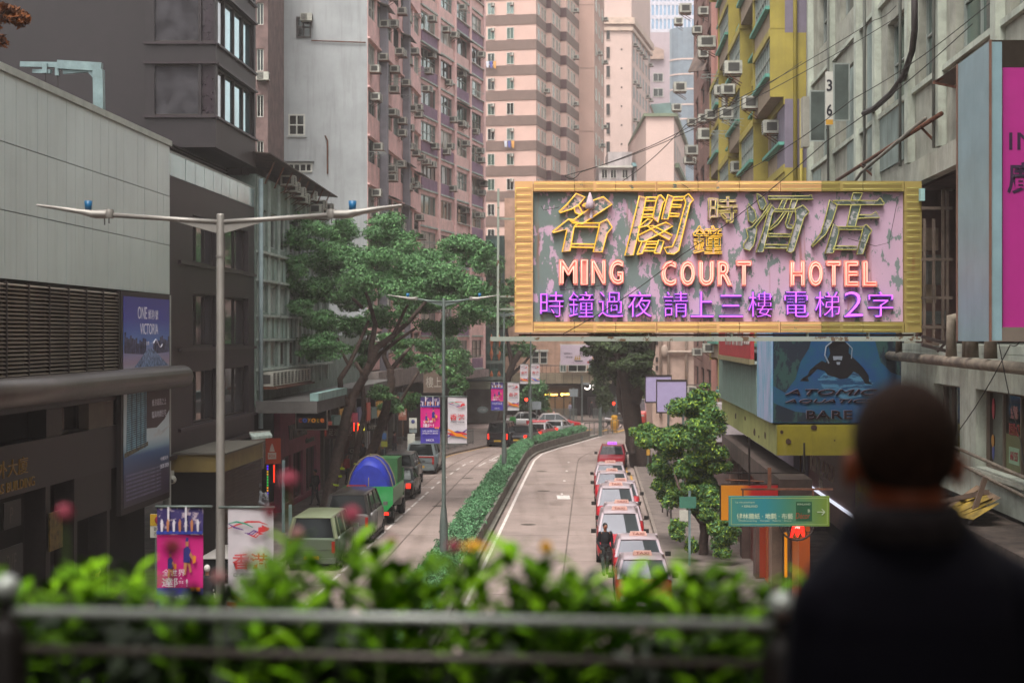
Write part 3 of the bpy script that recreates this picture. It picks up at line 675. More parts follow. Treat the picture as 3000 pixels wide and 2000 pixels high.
# front A
def facade(wall, L, z0, z1, st, nb, kind):
    rz = wall.rz; off = Vector((wall.o.x-A0[0], wall.o.y-A0[1], 0)); Rm = Matrix.Translation(off) @ Matrix.Rotation(rz, 4, 'Z')
    def put(name, data, x, y, z, sc=None):
        p = Rm @ Vector((x, y, z)); return link(name, data, t, p, (0, 0, rz), sc)
    bw_ = L/nb; nfl = int((z1-z0)/st); zph = z0
    for k in range(nfl):
        zf = zph+k*st; b = B(m_pk); sill, head = (.95, 2.45) if kind == 'A' else (1.05, 2.6)
        ops = [(i*bw_+(.35 if kind == 'B' else .3), (i+1)*bw_-.35) for i in range(nb)]
        wall_rows(b, 0, L, ops, zf, zf+st, zf+sill, zf+head, t=.3)
        if kind == 'A': b.box(0, -.16, zf+head+.06, L, -.003, zf+head+.16)
        put('storey_wall', b, 0, 0, 0)
        for i in range(nb):
            xa_, xb_ = ops[i]; w_ = xb_-xa_
            g = rng.choice([G1, G2, G2, G3, G4, G1]); put('window', window_mesh(round(w_, 2), round(head-sill, 2), rng.choice([3, 4]) if w_ > 3 else 3, rng.choice([1, 2]), rng.choice([m_alu, m_wfr, m_alu, m_dfr]), g, .06), xa_, .1, zf+sill)
            if kind == 'B':
                put('spandrel', B(m_pur if rng.random() < .55 else m_pk2).box(xa_-.02, -.1, zf+.12, xb_+.02, -.003, zf+sill-.05).mesh('spandrel') if False else spm(w_, rng.random() < .55, sill), xa_, 0, zf)
                if rng.random() < .35: put('sill', silm(w_), xa_, 0, zf+sill)
            na = rng.choice([0, 1, 1, 2]) if kind == 'A' else rng.choice([0, 1, 1, 2, 2])
            for q in range(na):
                put('air_conditioner', ac_mesh(rng.choice([0, 1])), xa_+rng.uniform(0, max(.1, w_-.8)), 0, zf+sill+rng.choice([-.5, -.45, .9, .95, 0.1]))
            r = rng.random()
            if r < .16: put('drying_rack', rack(), xa_+.2, 0, zf+sill+rng.choice([.2, .6]))
            elif r < .2: put('laundry', laundry(rng.randint(0, 2)), xa_+.3, 0, zf+sill-.4)
            elif r < .32: put('canopy', canop(w_), xa_, 0, zf+head)
    return put
SPM = {}
def spm(w, pur, sill):
    k = (round(w, 2), pur)
    if k not in SPM: SPM[k] = B(m_pur if pur else m_pk2).box(-.02, -.1, .14, w+.02, -.003, sill-.05).m(m_ggl).box(-.2, -.16, .0, w+.2, -.003, .12).mesh('spandrel')
    return SPM[k]
def silm(w):
    k = ('s', round(w, 2))
    if k not in SPM: SPM[k] = B(m_wfr).box(-.05, -.3, -.08, w+.05, -.002, -.02).mesh('sill')
    return SPM[k]
def canop(w):
    k = ('c', round(w, 2))
    if k not in SPM: SPM[k] = B(M('metal_canopy', '#5d5a52', .7, var=.3)).prism([(-.1, 0, .05), (-.1, -.75, -.2), (-.1, -.75, -.16), (-.1, 0, .1)], (w+.2, 0, 0)).mesh('canopy')
    return SPM[k]
def rack():
    if 'rack' not in SPM:
        b = B(m_alu)
        for x in (0, 1.3): b.bar((x, 0, 0), (x, -1.0, 0), .03); b.bar((x, 0, -.35), (x, -1.0, 0), .02)
        for q in (.3, .6, .95): b.bar((0, -q, 0), (1.3, -q, 0), .025)
        SPM['rack'] = b.mesh('drying_rack')
    return SPM['rack']
def laundry(i):
    k = 'laundry%d' % i
    if k not in SPM:
        b = B(m_alu).bar((-.1, -.5, .0), (1.3, -.5, 0), .03); cs = [['#3b8f8a', '#2c2c34', '#1f4a52'], ['#b9b9c4', '#4d4f8a', '#c28a4a'], ['#2c3550', '#8a8aa0', '#6b2f35']][i]
        for j, c_ in enumerate(cs): b.m(M('cloth'+c_, c_, .9)); b.prism([(j*.42, -.5, -.02), (j*.42+.36, -.5, -.02), (j*.42+.33, -.54, -.75-.1*j), (j*.42+.05, -.46, -.7)], (0, -.02, 0))
        SPM[k] = b.mesh('laundry')
    return SPM[k]
putA = facade(WA, sA*hypot(1, .07), 6.0, ZT, 3.07, 7, 'A')
putB = facade(WBb, sB*hypot(1, .214), 5.2, ZT, 2.9, 4, 'B')
Lb = sB*hypot(1, .214)
for x in (5.45, 16.8): putA('pipe_duct', B(M('duct_grey', '#77747c', .7, var=.1)).box(-.35, -.5, 0, .35, -.02, 37.9).mesh('duct'), x, 0, 5)
for i in range(5): putB('pier', B(m_pk).box(-.3, -.22, 0, .3, -.004, ZT-5).mesh('pier'), i*Lb/4, 0, 5.2) if i else None
putA('body', B(m_pk).box(0, .31, 5.5, sA*hypot(1, .07), 20, ZT).mesh('body'), 0, 0, 0)
putB('body', B(m_pk).box(0, .31, 5.5, Lb, 20, ZT).mesh('body'), 0, 0, 0)
b = B(m_bk).box(0, 1.5, 0, 28, 2, 5.4); putA('shop_recess', b.mesh('recess'), 0, 0, 0); putB('shop_recess', B(m_bk).box(0, 1.5, 0, Lb, 2, 5.2).mesh('recess'), 0, 0, 0)
putA('podium_band', B(M('podium_green', '#756a66', .8, var=.2, streak=.4)).box(0, -.7, 4.75, 27.4, .3, 5.9).mesh('band'), 0, 0, 0)
putB('podium_band', B(M('podium_grey', '#7a6a68', .8, var=.2, streak=.4)).box(0.5, -.6, 4.5, Lb, .3, 5.15).mesh('band'), 0, 0, 0)
# ---- 5. banded brown and cream tower, three stepped wings
m_cr = M('cream_tile', '#bd9c92', .8, var=.05, sc=.5, streak=.12, dirt='#a08070'); m_br = M('brown_tile', '#6b5750', .8, var=.08); m_mar = M('maroon_tile', '#4a2e30', .8)
K0 = Vector((2.74, 196.)); th = atan2(-.209, .978); Lf = 6.27+7
WC = Wall(K0.x-.978*Lf, K0.y+.209*Lf, .978, -.209)
t = WC.thing('banded_tower', 'pink and cream apartment tower ringed with brown bands on every floor', 'building')
wv = [(Lf, 0), (Lf+.62, 6.0), (Lf+1.38, 11.9)]               # (x of right corner, y of its front)
st = 2.9; zb0 = 42.2-2.9*14
def bandwin(kind, x, y, z, side=False, w=.85, h=1.35):
    link('window', window_mesh(w, h, 2, 1, m_wfr, rng.choice([G1, G1, G2, G3]), .06, .04 if side else .12), t, (x, y, z), (0, 0, pi/2 if side else 0))
for wi, (xr_, yf) in enumerate(wv):
    xl_ = [0, wv[0][0]-.5, wv[1][0]-.5][wi]; dep = [7, 6.9, 9][wi]
    b = B(m_cr).box(xl_, yf+.1, 5, xr_, yf+dep, 52); b.m(m_br if wi == 0 else m_mar)
    for k in range(17): z = zb0+k*st+st-1.1; b.box(xl_-.02, yf+.02, z, xr_+.03, yf+.099, z+1.12)
    b.m(m_br)
    for k in range(17): z = zb0+k*st+st-1.1; b.box(xr_+.002, yf+.1, z, xr_+.06, yf+dep, z+1.1)
    link('wing', b, t)
    for k in range(3, 17):
        z = zb0+k*st+.15
        if wi == 0:
            for a in (1428, 1484):
                xx = WC.u(a); bandwin(0, xx, yf-.0, z)
                link('lintel', B(m_wfr).box(xx-.12, yf-.12, z+1.38, xx+1.0, yf+.01, z+1.45).mesh('lintel') if False else LINT, t, (xx, yf, z)) if 'LINT' in globals() else None
                if rng.random() < .8: link('air_conditioner', ac_mesh(1), t, (xx+.45, yf, z+.95), scale=(.55, .5, .8))
        for q in (1.0, 3.2, 4.9): bandwin(1, xr_+.05, yf+q, z, True, 1.1)
        if rng.random() < .4: link('air_conditioner', ac_mesh(1), t, (xr_+.05, yf+4.6, z+.2), (0, 0, pi/2))
for q, z in ((1484, zb0+10*st-.9), (1431, zb0+13*st-.4)): link('laundry', laundry(1), t, (WC.u(q)-.2, .1, z+.9))
# ---- 6. plain beige slab and the cornice tower
def simple_tower(name, label, x0, x1, y0, z1, mat, sidew=0, dx=.0466, depth=25, zb=0.):
    t = thing(name, label, 'building', (x0, y0, 0)); w = x1-x0
    b = B(mat); b.prism([(0, 0, zb), (w, 0, zb), (w+dx*depth, depth, zb), (dx*depth, depth, zb)], (0, 0, z1-zb)); link('body', b, t)
    return t, w
X = XW
m_be = M('beige_wall', '#a5857a', .85, var=.05, sc=.4, streak=.15, dirt='#857068')
ty, w = simple_tower('plain_beige_tower', 'plain beige windowless slab between the banded tower and the cream tower', X(1672, 216), X(1741, 216), 216, 56, m_be, dx=.16, depth=12)
for k in range(18):
    for i in range(3):
        link('window', window_mesh(1.4, 1.5, 2, 1, m_wfr, rng.choice([G1, G2]), .08, .04), ty, (w+.06+.16*(1.2+i*3.6), 1.2+i*3.6, 4+k*2.85), (0, 0, atan2(1, .16)))
        if rng.random() < .4: link('air_conditioner', ac_mesh(1), ty, (w+.05+.16*(2.8+i*3.6), 2.8+i*3.6, 4.3+k*2.85), (0, 0, atan2(1, .16)))
for k in range(6): link('joint', B(m_br).box(0, -.03, 10+k*8, w, -.003, 10.06+k*8).mesh('joint'), ty)
m_ct = M('cream_wall', '#bda39b', .8, var=.04, sc=.4, streak=.12, dirt='#a58a80')
Yc_ = 240; x0, x1 = X(1768, Yc_), X(1850, Yc_); zc_ = ZW(72, Yc_)
sl = (X(1905, Yc_+22)-x1)/22.
tt = thing('cream_cornice_tower', 'tall cream tower with a moulded cornice and rows of narrow windows down its side', 'building', (x0, Yc_, 0)); w = x1-x0
b = B(m_ct); b.prism([(0, 0, 0), (w, 0, 0), (w+sl*22, 22, 0), (0, 22, 0)], (0, 0, 60)); link('body', b, tt)
b = B(M('cornice', '#b8a092', .8)); b.prism([(-.3, -.5, zc_), (w+.4, -.5, zc_), (w+sl*22+.6, 22, zc_), (w+sl*22, 22, zc_), (w, 0, zc_), (0, -.01, zc_)], (0, 0, .9)); b.prism([(-.2, -.3, zc_-.9), (w+.2, -.3, zc_-.9), (w+sl*22+.4, 22, zc_-.9), (w+sl*22, 22, zc_-.9), (w, -.01, zc_-.9), (0, -.01, zc_-.9)], (0, 0, .5)); link('cornice', b, tt)
aa = atan2(22, sl*22)
Gn = M('window_shade', '#2c2a28', .35, var=.3, sc=.5)
for k in range(17):
    z = 7.2+k*2.66
    for i in range(6):
        q = 1.4+i*3.6; link('window', window_mesh(1.8, 1.8, 1, 1, m_ct, Gn, .06, .03), tt, (w+.06+sl*q, q, z), (0, 0, aa))
        if k % 2 == 0 and rng.random() < .8: link('air_conditioner', ac_mesh(1), tt, (w+.03+sl*(q+.3), q+.3, z-.6), (0, 0, aa))
    link('window', window_mesh(.6, 1.7, 1, 1, m_ct, Gn, .05), tt, (.35, -.13, z)); link('vent', B(m_dfr).box(0, 0, 0, .22, .05, .22).mesh('vent') if k == 0 else VENT, tt, (w-1.5, -.04, z+1.2)) if k else None
    if k == 0: VENT = B(m_dfr).box(0, 0, 0, .22, .05, .22).mesh('vent')
# ---- far towers
tg = thing('blue_glass_tower', 'distant pale blue office tower with a grid of white fins', 'building', (X(1895, 420), 420, 0)); w = X(2060, 420)-X(1895, 420)
link('body', B(glass('far_glass', '#7c98b4', .2, .5, var=.1)).box(0, .2, ZW(96, 420)-8, w, 10, ZW(-120, 420)), tg)
b = B(m_ct); 
for i in range(15): link('fin', B(M('far_white', '#b7b2bc', .6)).box(i*w/14-.2, -.1, ZW(96, 420)-8, i*w/14+.2, .19, ZW(-120, 420)).mesh('fin'), tg)
for k in range(10): link('floor_band', B(MC['far_white']).box(0, .0, 0, w, .195, .9).mesh('band'), tg, (0, 0, ZW(96, 420)+k*3.4))
Yg = 330; tg = thing('rounded_grey_tower', 'distant grey glass tower with a rounded corner and pale horizontal bands', 'building', (0, Yg, 0))
m_gg3 = glass('grey_curtain_wall', '#68737e', .3, .3, var=.1); x0, x1 = X(1962, Yg), X(2045, Yg)
def rounded(b, e, z0, z1): b.prism([(x0-e, -e, z0)]+[(x0+3.2*(1-cos(a))-e*cos(a), -3*sin(a)-e, z0) for a in np.linspace(.1, pi/2, 6)]+[(x1+e, -3-e, z0), (x1+e, 10, z0), (x0-e, 10, z0)], (0, 0, z1-z0))
b = B(m_gg3); rounded(b, 0, 0, ZW(88, Yg)); link('body', b, tg)
for py in (178, 222, 265, 310, 352): b = B(m_ct); rounded(b, .12, ZW(py+4, Yg), ZW(py, Yg)); link('band', b, tg)
Yp = 270; tg = thing('pale_side_block', 'pale grey block with two dark windows squeezed behind the cream tower', 'building', (X(1896, Yp), Yp, 0)); w = X(1962, Yp)-X(1896, Yp)
link('body', B(M('pale_lilac', '#a6969c', .8, var=.05)).box(0, 0, 0, w, 10, ZW(95, Yp)), tg)
b = B(M('gable_tan', '#a58c80', .8)); b.prism([(0, -.6, ZW(175, Yp)), (X(1944, Yp)-X(1896, Yp), -.6, ZW(175, Yp)), (X(1944, Yp)-X(1896, Yp), -.6, ZW(148, Yp)), (0, -.6, ZW(132, Yp))], (0, .5, 0)); link('gable', b, tg)
for py in (240, 284): link('window', window_mesh(X(1943, Yp)-X(1913, Yp), 1.35, 2, 1, m_wfr, G1, .08), tg, (X(1913, Yp)-X(1896, Yp), -.1, ZW(py, Yp)))
# low roof building with teal roof before the cream tower
Yl = 205; tg = thing('teal_roofed_block', 'small white rooftop block with teal roof and windows just above the neon sign', 'building', (X(1755, Yl), Yl, 0)); w = X(1850, Yl)-X(1755, Yl)
link('body', B(M('white_render', '#a9a0a0', .8, var=.1, streak=.4)).box(0, 0, 0, w, 8, ZW(485, Yl)), tg)
link('upper', B(M('white_render', '#a9a0a0')).box(1.2, 2, ZW(485, Yl), w+.2, 8, ZW(440, Yl)), tg)
link('eave', B(m_wfr).box(-.2, -.4, ZW(492, Yl), w+.2, 0, ZW(486, Yl)), tg)
for a in (1762, 1788, 1822): link('window', window_mesh(X(a+18, Yl)-X(a, Yl), 1.1, 2, 1, m_wfr, G1, .07), tg, (X(a, Yl)-X(1755, Yl), -.08, ZW(523, Yl)))
b = B(M('teal_roof', '#5f8488', .6, .2, var=.15)); b.prism([(X(1853, Yl)-X(1755, Yl), -1, ZW(490, Yl)), (X(1930, Yl)-X(1755, Yl), -1, ZW(490, Yl)), (X(1915, Yl)-X(1755, Yl), 1, ZW(474, Yl)), (X(1853, Yl)-X(1755, Yl), 1, ZW(474, Yl))], (0, 3, 0)); link('roof', b, tg)
link('penthouse', B(M('white_render', '#a9a0a0')).box(X(1858, Yl)-X(1755, Yl), -.2, 0, X(1918, Yl)-X(1755, Yl), 6, ZW(490, Yl)-.01), tg)
link('window_band', window_mesh(3.2, 1.2, 3, 1, m_wfr, G2, .07), tg, (X(1862, Yl)-X(1755, Yl), -.3, ZW(528, Yl)))
# arched cream building
Ye = 190; tg = thing('arched_cream_building', 'cream building with arched upper windows and green roof edge at the bend of the street', 'building', (X(1893, Ye), Ye, 0)); w = X(1974, Ye)-X(1893, Ye)
se = .145; b = B(m_ct); b.prism([(0, 0, 0), (w, 0, 0), (w+se*30, 30, 0), (0, 30, 0)], (0, 0, ZW(342, Ye))); link('body', b, tg)
b = B(M('green_roof', '#6e7660', .7)); z = ZW(342, Ye); b.prism([(-.3, -.3, z), (w+.4, -.3, z), (w+.4+se*30, 30, z), (0, 30, z)], (0, 0, .35)); link('roof', b, tg)
ae = atan2(30, se*30)
for k in range(6):
    for i in range(5):
        q = 1.5+i*5.5; me = window_mesh(2.6, 2.2, 2, 1, m_ct, Gn, .1, .03); link('window', me, tg, (w+.06+se*q, q, 10+k*3.6), (0, 0, ae))
    link('balcony', B(M('balcony_green', '#66705c', .8)).box(0, -.5, 0, 28, -.05, .5).mesh('balcony'), tg, (w+.04+se, 1, 9+k*3.6), (0, 0, ae))
b = B(glass('far_green', '#5b6e6a')); b.prism([(1.0, 1, z+.4), (3.4, 1, z+.4), (2.8, 1, z+1.7), (.6, 1, z+1.5)], (0, 2, 0)); link('skylight', b, tg)

# ---- corner block across the junction (beige fascia, shops below)
Yb = 171; tb = thing('corner_block_across_junction', 'cream corner block with a beige concrete fascia above dark shops across the junction', 'building', (X(1478, Yb), Yb, 0)); q = lambda px: X(px, Yb)-X(1478, Yb); zz = lambda py: ZW(py, Yb)
m_crb = M('peach_render', '#a98674', .85, var=.12, streak=.4)
m_fas = M('beige_fascia', '#877a66', .8, var=.12, streak=.3)
b = B(m_crb); b.box(0, .5, zz(1092), q(1660), 14, 22); b.box(q(1660), 1.2, zz(1092), q(1905), 14, 22); link('wall', b, tb)
b = B(m_fas); b.box(q(1490), -1.2, zz(1122), q(1790), 1, zz(1093)); link('fascia', b, tb)
link('fascia', B(m_fas).box(q(1790), -.6, zz(1112), q(1905), 1.2, zz(1088)), tb)
for k in range(12): link('fascia_joint', B(m_bk).box(0, 0, 0, .03, .01, zz(1093)-zz(1122)).mesh('joint'), tb, (q(1500+k*25), -1.211, zz(1122)))
b = B(m_dfr); b.tube([(q(1500), -1.1, zz(1070)), (q(1640), -1.1, zz(1070))], .04, 5); 
for k in range(12): b.bar((q(1500+k*12.5), -1.1, zz(1092)), (q(1500+k*12.5), -1.1, zz(1068)), .04)
link('balcony_rail', b, tb)
for a, c_ in ((1557, 1580), (1582, 1604)):
    link('window', window_mesh(q(c_)-q(a), zz(1028)-zz(1066), 1, 2, m_wfr, G1, .08), tb, (q(a), .42, zz(1066))); link('blind', B(m_wfr).box(q(a)-.1, .3, zz(1030), q(c_)+.1, .41, zz(1024)), tb)
for a, c_ in ((1640, 1660), (1665, 1720), (1724, 1760)): link('window', window_mesh(q(c_)-q(a), 1.1, 2, 1, m_wfr, rng.choice([G1, G3]), .08), tb, (q(a), 1.1 if a > 1660 else .41, zz(1090)))
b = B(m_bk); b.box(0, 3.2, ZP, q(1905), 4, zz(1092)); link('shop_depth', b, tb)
m_lit = M('lit_shop', '#c99a62', .6, emit=.55); m_bulb = M('warm_bulb', '#ffc04a', .5, emit=5.)
for a, c_, m_ in ((1580, 1592, m_dkm), (1600, 1626, M('shop_interior', '#7a5f45', emit=.22)), (1630, 1652, M('shop_interior2', '#6d5238', emit=.3)), (1656, 1676, M('shop_interior', '#7a5f45')), (1690, 1704, m_dkm), (1725, 1760, M('dim_shutter', '#4a4244', .7)), (1770, 1800, m_dkm)):
    link('shop_window', B(m_).box(q(a), 2.2, ZP, q(c_), 3.1, zz(1165)), tb)
link('shop_fascia', B(m_dfr).box(q(1560), 1.2, zz(1160), q(1700), 3, zz(1128)), tb)
for k, px in enumerate([1597, 1609]+list(range(1647, 1680, 3))+list(range(1612, 1634, 4))): link('bulb', B(m_bulb).ell((0, 0, 0), .13 if k < 3 else .08, 6, 4).mesh('bulb'), tb, (q(px), 1.0, zz(1157.5-(px-1597)*.03)))
link('light_strip', B(M('warm_strip', '#e0a040', emit=1.6)).box(q(1652), 1.1, zz(1158), q(1679), 1.15, zz(1155.5)), tb)
s = thing('ring_logo_sign', 'glowing white ring and characters on the dark shop wall across the junction', 'sign', (q(1478)+X(1478, Yb), Yb, 0)); m_wl = M('white_neon', '#efe6dc', emit=1.6)
b = B(m_wl); b.tube([(X(1721, Yb)-X(1478, Yb)+.3*cos(a)-.0, .5, zz(1131)+.3*sin(a)) for a in np.linspace(-2.6, .4, 12)], .07, 6); link('ring', b, s)
text('點', m_wl, s, q(1741), .5, zz(1131), h=.4); text('亮', m_wl, s, q(1741), .5, zz(1142), h=.35)
s = thing('island_billboard', 'white billboard with a sailing boat and the character for island above the corner shops', 'billboard', (X(1642, 169), 169, 0)); bx = X(1734, 169)-X(1642, 169); z0, z1 = ZW(1068, 169), ZW(1010, 169)
link('panel', B(M('billboard_white', '#b7a6b4', .5, var=.05)).box(0, 0, z0, bx, .3, z1), s); link('frame', B(m_wfr).box(-.06, .02, z0-.07, bx+.06, .34, z0).box(-.06, .02, z1, bx+.06, .34, z1+.07), s)
m_ink = M('ink', '#2d2a33', .6); text('島', m_ink, s, bx*.7, -.004, z0+.75, h=.7)
text('細賞動人', m_ink, s, bx*.25, -.004, z0+1.0, h=.2); text('一座海島', m_ink, s, bx*.25, -.004, z0+.65, h=.2); text('YINGDAO', M('ink_pink', '#8a6a7a'), s, bx*.55, -.004, z0+.14, w=1.3, h=.13)
b = B(M('sail', '#a8823c', .6)); 
for k in range(3): b.poly([(bx*(.43+k*.07), -.006, z0+.45), (bx*(.5+k*.07), -.006, z0+.5), (bx*(.5+k*.06), -.006, z0+1.0)])
b.m(m_ink); b.poly([(bx*.42, -.007, z0+.42), (bx*.48, -.007, z0+.3), (bx*.68, -.007, z0+.3), (bx*.74, -.007, z0+.42)]); b.m(M('seal_red', '#9b2f2c')); b.box(bx*.85, -.01, z0+.15, bx*.92, -.004, z0+.35); link('boat_print', b, s)
# ---- green glass block with orange diamonds at the left corner
Yo = 157; to = thing('diamond_glass_block', 'green glass corner block hung with orange diamond ornaments', 'building', (X(1405, Yo), Yo, 0)); q = lambda px: X(px, Yo)-X(1405, Yo); zz = lambda py: ZW(py, Yo)
link('body', B(M('teal_backing', '#2c423e', .5, var=.2)).box(-4, .1, zz(1116), q(1478), 12, zz(690)), to)
gm = B(glass('teal_pane', '#35564f', .1, .4)).box(0, 0, 0, q(1416)-.06, .08, 1.45).mesh('pane')
for k in range(8):
    for i in range(7): link('pane', gm, to, (-.7+i*(q(1416)), -.02, zz(1104)+k*1.6))
dm = B(M('orange_ornament', '#a8603e', .6, var=.1)).add([(0, 0, -.75), (-.17, -.1, 0), (0, -.2, .1), (.17, -.1, 0), (0, 0, .75)], [(0, 3, 2), (0, 2, 1), (1, 2, 4), (2, 3, 4)]).mesh('ornament')
for px in (1416, 1440, 1462):
    for py in (842, 890, 935, 1000, 1036, 1098): link('ornament', dm, to, (q(px), -.15, zz(py)), (0, 0, 0), (1, 1, 1 if py < 1090 else .6))
for py in (1065, 1112, 960): link('floor_band', B(M('grey_band', '#56605a', .7)).box(-4, -.3, zz(py), q(1478), .05, zz(py-9)), to)
link('podium', B(M('podium_grey2', '#4c4843', .8, var=.2)).box(-6, 1.5, ZP, q(1478), 12, zz(1117)), to)
link('awning', B(M('cream_awning', '#7f8070', .7)).box(-2.5, -1.2, zz(1138), q(1436), 1.6, zz(1118)), to)
s = thing('round_shop_sign', 'grey oval shop sign under the awning of the glass corner block', 'sign', (X(1414, 140), 140, 0)); z = ZW(1200, 140)
b = B(M('oval_grey', '#6c7676', .5)); b.prism([(.45*cos(a)*1.0, 0, z+.27*sin(a)) for a in np.linspace(0, 2*pi, 18)[:-1]], (0, .1, 0)); link('board', b, s); text('COLE', M('oval_text', '#b8b4b0'), s, 0, -.012, z-.08, w=.5, h=.16); link('arm', B(m_dfr).bar((-.5, .05, z+.3), (.4, .05, z+.3), .05), s)

# ================================================================ RIGHT SIDE
dR = (-.048, -1.0)
def WR(c, Y): return Wall(c+.048*Y, Y, *dR)                 # u grows towards the footbridge
# cream wall behind, R5
Y5 = 150; t = thing('cream_pipe_building', 'cream rendered building with rain pipes beyond the pink strip on the right', 'building', (X(1912, Y5), Y5, 0)); q = lambda px: X(px, Y5)-X(1912, Y5); zz = lambda py: ZW(py, Y5)
b = B(M('cream_render2', '#b0968a', .85, var=.08, streak=.3, dirt='#86756c')); b.box(0, .1, ZP, q(2060), 12, 20.5); link('wall', b, t)
b = B(M('cream_pipe', '#a89488', .7)); 
for px, e in ((1935, 1.0), (1958, 1.0), (2010, 1)): b.tube([(q(px), -.1, 1), (q(px), -.1, 20)], .13, 6)
b.tube([(q(1940), -.15, zz(1031)), (q(2045), -.15, zz(1031))], .16, 6); b.ell((q(1946), -.15, zz(1028)), (.35, .25, .55), 8, 6); link('pipe', b, t)
b = B(m_dfr); 
for py in (1085, 1060, 1010, 1130): b.box(q(1921), .02, zz(py), q(1928), .09, zz(py-14))
link('window', b, t)
# R3 pink strip with air conditioners
W3 = WR(7.95, 136); t = W3.thing('pink_pilaster_building', 'narrow pink building with stacked air conditioners and a tilted metal awning on the right', 'building'); L = W3.u(2112)
b = B(M('brown_pink_render', '#85625a', .85, var=.2, streak=.4)); 
wz = [(z, z+.95, z+2.45) for z in np.arange(3.4, 38, 2.95)]; 
for z, za, zb_ in wz: wall_rows(b, 0, L-5.2, [(2, 6), (9, 13), (16, 20)], z, z+2.95, za, zb_)
b.box(0, .36, ZP, L, 12, 38); link('wall', b, t)
for z, za, zb_ in wz:
    for x in (2, 9, 16):
        link('window', window_mesh(4, 1.5, 3, 1, m_dfr, rng.choice([G1, G2]), .08), t, (x, .15, za))
        for dx in ((1.5,) if rng.random() < .5 else ()): link('air_conditioner', ac_mesh(0), t, (x+dx, -.05, za-rng.choice([.55, .6, -.9])), scale=(1.2, 1.1, 1.15))
b = B(M('pink_pilaster', '#c2877c', .8, var=.06, streak=.15)); b.box(L-5.2, -.25, ZP, L, .35, 38); link('pilaster', b, t)
for px, py, sc_ in ((2035, 32, 1.5), (2010, 66, 1.2), (2020, 262, 1.7), (2005, 318, 1.3), (2055, 445, 1.5), (2042, 470, 1.2)):
    link('air_conditioner', ac_mesh(0), t, (W3.u(px), -.3, W3.z(px, py)-.3), scale=(1.5, sc_, sc_))
s = thing('tin_awning', 'tilted brown tin awning jutting from the pink building below the top air conditioners', 'awning'); b = B(M('tin_sheet', '#6a5850', .7, .1, var=.3, streak=.4)); b.prism([P(2016, 212, 121), P(2064, 206, 117), P(2088, 116, 119), P(2052, 122, 123)], (0, .08, .05)); link('sheet', b, s); link('bracket', B(m_rust).bar(P(2062, 206, 118), P(2088, 214, 120), .08).bar(P(2020, 212, 121), P(2050, 206, 124), .08), s)
for px, py, sc_ in ((2118, 135, 1.35), (2116, 403, 1.35)): link('air_conditioner', ac_mesh(0), t, (W3.u(2112)-1.1, -.3, W3.z(2108, py)-.2), scale=(1.3, 1.8, 1.5))
# R2 yellow building
W2 = WR(7.95, 107); t = W2.thing('yellow_tenement', 'yellow and grey tenement with teal window ledges and projecting bays on the right', 'building'); L = W2.u(2303)
m_yl = M('yellow_paint', '#94843a', .75, var=.1, sc=1, streak=.25, dirt='#5c5220'); m_ybe = M('tan_spandrel', '#8c7a68', .8, var=.1, streak=.35); m_tl = M('teal_ledge', '#4f8a7c', .6, var=.12, streak=.2); m_lil = M('grey_lilac', '#6f6674', .8, var=.08, streak=.2)
nb = 5; bw_ = L/nb; stz = 2.8
zf0 = ZW(491, 71)-2.77*3
for k in range(-1, 11):
    z = zf0+k*stz
    if z < 3.2: continue
    b = B(m_ybe); ops = [(i*bw_+.45, (i+1)*bw_-.35) for i in range(nb)]; wall_rows(b, 0, L, ops, z, z+stz, z+1.0, z+2.5, t=.3); link('storey_wall', b, t)
    for i in range(nb):
        out = (i+k//2) % 2 == 0
        w_ = round(ops[i][1]-ops[i][0], 2)
        link('window', window_mesh(w_, 1.5, 7, 2, m_alu, rng.choice([G1, G2, G2]), .07), t, (ops[i][0], -.62 if out else .1, z+1.0))
        link('yellow_band', B(m_yl).box(0, -.1 if not out else -.7, 0, bw_-.02, -.003, .32).mesh('band') if (('yb', out) not in SPM) else SPM[('yb', out)], t, (i*bw_, 0, z+stz-.3)) if True else None
        if ('yb', out) not in SPM: SPM[('yb', out)] = [o for o in t.children][-1].data
        if out:
            k_ = ('bay',)
            if k_ not in SPM: SPM[k_] = B(m_ybe).box(.1, -.62, 0, bw_-.12, -.003, .95).m(m_yl).box(-.02, -.7, -.18, .099, -.003, 2.5).box(bw_-.119, -.66, 0, bw_-.02, -.003, 2.5).m(m_tl).box(.05, -.85, .84, bw_-.1, -.63, .98).mesh('bay')
            link('bay', SPM[k_], t, (i*bw_, 0, z))
        else:
            k_ = ('tl',)
            if k_ not in SPM: SPM[k_] = B(m_tl).box(.3, -.3, .84, bw_-.25, -.003, .97).mesh('ledge')
            link('ledge', SPM[k_], t, (i*bw_, 0, z))
        if rng.random() < .28: link('air_conditioner', ac_mesh(0), t, (i*bw_+rng.uniform(.6, bw_-1.6), -.6 if out else 0, z+rng.choice([.3, 1.6])), scale=(1.15, 1.1, 1.2))
link('body', B(m_lil).box(0, .31, ZP, L-.02, 12, 40), t)
Y2 = W2.Y(2303); x0 = W2.o.x+W2.t.x*L; x1 = 9+.048*Y2+.3
for k in range(-1, 6):
    z = zf0+k*stz*1.0
tz = [ZW(v, Y2) for v in (980, 886, 688, 491, 290, 96, -100, -290)]
for k in range(7):
    b = B(m_lil if k in (1, 3, 5) else m_yl); b.prism([(x0-.05, Y2-.02, tz[k]), (x1, Y2-.02, tz[k]), (x1, Y2+3, tz[k]), (x0-.0+.1, Y2+3, tz[k])], (0, 0, tz[k+1]-tz[k]-.004))
    b.v = [tuple((Matrix.Translation(t.location) @ Matrix.Rotation(W2.rz, 4, 'Z')).inverted() @ Vector(v)) for v in b.v]; link('end_wall', b, t)
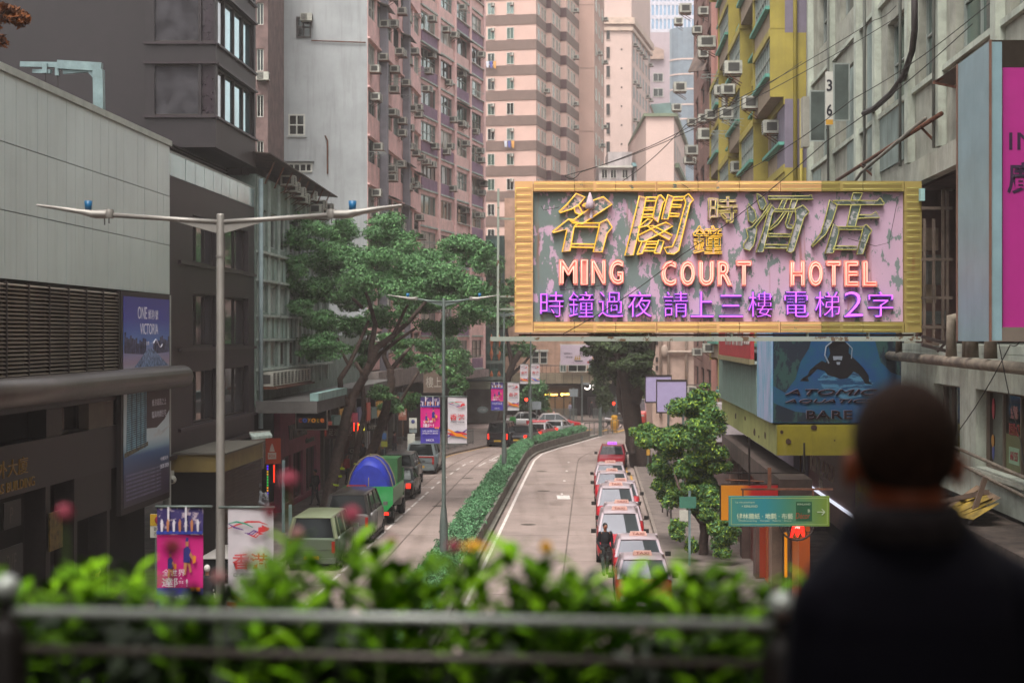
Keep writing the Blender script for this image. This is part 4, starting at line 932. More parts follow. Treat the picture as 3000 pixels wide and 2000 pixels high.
b = B(m_yl); b.tube([Vector((x0+.35, Y2-.15, tz[1])), Vector((x0+.35, Y2-.15, 38))], .09, 6); b.tube([Vector((x0+.6, Y2-.15, tz[1])), Vector((x0+.6, Y2-.15, tz[4]))], .07, 6)
b.v = [tuple((Matrix.Translation(t.location) @ Matrix.Rotation(W2.rz, 4, 'Z')).inverted() @ Vector(v)) for v in b.v]; link('drain_pipe', b, t)
for px, py, sc_ in ((2168, 270, 1.4), (2215, 208, 1.7), (2100, 400, 1.2), (2192, 268, 1.4)): link('air_conditioner', ac_mesh(0), t, (W2.u(px), -.75, W2.z(px, py)-.25), scale=(1.3, sc_*.8, sc_*.8))
for px, py in ((2140, 220), (2180, 385), (2220, 350)): link('rack', rack(), t, (W2.u(px)-1, -.7, W2.z(px, py)))
# lower part of the yellow / pink buildings at street level
# R1 grey-white building with the number sign
W1 = WR(9.0, 70.6); t = W1.thing('weathered_white_building', 'weathered grey white building with open casements and a recessed terrace holding up the neon sign', 'building'); L = W1.u(3400)
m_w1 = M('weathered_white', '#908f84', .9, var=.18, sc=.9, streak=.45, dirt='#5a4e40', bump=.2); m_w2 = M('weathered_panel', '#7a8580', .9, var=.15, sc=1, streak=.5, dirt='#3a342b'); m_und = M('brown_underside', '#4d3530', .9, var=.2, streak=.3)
u = W1.u
zA = 12.74
b = B(m_w1)
uA = u(2640)                                                 # start of the terrace recess
wins1 = [(u(2385), u(2412)), (u(2448), u(2508)), (u(2590), u(2655)), (u(2680), u(2745)), (u(2790), u(2860))]
ops_f = {}
for k, (z0, za, zb_, z1) in enumerate([(zA, 15.2, 17.7, 18.6), (18.6, 19.6, 21.8, 23), (23, 24.2, 26.4, 28)]):
    op = [(u(2398), u(2432)), (u(2462), u(2514)), (u(2600), u(2662)), (u(2692), u(2752)), (u(2800), u(2900)), (u(2960), u(3100))]
    wall_rows(b, 0, L, op, z0, z1, za, zb_, t=.4)
    for x0_, x1_ in op:
        link('window', window_mesh(x1_-x0_, zb_-za, 2, 2, m_alu, rng.choice([G1, G2]), .07), t, (x0_, .2, za))
b.box(0, .02, ZP+3.2, uA, .4, zA-.002); b.box(0, .42, 12.9, L, 12, 28); b.box(0, .42, 3.3, uA, 12, 12.88); link('wall', b, t)
m_wp = M('pale_pilaster', '#a3a79b', .85, var=.15, streak=.45, dirt='#5c5144')
for x in (.2, u(2442), u(2520), u(2575), u(2672), u(2762), u(2930)): link('pilaster', B(m_wp).box(x, -.22, 4 if x < uA-2 else zA+.3, x+.5, -.003, 28), t)
for z_ in (14.95, 18.4, 22.9): link('string_course', B(m_wp).box(0, -.12, z_, L, -.004, z_+.14), t)

for px_ in (2450, 2560, 2668, 2770): link('conduit', B(M('grey_conduit', '#6c6e68', .7)).tube([(u(px_), -.3, 13), (u(px_)+.02, -.3, 20), (u(px_)+.1, -.3, 28)], .045, 6), t)
link('slab_edge', B(m_w1).box(uA-.2, -.28, zA-.42, L, -.003, zA+.2), t)
for (a, c_, z0, z1) in ((10.3, 12, 13.4, 17.5), (14.8, 16, 13.6, 18.3), (17.2, 21.2, 13.3, 15.0), (.95, 3, 13, 14.8)): link('recessed_panel', B(m_w2).box(a, -.06, z0, c_, -.003, z1), t)
# terrace
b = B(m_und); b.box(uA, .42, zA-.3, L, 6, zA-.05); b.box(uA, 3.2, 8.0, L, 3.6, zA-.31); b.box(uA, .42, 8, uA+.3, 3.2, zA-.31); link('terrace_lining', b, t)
b = B(m_wp); uw1, uw2 = u(2735), u(2812); uw3, uw4 = u(2858), u(3010)
wall_rows(b, uA, L, [(uw1, uw2), (uw3, uw4), (uw4+1.4, uw4+4.5)], 4.3, 7.78, 5.12, 6.95, t=.5); b.box(uA, .0, 7.79, L, 3.2, 7.98); link('lower_wall', b, t)
b = B(m_dfr)
for uu, vv in ((uw1, uw2), (uw3, uw4), (uw4+1.4, uw4+4.5)):
    link('window', window_mesh(vv-uu, 1.83, 3, 1, M('brown_frame', '#6a5c50', .6), glass('shop_glass', '#2a2422'), .07), t, (uu, .25, 5.12)); link('sill', B(m_w1).box(uu-.15, -.12, 5.0, vv+.15, .24, 5.1), t)
wst = M('window_lettering', '#b07d7a', .6); 
s = thing('window_advert', 'red and white Chinese lettering and phone number stuck inside the lower right window', 'sign', (W1.o.x, W1.o.y, 0), W1.rz)
xm_ = (uw3+(uw4-uw3)/2)
link('backing', B(M('green_backing', '#5c6040', .6)).box(uw3+(uw4-uw3)*.34, .318, 5.2, uw3+(uw4-uw3)*.66, .325, 6.0), s)
text('免費睇', wst, s, xm_, .312, 6.35, w=.62, h=.3, ext=.006); text('東百貨大廈', M('window_red', '#8c3038'), s, xm_, .312, 5.98, w=.95, h=.28, ext=.006)
link('bubble', B(M('bubble_green', '#7d9a80', .5)).box(xm_-.46, .308, 5.35, xm_+.46, .316, 5.72), s); text('6461 5357', M('window_red', '#8c3038'), s, xm_+.05, .3, 5.43, w=.7, h=.2, ext=.006)
b = B(M('paint_blue', '#3d4478')); b.ell((uw3+.4, .32, 5.5), (.12, .01, .2)); b.m(M('paint_orange', '#9a6a28')); b.ell((uw3+.4, .31, 5.75), (.15, .01, .15)); b.m(M('window_red', '#8c3038')); b.ell((uw3+.45, .31, 6.5), (.13, .01, .25)); link('painted_figure', b, s)
# pipes
b = B(M('dirty_pipe', '#74695c', .8, var=.3, streak=.4)); b.tube([(uA-.3, -.35, 7.62), (L, -.35, 7.5)], .13, 8)
link('pipe', b, t)
for px, r in ((2670, .1), (2830, .14), (2870, .06), (2893, .16), (2950, .15)): x = u(px); link('pipe', B(MC['dirty_pipe']).tube([(x, -.35, 7.7), (x, -.35, 8.6), (x, .5, 8.8)], r, 8), t)
for zq, a in ((4.95, u(2790)), (5.4, u(2700))): link('thin_pipe', B(MC['dirty_pipe']).tube([(a, -.12, zq+.2), (L, -.12, zq-.35)], .04, 6), t)
# long rusty wall pipe
b = B(m_rust); b.tube([(u(2480), -.35, 13.72), (u(2800), -.35, 13.72)], .06, 8); b.bar((u(2560), -.45, 13.72), (u(2560), 0, 13.3), .06); b.bar((u(2740), -.4, 13.72), (u(2740), 0, 13.3), .06); link('rusty_pipe', b, t)
b = B(m_conc); b.tube([(u(2570), -.9, 12.8), (u(2600), -.8, 13.2), (u(2745), -.3, 13.9)], .05, 6); link('stay_bar', b, t)
b = B(M('black_hose', '#2b2322', .7)); b.tube([P(*W1_) for W1_ in ()] or [(u(a), -.3, W1.z(a, py, .3)) for a, py in ((2558, 310), (2590, 295), (2640, 250), (2680, 195), (2705, 120), (2712, 60), (2712, 0), (2712, -60))], .09, 6); link('cable_duct', b, t)
# casements standing open and the 36 sign
def casement(px0, py0, px1, py1, Y, name='open_casement'):
    b = B(m_alu); a, c_ = P(px0, py0, Y), P(px1, py1, Y); 
    x0_, x1_, z1_, z0_ = a.x, c_.x, a.z, c_.z
    b.box(x0_, Y, z0_, x0_+.05, Y+.04, z1_); b.box(x1_-.05, Y, z0_, x1_, Y+.04, z1_); b.box(x0_+.05, Y, z0_, x1_-.05, Y+.04, z0_+.05); b.box(x0_+.05, Y, z1_-.05, x1_-.05, Y+.04, z1_)
    b.m(glass('casement_glass', '#4c5450', .3, .2)); b.box(x0_+.05, Y+.01, z0_+.05, x1_-.05, Y+.02, z1_-.05)
    b.v = [tuple((Matrix.Translation(t.location) @ Matrix.Rotation(W1.rz, 4, 'Z')).inverted() @ Vector(v)) for v in b.v]; link(name, b, t)
casement(2372, 265, 2420, 415, 61.6); casement(2441, 185, 2490, 355, 58.6)
b = B(M('air_con_case', '#8c887e', .6, streak=.3)); b.box(XW(2353, 62.5), 62.5, ZW(430, 62.5), XW(2372, 62.5), 63.1, ZW(283, 62.5)); b.v = [tuple((Matrix.Translation(t.location) @ Matrix.Rotation(W1.rz, 4, 'Z')).inverted() @ Vector(v)) for v in b.v]; link('casing', b, t)
s = thing('number_sign', 'white vertical sign with the numbers 3 and 6 fixed beside the open casement', 'sign', (XW(2430, 60.5), 60.5, 0)); hw = 10.5/FPX*60.5
z0, z1 = ZW(367, 60.5), ZW(210, 60.5)
link('board', B(M('sign_white', '#b4b0a8', .5, var=.06)).box(-hw, 0, z0, hw, .12, z1), s); link('stripe', B(M('sign_orange', '#b98a2c', .5)).box(-hw, -.004, z0+.02, hw, -.001, z0+.2), s)
m_num = M('number_ink', '#1f1e26', .5); text('3', m_num, s, 0, -.006, ZW(268, 60.5), w=.2, h=.42, off=.02); text('6', m_num, s, 0, -.006, ZW(340, 60.5), w=.2, h=.42, off=.02)
b = B(M('stained_red', '#8c3a2c')); 
for i in range(6):
    for j in range(3): b.m(M('stain%d' % ((i+j) % 3), ['#8c3a2c', '#8a7a30', '#3a6a50'][(i+j) % 3], .4)); b.box(6.7+i*.3, .12, 17.1+j*.18, 6.96+i*.3, .14, 17.25+j*.18)
link('stained_glass', b, t)
# scaffold on the terrace
s = thing('terrace_scaffold', 'steel scaffold frame and clutter on the terrace between the neon sign and the magenta billboard', 'scaffold'); b = B(M('scaffold_steel', '#5f5148', .6, .3, var=.3))
Ys = 44.5; 
for px in (2708, 2735, 2762, 2775): b.bar(P(px, 555 if px > 2760 else 640, Ys), P(px, 1010, Ys), .07)
for py in (610, 760, 872, 958, 1008): b.bar(P(2700, py, Ys), P(2790, py, Ys), .08)
b.bar(P(2765, 556, Ys), P(2790, 556, Ys), .07); link('frame', b, s)
for k, (px, py, w_, h_) in enumerate(((2722, 700, .5, .6), (2738, 790, .35, .8), (2715, 860, .5, .5), (2745, 930, .6, .35))): p = P(px, py, Ys+1.2); link('clutter', B(M('clutter%d' % k, ['#6b5a4c', '#4c4a44', '#70604e', '#565a58'][k], .8, var=.3)).box(p.x-w_/2, p.y, p.z-h_/2, p.x+w_/2, p.y+.5, p.z+h_/2), s)
link('bracket', B(m_dfr).bar(P(2700, 985, 43), P(2790, 1010, 43), .08).bar(P(2745, 1030, 43), P(2790, 985, 43), .06).bar(P(2700, 1010, 43), P(2790, 1032, 43), .08), s)
link('blue_lamp', B(M('pale_cyan', '#8fb0ae', .5)).box(XW(2697, 44.6), 44.6, ZW(588, 44.6), XW(2710, 44.6), 44.8, ZW(552, 44.6)), s)
# canopy ledge with debris
s = thing('debris_ledge', 'broken concrete canopy littered with yellow tarpaulin and timber below the right hand windows', 'canopy', (W1.o.x, W1.o.y, 0), W1.rz)
link('slab', B(M('ledge_dirty', '#4c4039', .9, var=.3, sc=3)).box(u(2890), -1.25, 3.95, L, .2, 4.2), s)
b = B(M('tarp_yellow', '#8a7024', .7, var=.3, sc=4)); xs = np.linspace(u(2930), u(3000), 8)
for i in range(7):
    za_, zb_ = 4.25+.25*sin(i*1.7)**2, 4.25+.25*sin((i+1)*1.7)**2
    b.add([(xs[i], -1.2+.15*sin(i*2), za_), (xs[i+1], -1.2+.15*sin(i*2+2), zb_), (xs[i+1], -.5, zb_+.35), (xs[i], -.5, za_+.3)], [(0, 1, 2, 3)])
link('tarpaulin', b, s)
b = B(M('torn_sheet', '#6e5844', .8, var=.3, sc=4)); b.add([(u(2890), -1.0, 4.22), (u(2930), -1.1, 4.22), (u(2980), -.8, 4.5), (u(2960), -.2, 4.7), (u(2880), -.15, 4.75)], [(0, 1, 2, 3, 4)]); link('torn_sheet', b, s)
b = B(M('timber', '#5e4c40', .8, var=.2)); b.bar((u(2880), -1.2, 4.3), (u(2990), -.7, 4.9), .1); b.bar((u(2985), -1.3, 3.4), (u(2985), -.7, 5.2), .1); link('timber', b, s)
for i in range(5): link('hanger', B(m_rust).bar((u(2900)+i*.8, -1.15, 3.2), (u(2900)+i*.8, -1.15, 3.95), .05), s)
# wall under the ledge: dim shopfronts on the right pavement
link('street_wall', B(M('street_wall', '#2f2723', .8, var=.3)).box(-36, .6, ZP, L, 1.2, 3.9), t)
# ================================================================ THE NEON HOTEL SIGN
YS = 45.0; k_ = YS/FPX
sg = thing('neon_hotel_sign', 'large peeling yellow framed neon sign reading MING COURT HOTEL hung out over the road', 'neon sign', (XW(2102, YS), YS, 0))
sx = lambda px: (px-2102)*k_; sz = lambda py: HC-(py-HY)*k_
m_panel = M('peeling_lilac', '#b898ae', .75, var=0, sc=3.6, col2='#6c7876', thr=.5, streak=.0, bump=.3, stretch=(1, 1, .5))
m_oran = M('sign_yellow', '#cf9f6c', .7, sc=1.6, col2='#5c6866', thr=.655, bump=.3); m_oran2 = M('sign_yellow2', '#8c7a40', .7, sc=.8, col2='#5c5846', thr=.66)
nt = m_panel.node_tree; # a large soft variation plus rust runs over the lilac paint
def rust_runs(m, amount=.8, lo=.6):
    n = m.node_tree.nodes; l = m.node_tree.links; bs = n['Principled BSDF']; src = bs.inputs['Base Color'].links[0].from_socket
    g = n.new('ShaderNodeNewGeometry'); mp = n.new('ShaderNodeMapping'); mp.inputs['Scale'].default_value = (3.2, 1, .35); l.new(g.outputs['Position'], mp.inputs[0])
    no = n.new('ShaderNodeTexNoise'); no.inputs['Scale'].default_value = 1.3; no.inputs['Detail'].default_value = 5; l.new(mp.outputs[0], no.inputs['Vector'])
    r = n.new('ShaderNodeMapRange'); r.inputs[1].default_value = lo; r.inputs[2].default_value = lo+.14; r.inputs[4].default_value = amount; l.new(no.outputs[0], r.inputs[0])
    mx = n.new('ShaderNodeMix'); mx.data_type = 'RGBA'; mx.inputs[7].default_value = (*lin('#8a4a2c'), 1); l.new(r.outputs[0], mx.inputs[0]); l.new(src, mx.inputs[6]); l.new(mx.outputs[2], bs.inputs['Base Color'])
rust_runs(m_panel); rust_runs(m_oran, .6, .64); rust_runs(m_oran2, .6, .62)
def dens(m):      # more bare metal towards one side of the board: wear with a shape of its own
    n = m.node_tree.nodes; l = m.node_tree.links; mr = [x for x in n if x.type == 'MAP_RANGE'][0]; src = mr.inputs[0].links[0].from_socket
    g = n.new('ShaderNodeNewGeometry'); s_ = n.new('ShaderNodeSeparateXYZ'); l.new(g.outputs['Position'], s_.inputs[0])
    r = n.new('ShaderNodeMapRange'); r.inputs[1].default_value = XW(1600, YS); r.inputs[2].default_value = XW(2350, YS); r.inputs[3].default_value = .055; r.inputs[4].default_value = -.06; l.new(s_.outputs['X'], r.inputs[0])
    a = n.new('ShaderNodeMath'); l.new(src, a.inputs[0]); l.new(r.outputs[0], a.inputs[1]); l.new(a.outputs[0], mr.inputs[0])
dens(m_panel)
link('panel', B(m_panel).box(sx(1562), 0, sz(942), sx(2645), .3, sz(563)), sg)
for nm, a in (('top', (1562, 532, 2645, 562)), ('bottom', (1562, 943, 2645, 974))):
    xs = np.linspace(a[0], a[2], 10)
    for i in range(9): link('frame_panel', B(m_oran if i < 7 else m_oran2).box(sx(xs[i])+.008, -.16, sz(a[3]), sx(xs[i+1])-.008, .34, sz(a[1])), sg)
for i in range(5):
    za, zb_ = 532+i*442/5, 532+(i+1)*442/5
    link('frame_panel', B(m_oran).box(sx(1508), -.16, sz(zb_)+.006, sx(1561), .34, sz(za)-.006), sg); link('frame_panel', B(m_oran2).box(sx(2646), -.16, sz(zb_)+.006, sx(2696), .34, sz(za)-.006), sg)
link('backing', B(m_rust).box(sx(1512), .345, sz(970), sx(2692), .6, sz(536)), sg)
m_tub = M('neon_yellow_dull', '#dcc66c', .35, var=.1); m_tlit = M('neon_yellow_lit', '#ffc440', .35, emit=.3); m_dull = M('neon_dull', '#a39c52', .4)
def T(pts, mt, name='neon_tube', r=.018, y=-.2): return link(name, B(mt).tube([(sx(a), y, sz(c)) for a, c in pts], r, 6), sg)
for i in range(20):                                         # zigzag tubes on the side borders
    py = 553+i*20.5; a = [(1556, py), (1512, py), (1510, py+10), (1512, py+20), (1556, py+20)]
    T(a[:3] if i % 2 else a[:2]+a[2:4], m_tub, r=.012)
    T([(2652, py), (2690, py)], m_dull, r=.012)
for py in (540, 556, 952, 966):
    for i in range(6): T([(1565+i*180, py), (1565+i*180+172, py+(.5 if i % 2 else -.4))], m_tub if i < 4 else m_dull, r=.013)
m_tray = M('letter_tray', '#c2a3a4', .7, sc=5, col2='#5c6a68', thr=.53, bump=.2)
m_tray2 = M('letter_tray2', '#a39ea0', .7, sc=5, col2='#59645f', thr=.48, bump=.2)
def big(ch, x0, y0, x1, y1, tray, tube, sh=.22, off=.012, r=.02, tubes=True):
    w_, h_ = (x1-x0)*k_, (y1-y0)*k_
    text(ch, tray, sg, sx((x0+x1)/2), -.05, sz(y1), w=w_, h=h_, ext=.12, shear=sh, off=off, name='character')
    if tubes: link('neon_outline', text_mesh(ch, tube, w_, h_, bev=r, shear=sh, off=off, fill=False), sg, (sx((x0+x1)/2), -.16, sz(y1)), (pi/2, 0, 0))
STR = {('character_ming', 0): [[(632,155),(715,188),(655,262),(590,300),(480,335),(470,325),(545,258)],[(700,258),(800,215),(885,185),(968,255),(800,365),(690,440),(600,430),(555,390),(610,400),(700,335),(760,290),(690,270)],[(610,290),(650,262),(690,330),(660,352),(625,335)],[(405,515),(560,395),(655,430),(612,470),(575,690),(500,700),(545,490),(420,520)],[(655,430),(850,430),(846,468),(612,465)],[(850,430),(920,395),(968,470),(920,530),(875,702),(790,700),(845,470)],[(590,625),(807,628),(800,662),(582,655)]],
('character_pavilion', 0): [[(1222,178),(1285,195),(1265,300),(1165,730),(1085,735),(1160,440)],[(1285,190),(1395,190),(1380,225),(1278,225)],[(1268,290),(1358,285),(1350,312),(1262,312)],[(1252,350),(1345,345),(1340,375),(1246,378)],[(1400,175),(1420,168),(1462,215),(1440,245),(1395,425),(1345,380),(1378,230)],[(1490,165),(1545,190),(1530,230),(1490,395),(1430,395),(1455,290)],[(1545,188),(1640,185),(1628,218),(1537,220)],[(1522,258),(1616,262),(1610,285),(1516,282)],[(1505,340),(1598,345),(1590,370),(1498,368)],[(1640,185),(1680,158),(1728,215),(1695,250),(1590,690),(1545,720),(1480,715),(1452,662),(1530,650),(1570,560),(1655,240)],[(1210,470),(1300,395),(1345,400),(1300,455),(1215,475)],[(1210,545),(1400,452),(1470,425),(1535,458),(1420,528),(1270,602),(1215,600)],[(1300,460),(1345,455),(1530,545),(1500,590),(1390,530)],[(1248,600),(1290,605),(1250,715),(1200,725)],[(1290,605),(1402,602),(1396,628),(1283,630)],[(1402,590),(1450,600),(1415,715),(1362,712)],[(1268,660),(1372,660),(1366,692),(1258,692)]],
('character_wine', 1): [[(400,155),(460,190),(490,250),(460,310),(430,300),(405,220)],[(320,250),(380,320),(395,390),(360,430),(320,410),(310,300)],[(530,245),(500,320),(390,470),(400,490),(370,640),(330,690),(280,670),(275,630),(320,560),(300,485),(350,470),(440,370)],[(505,180),(885,180),(905,165),(925,210),(510,210)],[(640,212),(680,212),(650,300),(600,300)],[(725,212),(780,212),(750,300),(700,300)],[(540,260),(570,302),(545,340),(460,700),(390,705),(450,530),(500,340)],[(570,302),(755,302),(752,326),(562,326)],[(760,300),(830,265),(888,325),(840,380),(745,690),(715,708),(675,695),(765,400)],[(650,328),(675,330),(600,440),(520,500),(510,490),(600,400)],[(700,328),(730,328),(690,440),(735,455),(730,485),(680,480),(665,440)],[(510,530),(727,535),(720,560),(502,558)],[(480,632),(692,635),(685,668),(472,665)]],
('character_shop', 1): [[(1300,150),(1385,150),(1362,212),(1330,222),(1280,215)],[(1110,222),(1380,222),(1525,225),(1550,195),(1590,245),(1580,262),(1150,262)],[(1080,215),(1150,265),(1100,430),(1040,540),(915,655),(910,640),(1000,520),(1040,380)],[(1280,266),(1370,266),(1320,462),(1240,462)],[(1348,355),(1470,355),(1510,325),(1550,380),(1338,388)],[(1115,440),(1158,466),(1168,510),(1115,710),(1035,715),(1080,560)],[(1160,465),(1390,465),(1385,495),(1165,492)],[(1392,465),(1420,445),(1475,500),(1450,540),(1390,720),(1330,725),(1385,510)],[(1122,645),(1336,648),(1328,680),(1112,678)]]}
for (nm, kk), strokes in STR.items():
    fr, tu = (m_tray, m_tlit) if kk == 0 else (m_tray2, m_dull); x_ = 1490 if kk == 0 else 2090; ch = None
    for j, pts in enumerate(strokes):
        q = [(x_+a*.3125, 520+c*.3125) for a, c in pts]; ar = sum(a[0]*c[1]-c[0]*a[1] for a, c in zip(q, q[1:]+q[:1]))
        if ar > 0: q = q[::-1]
        link('character_stroke', B(fr).prism([(sx(a), -.12-.0015*j, sz(c)) for a, c in q], (0, .11, 0)), sg)
        cx_, cy_ = sum(a for a, c in q)/len(q), sum(c for a, c in q)/len(q)
        link('neon_outline', B(tu).tube([(sx(a), -.16, sz(c)) for a, c in q+q[:1]], .019 if kk == 0 else .016, 6, caps=False), sg)
big('時', 2072, 576, 2160, 655, m_tray, m_tub, 0, .01, .012); big('鐘', 2027, 661, 2115, 745, m_tray, m_tlit, 0, .008, .012)
m_pinkface = M('letter_face_pink', '#d98a80', .6, var=.12, sc=3, emit=0); m_nred = M('neon_salmon', '#ff9684', emit=.85)
def latin(s_, x0, x1, y0, y1):
    n = len(s_); wds = {'M': 1.25, 'I': .5, 'W': 1.3}; tot = sum(wds.get(c, 1) for c in s_)+(n-1)*.18; c0 = x0
    for ch in s_:
        w_ = wds.get(ch, 1)*(x1-x0)/tot
        if ch == 'I': 
            link('letter', B(m_pinkface).box(sx(c0), -.12, sz(y1), sx(c0+w_), -.01, sz(y0)), sg)
            T([(c0+3, y0+3), (c0+w_-3, y0+3), (c0+w_-3, y1-3), (c0+3, y1-3), (c0+3, y0+3)], m_nred, 'neon_outline', .017, -.15)
        else:
            ws, hs = w_*k_, (y1-y0)*k_
            text(ch, m_pinkface, sg, sx(c0+w_/2), -.065, sz(y1), w=ws, h=hs, ext=.1, off=.03, name='letter')
            link('neon_outline', text_mesh(ch, m_nred, ws-.05, hs-.05, bev=.017, off=.022, fill=False), sg, (sx(c0+w_/2), -.14, sz(y1)+.025), (pi/2, 0, 0))
        c0 += w_+.18*(x1-x0)/tot
latin('MING', 1637, 1827, 760, 836); latin('COURT', 1935, 2201, 763, 840); latin('HOTEL', 2312, 2568, 763, 841)
m_npur = M('neon_violet', '#dc62ff', emit=.75); m_ptray = M('letter_tray_blue', '#6c5a9c', .6, var=.2)
for ch, x0, x1 in (('時', 1582, 1652), ('鐘', 1665, 1740), ('過', 1751, 1826), ('夜', 1838, 1909), ('請', 1943, 2015), ('上', 2021, 2090), ('三', 2104, 2176), ('樓', 2190, 2262), ('電', 2295, 2368), ('梯', 2385, 2459), ('2', 2470, 2526), ('字', 2540, 2615)):
    w_, h_ = (x1-x0)*k_, (76 if ch not in '三' else 66)*k_
    text(ch, m_ptray, sg, sx((x0+x1)/2), -.05, sz(930), w=w_, h=h_, ext=.1, off=.012, name='character'); link('neon_stroke', text_mesh(ch, m_npur, w_-.03, h_-.03, ext=.03, off=-.022), sg, (sx((x0+x1)/2), -.13, sz(930)+.02), (pi/2, 0, 0))
# carrying steel
m_st = M('rusty_white_steel', '#8a8f86', .6, var=.1, sc=3, col2='#5c4632', thr=.58)
link('bottom_beam', B(m_st).box(sx(1437), -.3, sz(999), sx(2692), .1, sz(986)), sg); link('rear_beam', B(m_rust).box(sx(1520), .5, sz(984), sx(2690), .6, sz(978)), sg)
for px in (1895, 2140, 2362, 2540): link('bracket', B(m_st).box(sx(px), -.1, sz(986), sx(px+6), .1, sz(975)), sg)
link('left_post', B(m_st).bar((sx(1458), 0, sz(1037)), (sx(1460), 0, sz(553)), .06), sg)
for py in (640, 868, 905): link('left_strut', B(m_st).bar((sx(1459), .1, sz(py)), (sx(1512), .2, sz(py)), .05), sg)
link('right_strut', B(m_st).box(sx(2696), .1, sz(1000), sx(2702), .2, sz(540)), sg)
b = B(M('white_rag', '#b9a4ae', .9)); b.lathe([(.02, .0), (.1, -.25), (.14, -.42), (.05, -.44)], (sx(1727), -.25, sz(566)), 9); b.lathe([(.03, 0), (.05, -.3)], (sx(1731), -.25, sz(608)), 6); link('rag', b, sg)
for i, pts in enumerate([[(1585, 605), (1592, 617), (1625, 612), (1640, 608)], [(1990, 538), (2010, 550), (2020, 560)], [(2480, 700), (2560, 722), (2600, 712), (2625, 585)], [(1640, 850), (1700, 846), (1760, 836)]]): T(pts, m_wire, 'loose_wire', .008)
sgl = bpy.data.objects
# stay cables
def cable(label, pts, r=.011):
    b = B(m_wire); P_ = [P(*p) for p in pts]; out = []
    for a, c in zip(P_, P_[1:]):
        for q in np.linspace(0, 1, 8)[:-1]: p = a.lerp(c, float(q)); p.z -= .12*sin(pi*q); out.append(p)
    out.append(P_[-1]); o = link('stay_cable', b.tube(out, r, 5)); return tag(o, label, 'cable', 'stay cables of the neon sign')
cable('cable rising from the top left hook of the sign to the white building', [(1655, 515, 44.8), (2065, 362, 46), (2710, 0, 50)])
cable('cable from the top of the sign past the yellow tenement up to the right', [(1810, 540, 44.9), (2010, 365, 46), (2560, 60, 50), (2640, 0, 51)])
cable('cable crossing in front of the sign from its lower left corner', [(1650, 978, 44.6), (2000, 745, 42), (2420, 415, 38), (2850, 70, 34.5)], .011)
cable('second cable running up beside the number sign to the magenta billboard', [(2150, 520, 44.9), (2500, 290, 40), (2900, 10, 34)], .010)
cable('thin cable from the hook on the sign towards the yellow bays', [(1655, 517, 44.8), (1700, 505, 45), (2060, 350, 52), (2350, 180, 68)], .012)
cable('thin wire hanging across the lower right wall', [(2780, 1300, 36), (2960, 1010, 35), (3000, 975, 34)], .012)
cable('steep thin wire in front of the lower right window', [(2925, 1000, 35), (2990, 1290, 34), (3010, 1400, 33)], .012)

# ---- boxed advert over the pavement (diver) and its yellow canopy
def tint_noise(name, a, c, sc=3, st=(1, 1, 1)): return M(name, a, .55, sc=sc, col2=c, var=0, stretch=st)
t = thing('boxed_mezzanine', 'mezzanine clad in corrugated sheet over a dull yellow fascia under the neon sign', 'building')
Ym = 50.; xl, xr_ = XW(2264, Ym), XW(2668, Ym); zB, zT = ZW(1238, Ym), 9.3; xf = lambda Y: xl+.048*(Y-Ym)
b = B(M('mezz_core', '#3a3634', .8)); b.prism([(xl+.1, Ym+.1, zB-.02), (xr_, Ym+.1, zB-.02), (xr_+1.2, 71, zB-.02), (xf(71)+.1, 71, zB-.02)], (0, 0, 2.0)); link('core', b, t)
m_cor = M('corrugated_teal', '#66776f', .6, .1, var=.12, sc=2, streak=.6, dirt='#3c3a30')
cs = B(m_cor).prism([(0, 0, 0), (0, .12, 0), (-.05, .09, 0), (-.05, .03, 0)], (0, 0, 1.62)).mesh('sheet_rib')
Y = 54.4
while Y < 70.6: link('sheet_rib', cs, t, (xf(Y)-.02, Y, zB+.02)); Y += .16
b = B(m_ggl); b.prism([(xf(54.3)-.12, 54.3, zB+1.64), (xf(54.3)+.05, 54.3, zB+1.64), (xf(70.7)+.05, 70.7, zB+1.64), (xf(70.7)-.12, 70.7, zB+1.64)], (0, 0, .08)); link('cap', b, t)
yf = B(M('dirty_yellow', '#85791a', .7, var=.1, sc=1.2, streak=.35, dirt='#3c3420')); zY = (ZW(1332, Ym), zB-.06)
yf.prism([(XW(2277, 49.8), 49.8, zY[0]), (xr_+.1, 49.8, zY[0]), (xr_+.1, 52, zY[0]), (XW(2277, 49.8)+.1, 52, zY[0])], (0, 0, zY[1]-zY[0])); link('fascia', yf, t)
yf = B(M('faded_yellow', '#8d8f56', .75, var=.1, sc=1.2, streak=.4, dirt='#4a4228')); xe = XW(2277, 49.8); yf.prism([(xe-.02, 49.81, zY[0]), (xe+.07, 49.9, zY[0]), (xe+.07+.048*21, 71, zY[0]), (xe-.02+.048*21, 71, zY[0])], (0, 0, zY[1]-zY[0])); link('fascia', yf, t)
for px, py, r in ((2290, 1265, .06), (2310, 1292, .1), (2384, 1252, .1), (2445, 1290, .03)): p = P(px, py, 49.78); link('rust_hole', B(M('rust_patch', '#3f2a20', .9)).add([(p.x+r*cos(a)*(.7+.5*rng.random()), p.y, p.z+r*.9*sin(a)*(.7+.4*rng.random())) for a in np.linspace(0, 2*pi, 9)[:-1]], [tuple(range(8))]), t)
for Yq, zq, r in ((53, 5.1, .13), (56.5, 5.0, .16), (60, 5.3, .1), (64, 5.2, .15), (55, 4.95, .08)): x = xe-.03+.048*(Yq-49.8)-.004; link('rust_hole', B(MC['rust_patch']).add([(x, Yq+r*1.8*cos(a)*(.7+.4*rng.random()), zq+r*sin(a)*(.6+.5*rng.random())) for a in np.linspace(0, -2*pi, 9)[:-1]], [tuple(range(8))]), t)
